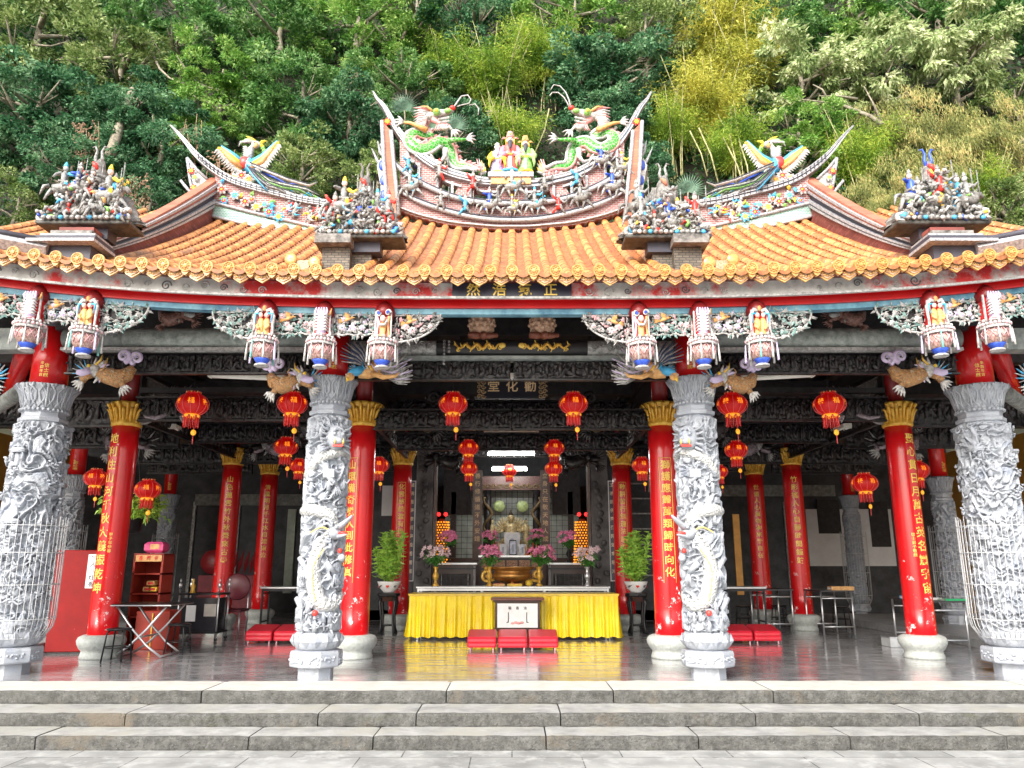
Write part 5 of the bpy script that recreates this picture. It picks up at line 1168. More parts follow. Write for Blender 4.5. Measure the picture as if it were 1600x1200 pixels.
    for k,seq in enumerate((((668,209),(655,203),(642,198),(632,197)),((700,226),(712,224),(722,224),(730,223)),((697,238),(696,250),(690,258),(680,256)),((690,203),(697,207),(703,204),(708,210)))):
        mb=MB(); P=[L(p,-.12) for p in seq]; mb.tube(P,[.055,.042,.032,.024],(orangep,scg,offw,offw)[k],8)
        d=(P[-1]-P[-2]).normalized()
        for j in range(4): a=(j-1.5)*.5; dd=Vector((d.x*math.cos(a)-d.z*math.sin(a),0,d.x*math.sin(a)+d.z*math.cos(a))); mb.tube([P[-1],P[-1]+dd*.10+Vector((0,-.03,0)),P[-1]+dd*.17],[.028,.02,.006],offw,6)
        mb.build('leg',t_)
    mb=MB(); e=L((750,272))
    for k in range(6): a=.1+k*.33; a=a if s_==1 else PI-a; mb.tube([e,e+Vector((.1*math.cos(a),-.02,.12*math.sin(a)+.02)),e+Vector((.13*math.cos(a+.3),0,.28*math.sin(a)+.02))],[.035,.025,.006],(offw,yelp,offw,orangep,offw,pinkfin)[k],6)
    mb.build('tail',t_)
    mb=MB(); 
    for q in ((650,252),(664,260)): v=L(q); mb.lathe([(.05,-.12),(.04,.0),(.06,.14)],cobalt if q[0]<655 else dirty,8,c=tuple(v))
    mb.build('support',t_)
    return t_
dragon(1,'green scaled dragon with pink fins facing right on the left half of the main ridge'); dragon(-1,'green scaled dragon with pink fins facing left on the right half of the main ridge')
# phoenixes
def phoenix(s_,label):
    U=-5
    c=at(400,300,YRG); t_=thing('phoenix_statue',label,'phoenix statue',(c.x*s_,YRG,c.z),group='phoenixes on the side ridges')
    def L(p,y=0): v=at(p[0],p[1],YRG); return Vector(((v.x-c.x)*s_,y,v.z-c.z))
    mb=MB(); mb.tube([L((408,272)),L((396,264)),L((386,256)),L((383,250))],[.07,.13,.13,.08],skyb,12); mb.ell(L((384,257),-.06),(.12,.08,.12),redp,10,7); mb.tube([L((384,250)),L((391,241)),L((392,233)),L((396,229))],[.08,.06,.055,.05],offw,10)
    mb.tube([L((388,245),.03),L((388,238),.03),L((389,231),.03)],[.05,.05,.02],cobalt,8); mb.build('body',t_)
    mb=MB(); mb.ell(L((400,226)),(.09,.06,.07),offw,10,7); mb.leaf(L((404,224)),(s_,0,.35),(0,-1,0),.16,.035,yelp); mb.leaf(L((404,227)),(s_,0,-.1),(0,-1,0),.11,.03,yelp); mb.ell(L((401,229),-.05),(.04,.03,.06),orangep,7,5); mb.ell(L((400,225),-.06),.018,darkl,6,4)
    for k in range(5): mb.tube([L((399,221)),L((392-4*k,216+1.5*k)),L((385-3*k,213+4*k))],[.03,.022,.006],(yelp,greenp,offw,greenp,offw)[k],6)
    for k in range(6): mb.leaf(L((388,232+3*k)),(-s_,0,.4),(0,-1,0),.12,.03,offw)
    for k in range(3): mb.leaf(L((408+2*k,228+4*k)),(s_*.6,0,-.7),(0,-1,0),.12,.04,greenp)
    mb.build('head',t_)
    def wing(root,tip,elbow,n,name,o1=1):
        mb=MB(); A,B,E=L(root,-.05),L(tip,-.2),L(elbow,-.12)
        mb.tube([A,E,B],[.05,.05,.012],skyb,8); mb.tube([A+Vector((0,-.01,-.06)),E+Vector((0,-.01,-.06)),B+Vector((0,-.01,-.03))],[.045,.05,.01],yelp,8); mb.tube([A+Vector((0,-.02,-.12)),E+Vector((0,-.02,-.12)),B+Vector((0,-.02,-.06))],[.04,.05,.01],orangep,8)
        for k in range(n):
            t=k/(n-1); p=(A.lerp(E,t*2) if t<.5 else E.lerp(B,t*2-1))+Vector((0,.0,-.14+.08*t)); d=(B-A).normalized()*.55+Vector((0,0,-.75)); LL=.20*(1-.35*abs(t-.4)); mb.leaf(p,d,(0,-1,0),LL,.035,offw,.1)
            mb.leaf(p+Vector((0,-.01,.03)),d,(0,-1,0),LL*.5,.03,yelp if k%2 else orangep,.1)
        mb.build('wing',t_)
    wing((391,258),(438,229),(415,249),16,'wing'); wing((381,256),(352,237),(367,247),12,'wing')
    mb=MB(); cols=(cobalt,offw,greenp,offw,greyfig,skyb,offw)
    ends=(((404,268),(430,283),(450,294),(470,291),(478,297)),((402,270),(425,286),(450,297),(480,303),(500,312)),((400,271),(422,290),(446,303),(470,306),(492,318)),((398,272),(415,290),(435,306),(455,312),(472,318)),((396,272),(410,288),(425,300),(440,309),(452,316)),((394,272),(402,284),(412,295),(420,304),(425,309)),((400,270),(430,288),(460,300),(490,308),(503,302)))
    for k,q in enumerate(ends): mb.tube([(L((p[0],p[1]+(U if p[0]>425 else 0)))+Vector((0,-.05*k,0))) for p in q],[.035,.045,.045,.035,.01],cols[k],6,flat=.5); mb.tube([(L((p[0],p[1]+(U if p[0]>425 else 0)))+Vector((0,-.05*k-.04,.02))) for p in q],[.012,.006],darkl,4)
    rr=random.Random(3)
    for k in range(60): q=ends[rr.randrange(1,6)]; i=rr.randrange(1,4); p=L(q[i],-.08).lerp(L(q[i+1],-.08),rr.random()); mb.leaf(p,(s_*.7,0,-.4+rr.uniform(-.3,.3)),(0,-1,0),.12,.02,rr.choice((offw,greyfig,greenp,skyb)))
    mb.build('tail',t_)
    mb=MB(); 
    for k,(a,b_) in enumerate(((369,283),(381,279),(392,285),(375,287),(386,290))): v=L((a,b_)); flower(mb,v.x,v.z,.12,offw,(orangep,redp)[k%2],yelp,-.08)
    for k in range(12): v=L((rr.uniform(358,396),rr.uniform(276,294))); a=rr.uniform(0,6.3); mb.leaf(v+Vector((0,-.04,0)),(math.cos(a),0,math.sin(a)),(0,-1,0),.13,.045,rr.choice((greenp,greenp,skyb)))
    mb.tube([L((400,272)),L((402,285)),L((402,302))],[.05,.04,.05],dirty,7); mb.build('flower_perch',t_)
    return t_
phoenix(1,'phoenix with spread orange and white wings and long tail trailing right on the left ridge'); phoenix(-1,'phoenix with spread orange and white wings and long tail trailing left on the right ridge')
# three robed statues
ped=bpy.data.objects.new('statue_pedestal',None); C.objects.link(ped); ped.parent=temple
mb=MB(); a=at(800,284,YRG); mb.box((a.x-.02,12.5,a.z+.02),(.80,.5,.10),whitem,bev=.01); mb.box((a.x-.02,12.5,a.z-.08),(.70,.44,.14),orangep); mb.build('slab',ped)
def statue(px,h,label,robe,sleeve,hem,under,hat,beard):
    v=at(px,279,YRG-.02); t_=thing('robed_statue',label,'statue',(v.x,12.48,v.z-.01),group='three robed statues on the main ridge'); k=h/.78
    mb=MB(); mb.lathe([(.125*k,0),(.12*k,.12*k)],under,20,sy=.75); mb.lathe([(.135*k,.10*k),(.125*k,.2*k),(.11*k,.34*k),(.095*k,.40*k),(.11*k,.48*k),(.115*k,.53*k),(.07*k,.585*k),(.04*k,.60*k)],robe,22,sy=.75,lobes=11,amp=.03); mb.lathe([(.14*k,.10*k),(.138*k,.14*k)],hem,22,sy=.78); mb.lathe([(.10*k,.375*k),(.10*k,.40*k)],yelp,20,sy=.8)
    mb.box((0,-.095*k,.22*k),(.05*k,.02,.22*k),offw); mb.build('robe',t_)
    mb=MB()
    for s_ in (-1,1):
        mb.tube([(s_*.09*k,0,.54*k),(s_*.15*k,-.02,.42*k),(s_*.13*k,-.09,.36*k),(s_*.06*k,-.12,.38*k)],[.045*k,.055*k,.05*k,.035*k],sleeve,9); mb.tube([(s_*.13*k,-.08,.36*k),(s_*.15*k,-.09,.26*k),(s_*.14*k,-.09,.18*k)],[.05*k,.04*k,.008],sleeve,8,flat=.6); mb.ell((s_*.045*k,-.13,.39*k),(.022*k,.02*k,.025*k),skin,7,5)
    mb.build('sleeves',t_)
    mb=MB(); mb.ell((0,-.01,.655*k),(.052*k,.052*k,.065*k),skin,12,9); mb.ell((0,-.062*k-.01,.65*k),(.010*k,.012*k,.014*k),skin,6,4)
    for s_ in (-1,1): mb.ell((s_*.02*k,-.058*k,.665*k),.007*k,darkl,5,4); mb.ell((s_*.052*k,-.01,.655*k),(.01*k,.012*k,.022*k),skin,6,4)
    mb.tube([(0,0,.58*k),(0,0,.62*k)],.03*k,skin,8); mb.build('head',t_)
    mb=MB(); mb.tube([(0,-.05*k,.625*k),(0,-.085*k,.57*k),(0,-.10*k,.50*k),(0,-.11*k,.44*k)],[.035*k,.04*k,.028*k,.006],beard,8,flat=.6); mb.build('beard',t_)
    mb=MB()
    if hat is offw: mb.lathe([(.055*k,.68*k),(.05*k,.72*k),(.02*k,.75*k),(.0,.752*k)],offw,12)
    else:
        mb.lathe([(.06*k,.69*k),(.062*k,.73*k),(.05*k,.77*k),(.045*k,.80*k),(.01,.81*k)],hat,14)
        for s_ in (-1,1): mb.leaf((s_*.055*k,0,.71*k),(s_,0,-.3),(0,-1,0),.09*k,.02*k,hat); mb.tube([(s_*.06*k,-.01,.70*k),(s_*.065*k,-.02,.55*k)],.008*k,yelp,5)
        mb.ell((0,-.055*k,.74*k),.02*k,yelp,6,5)
    mb.build('hat',t_)
    return t_
statue(777,.74,'white bearded statue in yellow and blue robe, leftmost of the three on the ridge',M('blue_white_robe',(.10,.12,.60),.45,var=.5,scale=14,col2=(.62,.55,.78)),yelp,orangep,offw,offw,offw)
statue(797,.90,'tallest statue, red robe and black beard, middle of the three on the ridge',M('coral_robe',(.75,.12,.10),.45,var=.2),M('pink_sleeve',(.80,.25,.35),.45,var=.3),skyb,tealp,pinkfin,darkl)
statue(821,.82,'statue in a green robe with orange hat, rightmost of the three on the ridge',greenp,M('pale_green_sleeve',(.40,.65,.22),.45,var=.2),yelp,pinkfin,orangep,darkl)
# ---------------- lanterns ----------------
lred=M('lantern_silk',(.42,.008,.006),.45,var=.2,emit=.10,ecol=(.8,.0,.002)); lrib=M('lantern_rib',(.85,.12,.12),.35,var=.1); lgold=M('lantern_gold',(.95,.42,.03),.4,emit=.25,ecol=(1,.4,.03)); lbead=M('lantern_bead',(.9,.5,.15),.3)
def lantern_proto():
    t_=thing('red_lantern','','lantern')
    mb=MB(); mb.ell((0,0,0),(.215,.215,.165),lred,24,12); mb.build('globe',t_)
    mb=MB()
    for k in range(12): a=2*PI*k/12; mb.tube([(.235*math.sin(ph)*math.cos(a),.235*math.sin(ph)*math.sin(a),.175*math.cos(ph)) for ph in [PI*(.12+.76*i/12) for i in range(13)]],.0055,lrib,5)
    mb.build('ribs',t_)
    mb=MB(); mb.lathe([(.10,.15),(.11,.165),(.10,.18)],lred,20); mb.lathe([(.11,-.19),(.115,-.17),(.10,-.15)],lgold,20)
    for k in range(14): a=2*PI*k/14; mb.ell((.10*math.cos(a),.10*math.sin(a),.185),.016,lrib if k%2 else lbead,6,5); mb.ell((.11*math.cos(a),.11*math.sin(a),-.185),.020,lgold if k%2 else lrib,6,5)
    mb.build('crown',t_)
    mb=MB()
    for k in range(26): a=2*PI*k/26; mb.tube([(.105*math.cos(a),.105*math.sin(a),-.19),(.108*math.cos(a),.108*math.sin(a),-.33-.012*(k%3))],[.009,.006],lrib if k%2 else lred,4)
    mb.build('fringe',t_)
    mb=MB()
    for j,ch in enumerate('福祿福祿福'):
        an=(j-2)*PI/3; vs,fs=glyph(ch); out=[]
        for v in vs: a=an+v.x*.10/.21; ph=v.y*.10+.02; rr=.222*math.sqrt(max(.1,1-(ph/.17)**2)); out.append((rr*math.sin(a),-rr*math.cos(a),ph))
        mb.add(out,fs,lgold)
    mb.build('lettering',t_)
    mb=MB(); mb.tube([(0,0,.18),(0,0,.7)],.004,dmetal,4); mb.build('cord',t_)
    mb=MB(); mb.tube([(.05,-.03,-.2),(.05,-.03,-.40)],.003,lrib,4); mb.ell((.05,-.03,-.43),(.04,.02,.045),lgold,8,6); mb.tube([(.05,-.03,-.47),(.05,-.03,-.60)],[.008,.006],lrib,5); mb.build('tassel',t_)
    return t_
lp=lantern_proto(); used=[0]
def lantern(px,py,wd,label,tassel=True,group='red lanterns hung in the hall',Yf=None):
    v=(600-py)/F; Y=10.5 if wd>=48 else 12.9 if wd>=40 else 12.8 if wd>=37 else 13.05 if wd>=29 and 700<px<900 else 16.2 if wd==25 else 13.0; p=at(px,py,Y); t=Y/(math.cos(PITCH)-v*math.sin(PITCH)); k=wd*t/1200/.50
    if not used[0]: o=lp; used[0]=1; o.location=p
    else: o=dup(lp,p)
    o['label']=label; o['group']=group; o.name='red_lantern'; o.scale=(k,k,k); o.rotation_euler=(0,0,(px*7%10)*.04)
    return o
for a in ((301,632,52,'red lantern with diamond tassel, leftmost of the big front lanterns'),(457,631,50,'big red lantern just left of the left dragon column'),(708,631,48,'big red lantern left of the name plaque'),(896,631,48,'big red lantern right of the name plaque'),(1144,632,50,'big red lantern just right of the right dragon column'),(1296,632,52,'red lantern with plain fringe, rightmost of the big front lanterns'),
    (447,698,40,'smaller red lantern hanging under the one left of the left dragon column'),(1150,703,38,'smaller red lantern hanging under the one right of the right dragon column'),
    (732,700,34,'upper small red lantern of the left pair before the shrine'),(733,732,29,'lower small red lantern of the left pair before the shrine'),(866,700,34,'upper small red lantern of the right pair before the shrine'),(865,732,30,'lower small red lantern of the right pair before the shrine'),(796,736,25,'smallest red lantern, in the centre before the golden statues'),
    (231,765,42,'red lantern deep in the left bay beside the leafy hanging plant'),(1351,755,42,'red lantern deep in the right bay before the white wall panel'),(150,747,38,'red lantern half hidden behind the left worn column'),(1432,735,40,'red lantern half hidden behind the right worn column'),
    (467,728,30,'small red lantern peeping from behind the left dragon column'),(592,727,34,'dim red lantern between the left framed column and its neighbour'),(1003,727,34,'dim red lantern between the right framed column and its neighbour'),(1124,737,28,'small red lantern peeping from behind the right dragon column')): lantern(*a)
# ---------------- fluorescent lights ----------------
tubeoff=M('tube_glass_unlit',(.9,.88,.82),.3,var=.03); tubeon=M('tube_glass_lit',(1,1,1),.3,emit=24,ecol=(1,.98,.94))
def fluor(px0,px1,py0,py1,Y0,Y1,label,lit=False):
    a,b_=at(px0,py0,Y0),at(px1,py1,Y1); c=(a+b_)/2; d=b_-a; L=d.length; t_=thing('tube_light',label,'tube light',c,group='tube lights under the beams'); t_.rotation_euler=d.to_track_quat('X','Z').to_euler()
    if lit:
        mb=MB(); mb.tube([(-L/2,0,0),(L/2,0,0)],.035,tubeon,10); mb.build('tube',t_)
        mb=MB(); mb.box((0,0,.06),(L,.09,.03),silver); mb.build('housing',t_)
    else:
        mb=MB(); mb.box((0,0,.03),(L,.13,.06),M('light_housing',(.80,.77,.68),.5)); 
        for s_ in (-1,1): mb.box((s_*L/2,0,.0),(.02,.11,.05),MC['light_housing'])
        mb.build('housing',t_); mb=MB(); mb.tube([(-L/2,-.035,-.008),(L/2,-.035,-.008)],.014,tubeoff,8); mb.build('tube',t_); mb=MB(); mb.tube([(-L/2,.035,-.008),(L/2,.035,-.008)],.014,tubeoff,8); mb.build('tube',t_)
fluor(328,445,587,592,9.8,9.8,'long unlit tube light in the left bay'); fluor(1160,1270,592,586,9.8,9.8,'long unlit tube light in the right bay'); fluor(737,852,591,591,10.6,10.6,'unlit tube light right above the name plaque')
fluor(757,841,673,673,13.6,13.6,'unlit tube light below the plaque, before the round beam'); fluor(763,835,709,709,15.9,15.9,'brightly lit tube light over the altar',True); fluor(769,823,733,733,19.0,19.0,'lit tube light behind the central lantern',True)
fluor(268,313,668,690,12.3,14.6,'slanting tube light on the left marble beam'); fluor(1325,1278,667,686,12.3,14.6,'slanting tube light on the right marble beam'); fluor(596,612,654,674,11.6,12.8,'short slanting tube light beside the left framed column'); fluor(1004,988,654,674,11.6,12.8,'short slanting tube light beside the right framed column'); fluor(456,476,670,671,13.5,13.5,'tube end showing left of the left dragon column'); fluor(1124,1142,671,670,13.5,13.5,'tube end showing right of the right dragon column')
# ---------------- altar table with yellow cloth ----------------
wood=M('dark_lacquer_wood',(.05,.02,.015),.3,var=.3)
at_=thing('offering_table','long folding table hidden under the yellow cloth','table',(.03,14.05,0)); mb=MB(); mb.box((0,0,.71),(3.5,.7,.03),wood); mb.build('tabletop',at_)
for x in (-1.68,1.68):
    for y in (-.3,.3): mb=MB(); mb.tube([(x,y,0),(x,y,.70)],.02,silver,8); mb.build('leg',at_)
yel=M('yellow_satin',(.92,.60,.004),.28,var=.15,scale=2,col2=(1,.78,.02)); mb=MB(); N=420; H=12
def pleat(s): return .022*math.sin(s*33+1.3*math.sin(s*3.1))+.012*math.sin(s*71+2*math.sin(s*1.7))
path=[]; hw=1.79; fy=-.40
for i in range(N+1):
    s_=i/N*(3.58+1.4)-.7
    if s_<0: path.append((-hw,fy-s_,(-1,0),s_))
    elif s_>3.58: path.append((hw,fy+(s_-3.58),(1,0),s_))
    else: path.append((-hw+s_,fy,(0,-1),s_))
vs=[];fs=[]
for k in range(H+1):
    t=k/H; z=.745-.70*t
    for x,y,nr,s_ in path: a=(.25+1.0*t)*pleat(s_)+.06*t*t*(1 if nr[0] else .6)+.012*fbm(s_*2,t*3,0)*t; vs.append((x+nr[0]*a,y+nr[1]*a,z+(.012*math.sin(s_*40)*(t>.95)) if t<1 else .045+.012*math.sin(s_*33)))
W=N+1
for k in range(H):
    for i in range(N): a=k*W+i; fs.append((a,a+W,a+W+1,a+1))
mb.add(vs,fs,yel,True); mb.box((0,-.03,.748),(3.62,.76,.012),yel); mb.box((0,-.412,.735),(3.6,.015,.035),M('gold_hem',(.75,.50,.05),.4))
o=mb.build('tablecloth'); o.location=(.03,14.05,0); tag(o,'pleated shiny yellow cloth hanging over the long table to the floor','tablecloth')
# offering box
ob=thing('offering_box','white fronted offering box with brown cornice before the yellow cloth','offering box',(.09,13.3,0))
mb=MB(); mb.box((0,0,.42),(.74,.34,.44),wood); mb.box((0,0,.12),(.66,.3,.2),wood); mb.build('body',ob)
mb=MB(); mb.box((0,0,.66),(.80,.40,.03),wood,bev=.01); mb.box((0,0,.69),(.88,.46,.04),M('brown_cornice',(.16,.05,.03),.3),bev=.01); mb.build('cornice',ob); mb=MB(); mb.box((0,0,.20),(.82,.42,.03),wood,bev=.01); mb.build('base_moulding',ob)
mb=MB(); mb.box((0,-.178,.43),(.66,.012,.38),wht); mb.build('front_panel',ob); mb=MB(); text_flat(mb,'箱香油',.055,black,(-.125,-.188,.545),.125,False)
for s_ in (-1,1): mb.box((s_*.15,-.19,.40),(.012,.008,.16),black); mb.tube([(s_*.15,-.19,.33),(s_*.18,-.19,.32)],.006,black,5)
for k in range(4): mb.ell((-.08+.05*k,-.19,.31+.01*(k%2)),(.035,.005,.02),pinkfin,7,5)
mb.build('lettering',ob)
# kneelers
kr=M('red_vinyl',(.60,.02,.04),.35,var=.1,coat=.2)
def kneeler():
    t_=thing('kneeling_stool','','kneeling stool',group='red vinyl kneeling stools'); mb=MB(); w=.215
    sec=[(-.24,.045),(-.25,.07),(-.25,.10),(-.235,.115),(-.25,.13),(-.25,.165),(-.225,.195),(.20,.27),(.24,.25),(.25,.22),(.25,.045)]
    vs=[]; n=len(sec); xs=[-w,-w+.012,-w+.03,w-.03,w-.012,w]; sh=[.92,.98,1,1,.98,.92]
    for x,k in zip(xs,sh): vs+=[(x,y*k,.045+(z-.045)*(1-(1-k)*.8)) for y,z in sec]
    fs=[(i*n+j,(i+1)*n+j,(i+1)*n+(j+1)%n,i*n+(j+1)%n)[::-1] for i in range(5) for j in range(n)]+[tuple(range(n))[::-1],tuple(5*n+j for j in range(n))]
    mb.add(vs,fs,kr,False); mb.build('cushion',t_)
    for x in (-.17,.17):
        for y in (-.2,.2): mb=MB(); mb.tube([(x,y,0),(x,y,.05)],.013,pinkp,7); mb.build('foot',t_)
    return t_
kp=kneeler(); first=True
for x,y,lab in ((-.45,12.22,'red kneeling stool, leftmost of the three before the offering box'),(.01,12.22,'red kneeling stool in the middle of the three before the offering box'),(.47,12.22,'red kneeling stool, rightmost of the three before the offering box'),
    (-4.1,13.25,'red kneeling stool in the left bay, the one further from the dragon column'),(-3.64,13.25,'red kneeling stool in the left bay next to the dragon column'),(3.68,13.25,'red kneeling stool in the right bay next to the dragon column'),(4.14,13.25,'red kneeling stool in the right bay, the one further from the dragon column')):
    o=kp if first else dup(kp,(0,0,0)); first=False; o.location=(x,y,0); o['label']=lab; o['group']='red vinyl kneeling stools'
# steel altar table
def steel_table(x,y,w,d,h,label,legm=silver,topm=silver,nl=2,frames=True,group=None):
    t_=thing('steel_table',label,'table',(x,y,0),group=group); mb=MB(); mb.box((0,0,h-.018),(w,d,.036),topm,bev=.005); mb.build('tabletop',t_)
    for i in range(nl):
        xx=-w/2+.04+(w-.08)*i/(nl-1)
        for yy in (-d/2+.03,d/2-.03): mb=MB(); mb.box((xx,yy,(h-.036)/2),(.032,.032,h-.036),legm); mb.build('leg',t_)
    mb=MB()
    for i in (0,nl-1): xx=-w/2+.04+(w-.08)*i/(nl-1); mb.box((xx,0,h*.25),(.025,d-.08,.025),legm); mb.box((xx,0,h-.12),(.02,d-.08,.02),legm)
    for yy in (-d/2+.03,d/2-.03): mb.box((0,yy,h-.06),(w-.1,.02,.04),legm)
    mb.build('frame',t_); return t_
steel_table(.02,15.25,3.66,.55,.84,'long steel altar table with vases standing behind the yellow cloth',nl=4)
mesh=MB()
steel_table(-4.3,15.0,.75,.5,.84,'steel topped table with dark legs behind the left kneeling stools',dmetal); steel_table(4.35,15.0,.75,.5,.84,'steel topped table with dark legs behind the right kneeling stools',dmetal)
# dark side altars and stepped centre altar
for s_ in (-1,1):
    t_=thing('side_altar','dark altar cabinet with grille '+('left' if s_<0 else 'right')+' of the bronze censer','altar',(s_*1.2,16.9,.0)); mb=MB(); mb.box((0,0,.62),(.84,.5,1.24),wood); mb.build('body',t_)
    mb=MB(); mb.box((0,0,1.26),(.92,.58,.035),silver); mb.box((0,-.02,1.16),(.88,.54,.03),dmetal); mb.build('top',t_)
    mb=MB(); mb.box((0,-.26,.84),(.66,.02,.42),black)
    for k in range(7): mb.box((-.28+.093*k,-.275,.84),(.012,.012,.40),greyrel if k in(0,6) else dmetal)
    for k in range(4): mb.box((0,-.277,.68+.11*k),(.62,.010,.012),dmetal)
    mb.build('grille',t_); mb=MB()
    for x in (-.41,.41): mb.box((x,-.26,.62),(.05,.04,1.2),M('grey_steel_leg',(.25,.25,.27),.4))
    mb.build('leg_posts',t_)
ca=thing('centre_altar','stepped centre altar with carved panels and silver top holding the picture frames','altar',(0,17.9,0)); mb=MB(); mb.box((0,0,.70),(1.5,.6,1.40),wood); mb.build('body',ca)
mb=MB(); mb.box((0,0,1.42),(1.5,.66,.04),silver); mb.box((0,-.02,1.36),(1.44,.62,.03),dmetal); mb.build('top',ca); mb=MB()
for k in range(5):
    for q in range(2): mb.box((-.56+.28*k,-.31,1.25-.22*q),(.24,.02,.17),M('carved_brown_panel',(.25,.09,.05),.5,var=.6,scale=40,col2=(.60,.32,.18)))
mb.build('drawer_panels',ca)
# censer
br_=M('bronze',(.35,.13,.03),.35,metal=.7,var=.4,scale=6,col2=(.70,.36,.10)); ce=thing('censer','wide bronze incense bowl with curled dragon handles on the steel table','censer',(.0,15.3,.84))
mb=MB(); mb.lathe([(.18,.06),(.26,.08),(.36,.14),(.38,.20),(.35,.25),(.33,.27),(.40,.32),(.44,.33),(.44,.36),(.40,.365),(.38,.34)],br_,36); mb.build('bowl',ce)
for s_ in (-1,1): mb=MB(); mb.tube([(s_*.34,0,.12),(s_*.44,0,.10)]+spiral((s_*.48,0,.20),.11,1.3,d=s_,a0=-PI/2),[.03,.03,.026,.012],gcm,7); mb.ell((s_*.50,-.02,.33),(.04,.04,.035),gcm,7,5); mb.build('handle',ce)
for k in range(3): a=2*PI*k/3-PI/2; mb=MB(); mb.tube([(.22*math.cos(a),.22*math.sin(a),.1),(.25*math.cos(a),.25*math.sin(a),0)],[.04,.025],br_,8); mb.build('foot',ce)
# flower vases
pet=M('pink_lily',(.95,.07,.34),.5,var=.3,scale=20,col2=(.96,.42,.62)); pet2=M('pale_pink_lily',(.85,.50,.58),.5,var=.2,scale=20,col2=(.95,.82,.85)); stemm=M('flower_stem',(.06,.22,.03),.6,var=.4)
def vase(x,y,z,h,fm,vm,label,seed,big=1):
    t_=thing('flower_vase',label,'vase',(x,y,z),group='vases of lilies'); mb=MB(); k=h/.36; mb.lathe([(.06,0),(.065,.02),(.03,.06),(.025,.10),(.055,.16),(.06,.20),(.035,.25),(.028,.30),(.05,.35),(.052,.36)],vm,18); mb.build('vase',t_); mb.v=[(a*k,b*k,c*k) for a,b,c in mb.v]
    r_=random.Random(seed); st_=MB(); fl=MB()
    for q in range(int(34*big)):
        a=r_.uniform(0,2*PI); rr=r_.uniform(.02,.26)*big; zz=h+r_.uniform(.08,.34)*(.8+.2*big); e=Vector((rr*math.cos(a),rr*math.sin(a)*.7,zz)); st_.tube([(0,0,h-.03),(e.x*.5,e.y*.5,h+(zz-h)*.6),e],.005,stemm,4)
        for w_ in range(2): aa=r_.uniform(0,6.3); st_.leaf(e*.5+Vector((0,0,h*.5)),(math.cos(aa),math.sin(aa),r_.uniform(-.5,.4)),(0,0,1),.16,.018,stemm,.2)
        if q%1==0 and zz>h+.12:
            ax=Vector((e.x,e.y-.1,.15)).normalized(); u=ax.orthogonal().normalized(); v=ax.cross(u)
            for j in range(6): an=j*PI/3+q; fl.leaf(e,ax*.6+u*math.cos(an)+v*math.sin(an),ax,.085,.024,fm,.25)
            fl.ell(e+ax*.02,.012,orangep,5,4)
    st_.build('stems',t_); fl.build('blossoms',t_); return t_
vase(-1.46,15.15,.84,.38,pet2,gold,'brass vase of pale pink lilies at the left end of the steel table',1); vase(-.43,15.1,.84,.38,pet,gold,'brass vase of bright pink lilies left of the bronze censer',2,1.05)
vase(.52,15.1,.84,.38,pet,gold,'brass vase of bright pink lilies right of the bronze censer',3,1.15); vase(1.44,15.15,.84,.36,pet2,silver,'silver vase of pale pink lilies at the right end of the steel table',4)
for x,l,s_ in ((-1.35,'pink lilies in a dark vase on the left grilled altar',5),(1.22,'pink lilies in a dark vase on the right grilled altar',6)): vase(x,16.9,1.28,.30,pet,dmetal,l,s_,.85)
for x,l,s_ in ((-.52,'pink flowers left of the picture frames',7),(.52,'pink flowers right of the picture frames',8)): vase(x,17.75,1.44,.22,pet,dmetal,l,s_,.7)
# small offerings
for k,(x,m_,w_,l) in enumerate(((-.25,orangep,.22,'orange packet of offerings at the left of the censer foot'),(.05,yelp,.28,'yellow packet of offerings below the censer'),)):
    mb=MB(); mb.box((0,0,.025),(w_,.10,.05),m_,bev=.01); mb.box((0,-.002,.052),(w_*.8,.07,.006),redp); o=mb.build('offering_packet'); o.location=(x,15.02,.84); tag(o,l,'packet')
mb=MB(); mb.lathe([(.02,0),(.06,.02),(.075,.06),(.06,.10),(.02,.12),(.0,.11)],yelp,14); mb.tube([(0,0,.11),(.01,0,.14)],.006,stemm,5); o=mb.build('pomelo'); o.location=(.32,15.03,.84); tag(o,'round yellow fruit on the steel table','fruit')
fr1=[(0,1.44,.36,.52,'large white framed picture standing at the back of the centre altar',.12),(.02,1.44,.16,.34,'narrow framed picture in front of the large white one',-.12),(-.20,1.44,.16,.26,'small white picture frame on the left of the centre altar',-.05),(.24,1.44,.17,.25,'small blue tinted picture frame on the right of the centre altar',-.05)]
for k,(x,z,w_,h_,l,dy) in enumerate(fr1):
    t_=thing('picture_frame',l,'picture frame',(x,17.8+dy,z)); mb=MB(); mb.box((0,0,h_/2),(w_,.03,h_),(wht,dmetal,wht,wht)[k],bev=.005); mb.build('frame',t_)
    mb=MB(); mb.box((0,-.018,h_/2),(w_*.82,.006,h_*.85),M('pale_print_%s'%'abcd'[k],((.8,.82,.86),(.25,.32,.62),(.75,.76,.80),(.40,.48,.66))[k],.3,var=.3,scale=9,col2=(.8,.82,.9))); mb.box((0,-.022,h_*.4),(w_*.25,.004,h_*.4),M('grey_print',(.35,.38,.46),.4)); mb.ell((0,-.022,h_*.66),(w_*.12,.004,w_*.12),MC['grey_print'],8,6); mb.build('picture',t_)
rr=random.Random(2)
for k in range(8):
    x=(-.36,-.30,.36,.42,.48,.55,-.42,.30)[k]; mb=MB(); h_=rr.uniform(.16,.28); mb.lathe([(.03,0),(.03,.02),(.014,.03),(.014,h_),(.004,h_+.02)],(redp,orangep)[k%2],10); o=mb.build('candle'); o.location=(x,17.62+.02*(k%3),1.44); tag(o,'red or orange candle among those on the centre altar','candle','candles on the centre altar')
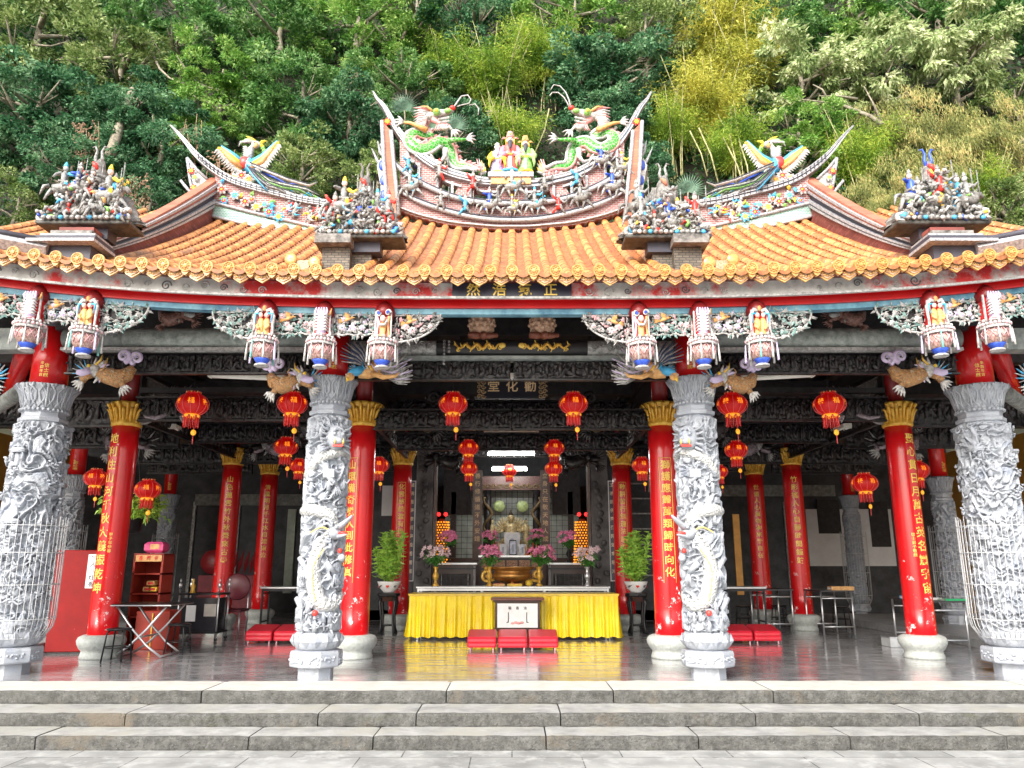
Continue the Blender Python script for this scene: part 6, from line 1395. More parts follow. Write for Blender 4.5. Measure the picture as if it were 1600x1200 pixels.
# pagoda lamps
for s_ in (-1,1):
    t_=thing('prayer_lamp_tower','tower of tiny golden lamps '+('left' if s_<0 else 'right')+' of the shrine','lamp tower',(s_*1.62,18.0,1.15)); amb=M('amber_bulb',(1,.45,.05),.3,emit=.7,ecol=(1,.30,.02)); mb=MB(); mb.lathe([(.20,0),(.19,.25),(.15,1.0),(.06,1.12)],M('brown_tower',(.12,.04,.015),.4),20); mb.build('core',t_)
    mb=MB()
    for i in range(17):
        z=.08+i*.06; r_=.205-.05*i/17
        for j in range(16): a=2*PI*(j+.5*(i%2))/16; mb.ell((r_*math.cos(a),r_*math.sin(a),z),(.019,.019,.017),amb,6,4)
    mb.build('bulbs',t_)
    for x in (-.07,.09): mb=MB(); mb.ell((x,-.05,1.22),.045,M('red_bulb',(.9,.02,.02),.3,emit=1.2,ecol=(1,.02,.02)),10,7); mb.build('red_bulb',t_)
# plants on stands
leafg=M('dracaena_leaf',(.16,.46,.03),.4,var=.3,scale=12,col2=(.55,.80,.14))
def plant(x,y,side):
    t_=thing('plant_stand','black curved wooden stand under the potted plant '+side,'plant stand',(x,y,0),group='plant stands'); mb=MB(); mb.lathe([(.19,.66),(.21,.68),(.21,.72),(.17,.73)],dmetal,8,smooth=False); mb.lathe([(.17,.58),(.18,.66)],wood,8,smooth=False); mb.build('top',t_)
    for k in range(4): a=PI/4+k*PI/2; c,s_=math.cos(a),math.sin(a); mb=MB(); mb.tube([(.16*c,.16*s_,.66),(.20*c,.20*s_,.55),(.15*c,.15*s_,.3),(.16*c,.16*s_,.12),(.20*c,.20*s_,0)],[.035,.035,.022,.022,.03],dmetal,7); mb.build('leg',t_)
    mb=MB(); mb.lathe([(.13,.14),(.14,.16)],dmetal,16); mb.build('ring',t_)
    t_=thing('potted_plant','bushy bright green plant in a white bowl with red diamond '+side,'potted plant',(x,y,.735),group='potted plants beside the table'); mb=MB(); mb.lathe([(.10,0),(.11,.02),(.17,.08),(.21,.17),(.22,.20),(.20,.20),(.19,.18)],wht,28); 
    for k in range(8): a=2*PI*k/8-PI/2; T=TR((.193*math.cos(a),.193*math.sin(a),.12),rz=a+PI/2,rx=-.35); mb.prism([(-.035,0),(0,-.04),(.035,0),(0,.04)] if k%2==0 else [(-.05,-.02),(-.01,-.03),(.05,.02),(.01,.03)],-.004,.004,redp if k%2==0 else greysc,T=T)
    mb.build('pot',t_)
    r_=random.Random(int(x*10)); mb=MB(); cn=MB()
    for k in range(16):
        a=r_.uniform(0,6.3); rr=r_.uniform(.0,.15); h=r_.uniform(.30,.92); tip=Vector((rr*2.1*math.cos(a),rr*2.1*math.sin(a),.18+h)); cn.tube([(rr*.5*math.cos(a),rr*.5*math.sin(a),.15),tip],.010,leafg,5)
        for j in range(26):
            t=.25+.75*j/26; p=Vector((rr*.5*math.cos(a),rr*.5*math.sin(a),.15)).lerp(tip,t); an=j*2.4+a; up=.2+.9*t*t; L=r_.uniform(.15,.22)*(1.1-.35*t); d=Vector((math.cos(an),math.sin(an),up)); mb.leaf(p,d,(0,0,1),L*1.1,.032,leafg,.4)
            mb.leaf(p+d.normalized()*L*.2,(math.cos(an+.5),math.sin(an+.5),up*.3),(0,0,1),L*.95,.028,leafg,-.25)
    cn.build('canes',t_); o=mb.build('leaves',t_)
plant(-2.30,14.85,'left of the yellow cloth'); plant(2.32,14.85,'right of the yellow cloth')
# shrine
sh=thing('shrine','carved dark shrine with green tiled back wall framing golden statues','shrine',(0,20.2,0)); tilew=brick_mat('shrine_tiles',(.66,.78,.70),(.72,.82,.75),(.10,.13,.12),.15,.15,.006,.25,offset=0)
mb=MB(); mb.box((0,.75,2.2),(3.6,.06,2.4),tilew); mb.build('tiled_wall',sh); mb=MB(); mb.box((0,.1,.7),(3.4,1.0,1.4),wood); mb.box((0,-.2,1.5),(1.6,.6,.16),black); mb.build('dais',sh)
for s_ in (-1,1):
    mb=MB(); mb.tube([(s_*.62,-.3,1.4),(s_*.62,-.3,3.1)],.09,blackrel,12); mb.tube([(s_*(.62+.1*math.cos(k*.7)),-.3-.1*abs(math.sin(k*.7)),1.5+k*.075) for k in range(20)],.04,M('gilt_black_carving',(.05,.035,.02),.4,var=.5,scale=30,col2=(.30,.20,.08)),7); mb.build('carved_post',sh)
mb=MB(); mb.box((0,-.3,3.28),(2.2,.2,.35),M('maroon_carving',(.05,.012,.012),.4,var=.6,scale=30,col2=(.22,.10,.08))); 
for k in range(13): scroll(mb,-.9+.15*k,3.18+.03*(k%2),.07,MC['gilt_black_carving'],-.42,1.4,(-1)**k,.02)
mb.build('lintel',sh)
gst=M('gilded_statue',(.42,.28,.09),.35,metal=.2,var=.5,scale=18,col2=(.95,.80,.45))
def buddha(x,z,h,label,arms=False):
    k=h/1.0; t_=thing('golden_statue',label,'statue',(x,19.9,z),group='golden statues in the shrine'); mb=MB()
    if arms:
        mb.lathe([(.32,0),(.34,.06),(.26,.12),(.24,.14)],gst,20,sy=.8); mb.lathe([(.26*k,.14),(.30*k,.20),(.20*k,.30),(.13*k,.42),(.17*k,.55),(.15*k,.62),(.05*k,.66),(.05*k,.70)],gst,20,sy=.7); mb.ell((0,-.02,.78*k),(.085*k,.085*k,.11*k),gst,12,9); mb.tube([(0,0,.86*k),(0,0,1.0*k)],[.07*k,.02],M('dark_crown',(.06,.04,.02),.4),9)
        for q in range(9):
            for s_ in (-1,1): a=-.5+q*.28; mb.tube([(s_*.13*k,.02,.52*k),(s_*(.13+.16*math.cos(a))*k,.0,(.52+.16*math.sin(a))*k),(s_*(.13+.30*math.cos(a+.2))*k,-.02,(.52+.30*math.sin(a+.2))*k)],[.035,.025,.018],gst,6)
        mb.ell((0,-.15,.32*k),(.10,.10,.14),gst,9,7)
    else:
        mb.lathe([(.12,0),(.13,.03),(.08,.06)],gst,14); mb.lathe([(.09*k,.06),(.10*k,.3*k),(.085*k,.5*k),(.11*k,.72*k),(.10*k,.78*k),(.03,.82*k)],gst,14,sy=.75); mb.ell((0,-.01,.90*k),(.055*k,.055*k,.075*k),gst,10,8); mb.ell((0,0,.985*k),(.04*k,.04*k,.035*k),darkl,7,5)
        for s_ in (-1,1): mb.tube([(s_*.10*k,0,.74*k),(s_*.14*k,-.03,.58*k),(s_*.04*k,-.11,.62*k)],[.035,.03,.02],gst,7)
    mb.build('body',t_)
    if arms:
        for s_ in (-1,1): mb=MB(); mb.lathe([(.14,0),(.15,.015),(.14,.03)],M('pale_green_disc',(.38,.48,.20),.4,var=.4,scale=20),20,T=TR((s_*.30,.1,1.10*k),rx=PI/2)); mb.build('halo_disc',t_)
buddha(-.03,1.60,1.0,'many armed golden statue with two green discs in the middle of the shrine',True); buddha(-.50,1.60,.78,'slim golden statue standing left of the many armed one'); buddha(.36,1.60,.78,'slim golden statue standing right of the many armed one')
mb=MB(); mb.lathe([(.10,0),(.18,.10),(.10,.24),(.02,.30)],gst,14); mb.ell((0,-.05,.36),.06,gst,8,6); o=mb.build('golden_statue'); o.location=(0,19.55,1.58); tag(o,'small seated golden statue at the feet of the many armed one','statue')
# couplet boards and pillars
cpl=M('couplet_board',(.12,.085,.075),.5,var=.2,scale=4,col2=(.22,.17,.15))
for s_,tx in ((-1,'善行修循道不外安靖'),(1,'立身只在敬天地人成師表')):
    t_=thing('couplet_board','brown board with gold characters '+('left' if s_<0 else 'right')+' of the golden statues','couplet board',(s_*.79+(-.03 if s_<0 else .0),18.45,1.35)); mb=MB(); mb.box((0,0,1.05),(.22,.05,2.1),cpl,bev=.01); mb.build('board',t_); mb=MB(); text_flat(mb,tx,.135,MC['pale_gold_letter'],(0,-.03,1.95),.185); mb.build('lettering',t_)
    t_=thing('pillar_couplet','narrow white framed scroll with gold characters beside the '+('left' if s_<0 else 'right')+' inner red column','couplet board',(s_*2.14,16.6,.9)); mb=MB(); mb.box((0,0,1.05),(.15,.03,2.1),wht); mb.box((0,-.018,1.05),(.115,.012,2.06),M('slate_scroll',(.10,.10,.13),.5)); mb.build('board',t_); mb=MB(); text_flat(mb,'玉液師佛阿彌陀如來慈光' if s_>0 else '諸佛菩薩摩訶薩般若智慧',.095,M('ivory_letter',(.80,.74,.55),.4),(0,-.028,2.0),.18); mb.build('lettering',t_)
dst=M('dark_marble_pillar',(.05,.05,.055),.35,var=.6,scale=3,col2=(.16,.15,.15))
for s_ in (-1,1):
    mb=MB(); mb.box((s_*1.93,17.2,1.9),(.38,.3,3.8),dst); mb.box((s_*2.25,17.3,1.9),(.2,.2,3.8),darkgrey); mb.box((s_*1.70,17.22,1.9),(.05,.34,3.8),cpl)
    for k in range(14): r_=random.Random(k+s_); mb.ell((s_*(1.93+r_.uniform(-.12,.12)),17.04,.9+k*.16),(.07,.02,.07),dst,7,5)
    mb.box((s_*1.35,19.3,3.0),(.7,.1,1.1),black); mb.box((s_*1.45,19.3,2.2),(.12,.1,1.6),blackrel); mb.build('shrine_pillar',temple)
# ---------------- left bay furniture ----------------
rc=M('red_cabinet_paint',(.20,.004,.004),.55,var=.2,scale=3,spec=.25); mix_in(rc,(.62,.35,.30),6,.68,.72)
t_=thing('incense_cabinet','tall red cabinet with a white paper notice behind the left worn column','cabinet',(-6.28,11.75,0),rz=.12); mb=MB(); mb.box((0,0,.74),(.78,.45,1.42),rc,bev=.01); mb.build('body',t_); mb=MB(); mb.box((.13,-.235,1.15),(.15,.006,.48),wht); mb.build('notice',t_)
mb=MB(); text_flat(mb,'每人八炷香',.085,darkl,(.13,-.24,1.33),.092); mb.build('lettering',t_); mb=MB(); mb.box((0,-.01,.03),(.74,.4,.06),black); mb.build('plinth',t_)
t_=thing('incense_shelf','orange red shelf with paper packs right of the left worn column','shelf',(-5.72,12.6,0)); rs=M('orange_red_wood',(.34,.03,.015),.45,var=.2); mb=MB()
for x in (-.22,.22): mb.box((x,0,.7),(.03,.4,1.4),rs)
for z in (.45,.8,1.1,1.40): mb.box((0,0,z),(.47,.4,.025),rs)
mb.box((0,-.19,1.34),(.44,.02,.10),orangep); mb.box((0,.19,.7),(.44,.01,1.4),rs); mb.build('frame',t_); mb=MB(); text_flat(mb,'香燭金',.07,redp,(-.12,-.205,1.34),.12,False); mb.build('lettering',t_)
mb=MB(); mb.box((0,0,.28),(.5,.42,.56),rs,bev=.01); mb.box((0,-.22,.28),(.02,.01,.5),gold); o=mb.build('red_chest'); o.location=(-5.42,12.3,0); tag(o,'low red chest beside the folding table','chest')
for k,(x,z,m_) in enumerate(((.03,.83,orangep),(.12,.83,yelp),(.08,.92,orangep))): mb=MB(); mb.box((0,0,.04),(.12,.15,.07),m_,bev=.008); mb.box((0,-.076,.04),(.08,.004,.03),redp); o=mb.build('paper_pack'); o.location=(-5.72+x,12.45,z); tag(o,'yellow and orange paper pack on the red shelf','pack','paper packs on the shelf')
mb=MB(); mb.box((0,0,.09),(.3,.22,.17),M('pink_bag',(.60,.06,.20),.5,var=.3),bev=.04); mb.box((.02,-.11,.1),(.14,.01,.08),orangep,bev=.003); o=mb.build('pink_bag'); o.location=(-5.68,12.55,1.42); tag(o,'bright pink bag lying on top of the red shelf','bag')
t_=thing('folding_table','small square folding table with crossed metal legs by the left worn column','folding table',(-5.12,11.35,0)); mb=MB(); mb.box((0,0,.70),(.86,.75,.025),dmetal); mb.box((0,0,.695),(.88,.77,.012),silver); mb.build('tabletop',t_)
for y in (-.3,.3):
    for s_ in (-1,1): mb=MB(); mb.tube([(s_*.34,y,.68),(s_*.10,y,.38),(-s_*.12,y,.16),(-s_*.32,y,.02)],.016,silver,8); mb.build('leg',t_)
mb=MB(); 
for s_ in (-1,1): mb.tube([(s_*.32,-.3,.02),(s_*.32,.3,.02)],.014,silver,7)
mb.tube([(0,-.3,.27),(0,.3,.27)],.012,silver,7); mb.build('crossbar',t_)
def stool(h=.42):
    t_=thing('round_stool','','stool'); mb=MB(); mb.lathe([(.14,h-.03),(.155,h-.02),(.155,h-.005),(.13,h)],dmetal,20); mb.build('seat',t_)
    for k in range(4): a=PI/4+k*PI/2; c,s_=math.cos(a),math.sin(a); mb=MB(); mb.tube([(.10*c,.10*s_,h-.02),(.15*c,.15*s_,h-.06),(.19*c,.19*s_,0)],.011,dmetal,6); mb.build('leg',t_)
    mb=MB(); mb.tube([(.165*math.cos(a),.165*math.sin(a),h*.42) for a in [2*PI*k/20 for k in range(21)]],.008,dmetal,5); mb.build('ring',t_); return t_
sp=stool(); first=True
for x,y,l in ((-5.25,10.75,'black round stool in front of the folding table'),(-4.78,11.55,'black round stool right of the folding table'),(6.62,16.1,'low black stool behind the right bay tables, nearer the caged column'),(5.55,16.6,'low black stool behind the orange box table'),(4.75,16.4,'low black stool under the dark topped table')):
    o=sp if first else dup(sp,(0,0,0)); first=False; o.location=(x,y,0); o['label']=l; o['group']='black round stools'
t_=thing('trolley','black trolley with shiny posts and incense fittings in the left bay','trolley',(-5.25,13.6,0)); mb=MB(); mb.box((0,0,.42),(.62,.45,.55),M('dark_glass',(.03,.03,.035),.15)); mb.box((0,0,.76),(.7,.5,.03),dmetal); mb.box((0,0,.14),(.7,.5,.03),dmetal); mb.box((-.12,-.23,.45),(.16,.01,.26),wht); mb.box((.2,-.23,.5),(.2,.01,.2),M('beige_board',(.4,.4,.3))); mb.build('body',t_)
for x in (-.33,.33):
    for y in (-.23,.23): mb=MB(); mb.tube([(x,y,.04),(x,y,.84)],.014,silver,7); mb.ell((x,y,.9),(.03,.03,.05),silver,8,6); mb.ell((x,y,.98),(.015,.015,.03),silver,6,5); mb.ell((x,y,.03),(.03,.015,.03),dmetal,8,6); mb.build('post',t_)
mb=MB(); mb.lathe([(.05,0),(.03,.05),(.04,.12),(.015,.16),(.02,.22),(0,.24)],gold,12); o=mb.build('incense_burner'); o.location=(-5.42,13.5,.775); tag(o,'small brass incense burner on the black trolley','incense burner')
t_=thing('chair','dark chair with rounded back behind the trolley','chair',(-5.0,14.3,0)); mb=MB(); mb.box((0,0,.45),(.45,.45,.05),M('maroon_vinyl',(.12,.02,.03),.4),bev=.02); mb.build('seat',t_); mb=MB(); mb.lathe([(.02,0),(.22,.03),(.24,.05),(.22,.07),(.02,.09)],MC['maroon_vinyl'],20,T=TR((0,.22,.85),rx=PI/2)); mb.build('backrest',t_)
for x in (-.2,.2):
    for y in (-.2,.2): mb=MB(); mb.tube([(x,y,0),(x,y,.45 if y<0 else .85)],.014,silver,6); mb.build('leg',t_)
t_=thing('red_altar','dim red cloth covered altar with red drums deep in the left bay','altar',(-6.6,18.6,0)); mb=MB(); mb.box((0,0,.5),(1.3,.6,1.0),M('deep_red_cloth',(.16,.01,.02),.6,var=.4)); mb.build('cloth',t_); 
mb=MB(); mb.lathe([(.25,0),(.28,.05),(.28,.2),(.25,.25)],M('red_drum',(.20,.01,.015),.4,var=.2),20,T=TR((-.35,-.1,1.3),rx=PI/2)); mb.build('drum',t_)
mb=MB()
for k in range(6): mb.leaf((.0+.14*k,0,1.0),(.25,-.1,1),(0,-1,0),.62,.06,MC['red_drum'],.05)
mb.build('flags',t_)
# leafy plant on tall stand behind left worn column
t_=thing('hanging_plant','dark pot of leafy green orchids hung behind the left worn column','potted plant',(-6.45,13.2,1.75)); mb=MB(); mb.lathe([(.10,0),(.16,.05),(.18,.22),(.20,.25),(.17,.25)],dmetal,18); mb.build('pot',t_); mb=MB(); r_=random.Random(5)
for k in range(420): a=r_.uniform(0,6.3); p=Vector((.45*r_.uniform(-1,1),.25*r_.uniform(-1,1),.25+.35*r_.random())); mb.leaf(p,(math.cos(a),math.sin(a),r_.uniform(-.9,.6)),(0,0,1),r_.uniform(.14,.24),.016,leafg,.3)
mb.build('leaves',t_); mb=MB()
for s_ in (-1,1): mb.tube([(s_*.18,0,.24),(0,0,1.3)],.004,silver,4)
mb.tube([(0,0,1.3),(0,0,2.6)],.005,silver,4); mb.build('hanger',t_)
# ---------------- right bay tables ----------------
def leg_table(x,y,w,d,h,label,rz=0):
    t_=thing('folding_desk',label,'table',(x,y,0),rz); mb=MB(); mb.box((0,0,h-.012),(w,d,.024),M('dark_laminate',(.03,.025,.03),.3)); mb.build('tabletop',t_)
    for yy in (-d/2+.06,d/2-.06):
        for s_ in (-1,1): mb=MB(); mb.tube([(s_*(w/2-.03),yy,h-.03),(s_*(w/2-.03),yy,0)],.017,silver,8); mb.build('leg',t_)
        mb=MB(); mb.tube([(-w/2+.03,yy,.14),(w/2-.03,yy,.14)],.013,silver,7); mb.build('crossbar',t_); mb=MB(); mb.tube([(-w/2+.03,yy,h-.14),(w/2-.03,yy,h-.14)],.012,silver,7); mb.build('crossbar',t_)
    return t_
leg_table(6.62,12.75,.62,1.5,.71,'folding desk with books right of the right worn column',-.12); leg_table(5.95,15.0,.62,.9,.78,'folding desk with an orange box in the right bay'); leg_table(5.1,15.7,.6,.9,.78,'dark topped folding desk nearest the right dragon column')
for k,(x,y,z,w_,d_,h_,m_,l) in enumerate(((6.10,14.75,.78,.42,.2,.07,orangep,'orange box on a folding desk'),(6.38,12.7,.71,.26,.3,.05,skyb,'blue book on the right desk'),(6.52,12.5,.71,.3,.3,.03,wht,'white papers on the right desk'),(6.72,12.15,.71,.34,.22,.025,M('green_cover',(.03,.42,.16),.5),'green folder on the right desk'))):
    mb=MB(); mb.box((0,0,h_/2),(w_,d_,h_),m_,bev=.004); mb.box((0,0,h_*.5),(w_*1.005,d_*.9,h_*.6),wht); o=mb.build('box' if k==0 else 'book' if k<2 else 'papers' if k==2 else 'folder'); o.location=(x,y,z); tag(o,l,'box' if k==0 else 'book')
mb=MB(); mb.box((0,0,.07),(.42,.3,.14),M('grey_crate',(.45,.46,.47),.5),bev=.01); mb.box((0,0,.145),(.44,.32,.012),silver); o=mb.build('floor_box'); o.location=(6.05,12.6,0); tag(o,'low grey box on the floor behind the right worn column','box')
# ---------------- trees on the hillside ----------------
def leafmat(name,c1,c2,c3,trans=.3):
    m=bpy.data.materials.new(name); m.use_nodes=True; t,b=nodes(m); b.inputs['Roughness'].default_value=.5; b.inputs['Specular IOR Level'].default_value=.35
    tc=t.nodes.new('ShaderNodeTexCoord'); n=t.nodes.new('ShaderNodeTexNoise'); n.inputs['Scale'].default_value=1.1; n.inputs['Detail'].default_value=3; t.links.new(tc.outputs['Object'],n.inputs['Vector'])
    n2=t.nodes.new('ShaderNodeTexNoise'); n2.inputs['Scale'].default_value=9; n2.inputs['Detail'].default_value=2; t.links.new(tc.outputs['Object'],n2.inputs['Vector'])
    ad=t.nodes.new('ShaderNodeMath'); ad.operation='ADD'; mu=t.nodes.new('ShaderNodeMath'); mu.operation='MULTIPLY'; mu.inputs[1].default_value=.5; t.links.new(n.outputs['Fac'],ad.inputs[0]); t.links.new(n2.outputs['Fac'],ad.inputs[1]); t.links.new(ad.outputs[0],mu.inputs[0])
    r=t.nodes.new('ShaderNodeValToRGB'); e=r.color_ramp.elements; e[0].position=.36; e[1].position=.64; e[0].color=(*c1,1); e[1].color=(*c3,1); x=e.new(.5); x.color=(*c2,1); t.links.new(mu.outputs[0],r.inputs[0]); t.links.new(r.outputs[0],b.inputs['Base Color'])
    tr=t.nodes.new('ShaderNodeBsdfTranslucent'); t.links.new(r.outputs[0],tr.inputs[0]); mx=t.nodes.new('ShaderNodeMixShader'); mx.inputs[0].default_value=trans; t.links.new(b.outputs[0],mx.inputs[1]); t.links.new(tr.outputs[0],mx.inputs[2]); t.links.new(mx.outputs[0],t.nodes['Material Output'].inputs[0])
    MC[name]=m; return m
LM={'broad':leafmat('mid_green_leaf',(.018,.08,.018),(.12,.29,.07),(.46,.64,.28)),'dark':leafmat('blue_green_leaf',(.012,.055,.022),(.07,.21,.09),(.34,.54,.30)),
 'fine':leafmat('fresh_green_leaf',(.025,.11,.015),(.18,.38,.06),(.58,.74,.24)),'bamboo':leafmat('yellow_bamboo_leaf',(.12,.17,.02),(.50,.50,.07),(.88,.80,.18),.4),
 'pale':leafmat('cream_green_leaf',(.12,.22,.05),(.45,.54,.24),(.90,.88,.62)),'dry':leafmat('tan_hanging_grass',(.10,.14,.03),(.36,.38,.12),(.78,.60,.26)),
 'olive':leafmat('olive_leaf',(.04,.09,.02),(.20,.30,.08),(.58,.64,.30)),'gbam':leafmat('green_bamboo_leaf',(.04,.12,.015),(.24,.40,.04),(.66,.72,.12),.4)}
bark=M('pale_bark',(.16,.13,.09),.85,var=.4,scale=6,bump=.6,bscale=15,col2=(.42,.37,.28)); culm=M('bamboo_culm',(.18,.20,.05),.5,var=.4,scale=5,col2=(.55,.50,.25))
def leaf_mesh(name,P,D,L,W,m,rg,fold=.25):
    "P centres, D directions (n,3): one folded pointed leaf each"
    n=len(P); D=D/np.linalg.norm(D,axis=1,keepdims=True); r=rg.normal(size=(n,3)); S_=np.cross(D,r); S_/=np.linalg.norm(S_,axis=1,keepdims=True); N_=np.cross(S_,D)
    L=L*(rg.uniform(.7,1.3,n))[:,None]; W=W*(rg.uniform(.7,1.3,n))[:,None]
    v=np.empty((n,4,3)); v[:,0]=P; v[:,1]=P+D*L*.45+S_*W+N_*W*fold; v[:,2]=P+D*L+N_*L*-.12; v[:,3]=P+D*L*.45-S_*W+N_*W*fold
    me=bpy.data.meshes.new(name); me.vertices.add(4*n); me.vertices.foreach_set('co',v.reshape(-1)); me.loops.add(6*n); b=np.arange(n)[:,None]*4
    me.loops.foreach_set('vertex_index',np.concatenate([b+[0,1,2],b+[0,2,3]],axis=1).reshape(-1).astype(np.int32)); me.polygons.add(2*n); me.polygons.foreach_set('loop_start',(np.arange(2*n)*3).astype(np.int32)); me.polygons.foreach_set('loop_total',np.full(2*n,3,np.int32))
    me.materials.append(m); me.update(calc_edges=True); me.validate(); return me
def crown_mesh(kind,seed):
    g=np.random.default_rng(seed); R0=2.0
    if kind in('bamboo','gbam'):
        P=[];D=[]
        for k in range(26):
            a=g.uniform(0,2*PI); base=np.array([math.cos(a)*.5*g.random(),math.sin(a)*.5*g.random(),-1.9]); out=np.array([math.cos(a),math.sin(a),0])*g.uniform(.2,1.5); h=g.uniform(2.4,4.2)
            t=g.uniform(.25,1,150)**.8; c=base+out*(t**2)[:,None]+np.array([0,0,1])*(h*(t-.18*t**3))[:,None]
            for q in range(9): off=g.normal(size=(150,3))*[.26,.26,.16]; P.append(c+off); D.append(off*1.2+g.normal(size=(150,3))*.35+[0,0,-.35])
        P=np.concatenate(P);D=np.concatenate(D); k=g.random(len(P))<.42; P,D=P[k],D[k]; return leaf_mesh(kind+'_crown',P,D,.19,.016,LM[kind],g)
    if kind=='dry':
        P=[];D=[]
        for k in range(120):
            d=g.normal(size=3); d/=np.linalg.norm(d); c=d*[1.9,1.5,1.9]*g.uniform(.4,1); n=90; t=g.random(n); P.append(c+np.stack([g.normal(size=n)*.13,g.normal(size=n)*.13-.1,-t*.6],1)); D.append(g.normal(size=(n,3))*.3+[0,-.25,-1])
        return leaf_mesh('dry_crown',np.concatenate(P),np.concatenate(D),.26,.012,LM[kind],g)
    nc,npc,L,W,cr,dr={'broad':(68,190,.15,.034,.37,-.2),'dark':(66,175,.165,.040,.40,-.35),'fine':(74,160,.14,.028,.32,-.1),'pale':(72,95,.27,.042,.32,-.8),'olive':(75,110,.16,.034,.34,-.1)}[kind]
    P=[];D=[]
    for k in range(nc):
        d=g.normal(size=3); d/=np.linalg.norm(d); rr=g.uniform(.45,1)**.6; lump=1+.25*math.sin(d[0]*4+seed)+.2*math.sin(d[2]*5+seed*2); c=d*[2.1,1.6,1.75]*rr*lump; r_=cr*g.uniform(.6,1.3)
        o=g.normal(size=(npc,3)); o/=np.linalg.norm(o,axis=1,keepdims=True); o*=(g.uniform(.3,1,npc)**.5)[:,None]*r_; o[:,2]*=.5
        P.append(c+o); D.append(o*2+d*.4+g.normal(size=(npc,3))*.35+[0,0,dr])
    return leaf_mesh(kind+'_crown',np.concatenate(P),np.concatenate(D),L,W,LM[kind],g)
CR={k:[crown_mesh(k,s) for s in ((3,17) if k not in('dry',) else (3,))] for k in LM}
def trunk_mesh(kind,seed):
    mb=MB(); r_=random.Random(seed)
    if kind in('bamboo','gbam'):
        for k in range(13):
            a=r_.uniform(0,6.3); o=Vector((math.cos(a),math.sin(a),0))*r_.uniform(.2,1.3); b0=Vector((r_.uniform(-.5,.5),r_.uniform(-.4,.4),-4.2)); mb.tube([b0,b0+o*.25+Vector((0,0,2.2)),b0+o*.9+Vector((0,0,4.6)),b0+o*1.5+Vector((0,0,5.8))],[.035,.03,.02,.008],culm,5)
        return mb
    mb.tube([(.2,.5,-3.4),(.05,.2,-2),(-.1,0,-1),(.1,0,0),(.0,0,1)],[.20,.16,.13,.09,.03],bark,8)
    for k in range(9):
        a=r_.uniform(0,6.3); z=r_.uniform(-1.6,.5); L=r_.uniform(1.2,2.0); p=Vector((0,0,z)); q=p+Vector((math.cos(a)*L*.5,math.sin(a)*L*.4,L*.25)); e=q+Vector((math.cos(a+.4)*L*.5,math.sin(a+.4)*L*.4,L*r_.uniform(-.05,.3))); mb.tube([p,q,e],[.07,.045,.012],bark,6)
        for j in range(3): b_=a+r_.uniform(-1,1); mb.tube([q,q+Vector((math.cos(b_)*.7,math.sin(b_)*.6,r_.uniform(-.1,.5)))],[.03,.006],bark,5)
    return mb
TM={}
for k in ('bamboo','broad'):
    TM[k]=[]
    for s_ in (1,2): o=trunk_mesh(k,s_).build('trunk'); TM[k].append(o.data); bpy.data.objects.remove(o)
tn=[0]
def hill_hit(px,py):
    v=(600-py)/F; k=(math.sin(PITCH)+v*math.cos(PITCH))/(math.cos(PITCH)-v*math.sin(PITCH)); return 38.15/(1.9-k)
def tree(px,py,dia,kind,label,fwd=1.5,cat='tree',name=None,sq=(1,1,1)):
    Y=hill_hit(px,py)-fwd; p=at(px,py,Y); v=(600-py)/F; t=Y/(math.cos(PITCH)-v*math.sin(PITCH)); s_=dia*t/1200/(4.0 if kind not in('bamboo','gbam') else 3.8); tn[0]+=1; i=tn[0]
    nm=name or {'broad':'broadleaf_tree','dark':'evergreen_tree','fine':'leafy_tree','bamboo':'bamboo_clump','gbam':'bamboo_clump','pale':'pale_leaved_tree','dry':'dry_grass_clump','olive':'olive_green_tree'}[kind]
    o=thing(nm,label,{'bamboo':'bamboo','gbam':'bamboo','dry':'grass'}.get(kind,cat),p,(i*2.4)%6.28 if kind!='dry' else .3*math.sin(i),'vegetation on the hillside',(s_*sq[0],s_*sq[1],s_*sq[2]))
    c=bpy.data.objects.new('crown' if kind!='dry' else 'blades',CR[kind][i%len(CR[kind])]); C.objects.link(c); c.parent=o
    if kind!='dry': q=bpy.data.objects.new('trunk' if 'bam' not in kind else 'culms',TM['bamboo' if 'bam' in kind else 'broad'][i%2]); C.objects.link(q); q.parent=o
    return o
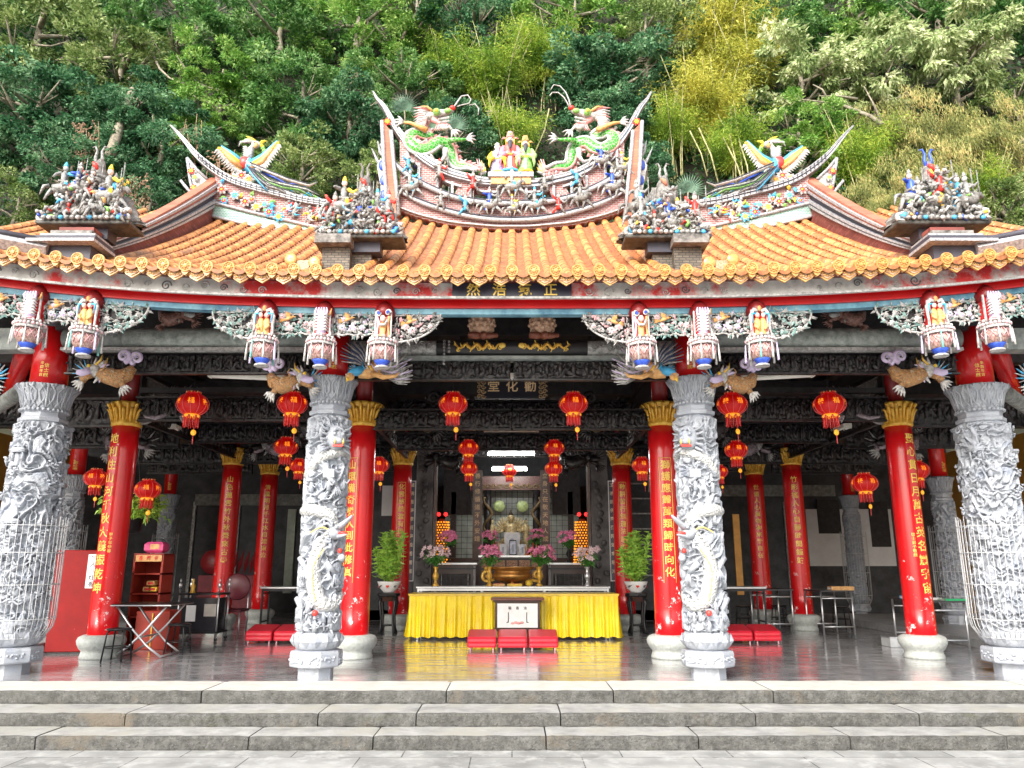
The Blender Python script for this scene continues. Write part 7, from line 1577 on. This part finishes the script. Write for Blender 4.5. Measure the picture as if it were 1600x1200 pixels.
TREES=[
(60,60,230,'olive','grey green twiggy tree filling the top left corner'),(190,120,200,'olive','olive tree whose pale boughs reach across the top left'),(300,60,210,'broad','mid green tree near the top edge left of the tall trunks'),(60,190,220,'dark','dark blue green tree at the left edge above the outer figures'),
(205,185,150,'dark','dark tree around the leaning brown trunk'),(345,150,190,'fine','bright green tree above the left horn tip'),(440,60,200,'broad','mid green tree at the top, above the left phoenix'),(470,170,190,'broad','mid green tree right above the left phoenix'),
(560,60,210,'fine','fresh green tree at the top, left of centre'),(545,200,170,'dark','dark green tree between the left phoenix and the dragon'),(650,40,200,'fine','bright green tree by the pale thin trunk at the top centre left'),(640,140,150,'broad','green tree just behind the left dragon'),
(250,240,170,'dark','dark leafy mass behind the left horn'),(110,280,150,'dark','dark undergrown tree just above the left outer figures'),(235,330,130,'dark','glossy dark shrub tree behind the left outer verge'),(25,330,130,'olive','yellowish bush at the lower left edge of the forest'),
(330,215,110,'fine','yellow green sprig of leaves beside the left horn tip'),(470,270,150,'olive','grassy olive bush behind the tail of the left phoenix'),(590,290,120,'olive','grassy bush behind the left inner figure group'),
(740,60,180,'dark','dark tree at the top edge in the centre'),(770,120,150,'gbam','yellow green bamboo above the three statues'),(850,90,150,'gbam','green bamboo to the upper right of the three statues'),(800,210,120,'gbam','low green bamboo right behind the three statues'),(700,110,120,'gbam','bamboo tips above the left dragon head'),
(900,40,190,'fine','fresh green tree at the top, right of centre'),(950,130,190,'dark','blue green tree above the right dragon'),(1010,60,150,'olive','speckled olive tree left of the yellow bamboo'),(1120,70,200,'bamboo','tallest bright yellow bamboo near the top right of centre'),(1160,110,160,'bamboo','yellow bamboo plume just right of the tallest one'),
(1100,170,170,'bamboo','lower yellow green bamboo mass above the right inner figures'),(1050,200,110,'gbam','small yellow tipped bamboo right of the middle ridge horn'),(1150,230,130,'gbam','bamboo with tall bare culms behind the right phoenix'),(1230,60,150,'broad','green tree at the top right of the yellow bamboo'),
(1250,140,190,'pale','cream leaved tree spreading left of the bare bough'),(1360,120,200,'pale','cream leaved tree in the middle of the right slope'),(1490,110,200,'pale','cream leaved tree near the right edge'),(1330,40,190,'fine','fresh green tree along the top right'),(1470,40,200,'broad','green tree in the top right corner region'),(1580,40,170,'broad','green tree cut by the right edge at the top'),
(1250,220,150,'fine','feathery green bush behind the right horn'),(1330,250,150,'gbam','hanging green bamboo right of the right horn'),(1400,210,170,'dry','tan hanging grass below the cream leaved trees'),(1440,290,180,'dry','tan hanging grass directly behind the right outer figures'),(1530,220,170,'dry','straw coloured hanging grass near the right edge'),(1370,320,130,'dry','tan green grass left of the right outer figures'),(1570,330,140,'olive','olive scrub at the lower right edge of the slope'),
(1530,300,120,'gbam','green bamboo tuft right of the right outer figures'),(1590,170,140,'olive','olive tree at the right edge in the middle of the slope'),(1010,270,110,'dark','dark bush between the middle ridge and the pale rock'),(960,200,130,'dark','dark tree behind the right dragon body'),(700,210,120,'dark','dark tree behind the left dragon body')]
for a in TREES: tree(*a)
# filler trees higher up and outside the frame keep the slope closed from other positions
for k,(x,y) in enumerate(((-24,36),(-29,31),(24,36),(29,31),(-30,34),(30,34),(-14,40),(-5,40),(5,40),(14,40),(-26,28),(26,28),(-34,40),(34,40))):
    kind=('broad','dark','fine','olive')[k%4]; o=thing('hill_tree','tree high on the slope beyond the picture edge','tree',(x,y,hill_z(x,y)+1.5),k,'trees beyond the picture edge',1.7)
    c=bpy.data.objects.new('crown',CR[kind][k%2]); C.objects.link(c); c.parent=o; q=bpy.data.objects.new('trunk',TM['broad'][k%2]); C.objects.link(q); q.parent=o
# undergrowth
g=np.random.default_rng(5); n=150000; X=g.uniform(-34,34,n); Yv=24+22*g.random(n)**1.1
gx=np.linspace(-36,36,90); gy=np.linspace(23,47,50); G=np.array([[hill_z(x,y) for x in gx] for y in gy]); ix=np.clip(((X-gx[0])/(gx[1]-gx[0])),0,88.99); iy=np.clip(((Yv-gy[0])/(gy[1]-gy[0])),0,48.99); i0=ix.astype(int); j0=iy.astype(int); fx=ix-i0; fy=iy-j0
Z=(G[j0,i0]*(1-fx)*(1-fy)+G[j0,i0+1]*fx*(1-fy)+G[j0+1,i0]*(1-fx)*fy+G[j0+1,i0+1]*fx*fy)
lump=.5+.5*np.sin(X*1.7+np.sin(Yv*1.3)*2)*np.cos(Yv*1.9+X*.6); d_=g.random(n)*(.2+1.1*lump); P=np.stack([X,Yv-d_*.85,Z+d_*.5],1); D=g.normal(size=(n,3))*.7+[0,-.5,-.1]
me=leaf_mesh('undergrowth',P,D,.21,.05,leafmat('undergrowth_leaf',(.008,.03,.008),(.02,.08,.02),(.07,.17,.04)),g); o=bpy.data.objects.new('undergrowth',me); C.objects.link(o); tag(o,'dense dark leafy undergrowth covering the slope between the trees','undergrowth',kind='stuff')
# bare boughs, trunk, fronds and hanging vines that show as single things
def bough(pts,rad,label,Yo=3.2,name='bare_bough',cat='branch'):
    P=[at(x,y,hill_hit(x,y)-Yo) for x,y in pts[0]]; mb=MB(); mb.tube(P,rad,bark,7)
    for seq in pts[1:]: mb.tube([at(x,y,hill_hit(*pts[0][len(pts[0])//2])-Yo) for x,y in seq],[rad[0]*.6,rad[-1]],bark,6)
    o=mb.build(name); tag(o,label,cat)
hb=hill_hit(220,110)
bough((((105,75),(140,90),(170,91),(205,84),(222,70),(240,88),(250,108),(265,122),(285,130),(300,131)),((222,70),(232,55),(238,60),(252,85)),((205,84),(225,83),(260,82)),((50,70),(80,72),(108,64))),[.09,.08,.05,.02],'pale bare bough snaking across the upper left foliage',2.9)
bough((((1378,195),(1360,182),(1320,166),(1290,160),(1250,155)),((1378,195),(1366,165),(1350,135)),((1340,155),(1310,150),(1280,150)),((1295,160),(1285,140),(1270,132))),[.10,.08,.05,.02],'bare forked bough under the cream leaved trees on the right slope',3.0)
bough((((172,245),(186,200),(200,160),(207,140)),),[.20,.17,.13],'leaning brown trunk among the dark trees at left',2.6,'tree_trunk','trunk')
bough((((628,60),(650,20),(662,-10)),((640,90),(648,60),(652,40))),[.07,.05,.04],'thin pale trunk near the top centre left',3,'tree_trunk','trunk')
for k,(x0,y0,x1,y1) in enumerate(((1078,205,1105,275),(1092,200,1122,285),(1130,215,1165,300),(1140,210,1150,290),(1155,220,1172,300),(858,170,836,238))):
    a_,b_=at(x0,y0,hill_hit(x0,y0)-2.6),at(x1,y1,hill_hit(x0,y0)-2.9); mb=MB(); mb.tube([a_,(a_+b_)/2+Vector((.1,0,0)),b_],.03,culm,6); o=mb.build('bamboo_culm'); tag(o,'bare pale culm leaning among the bamboo behind the right phoenix' if k<5 else 'single pale culm leaning right of the three statues','bamboo','bare bamboo culms' if k<5 else None)
frm=M('palm_frond',(.05,.14,.08),.5,var=.4,scale=5,col2=(.28,.42,.32))
for k,(x,y,r_,l) in enumerate(((632,172,26,'fan palm left of the left dragon head'),(672,200,22,'small fan palm behind the left dragon neck'),(712,200,22,'fan palm below the left dragon jaw'),(1075,300,24,'dark fern frond above the pale rock'))):
    t_=thing('fan_palm',l,'palm',at(x,y,hill_hit(x,y)-3.6)); mb=MB(); R_=r_*26/1200
    for j in range(24): a=PI*(-.15+1.3*j/23); mb.leaf((0,0,0),(math.cos(a),-.35,math.sin(a)),(0,-1,0),R_*1.25,.035,frm,.1)
    mb.build('fronds',t_); mb=MB(); mb.tube([(0,0,0),(0,.6,-.9)],.03,bark,6); mb.build('stem',t_)
vine=M('dry_vine',(.16,.09,.05),.8,var=.5,scale=9,col2=(.50,.32,.20))
for k,(x,y,l) in enumerate(((133,215,'reddish dry leaves hanging over the left outer figures'),(217,300,'reddish dry leaves hanging right of the left outer figures'),(345,260,'brown dead fern leaves beside the left phoenix'),(300,200,'thin grey vines hanging above the left horn'))):
    p=at(x,y,hill_hit(x,y)-3.4); r_=random.Random(k); mb=MB()
    for j in range(7): q=Vector((r_.uniform(-.5,.5),0,r_.uniform(0,.7))); mb.tube([q,q+Vector((r_.uniform(-.2,.2),0,-.8)),q+Vector((r_.uniform(-.3,.3),0,-1.7))],.012,vine,4)
    if k<3:
        for j in range(150): a=r_.uniform(0,6.3); q=Vector((r_.uniform(-.45,.45),r_.uniform(-.1,.1),r_.uniform(-1.2,.6))); mb.leaf(q,(math.cos(a),-.2,math.sin(a)-.5),(0,-1,0),.15,.035,vine)
    o=mb.build('hanging_vine'); o.location=p; tag(o,l,'vine')
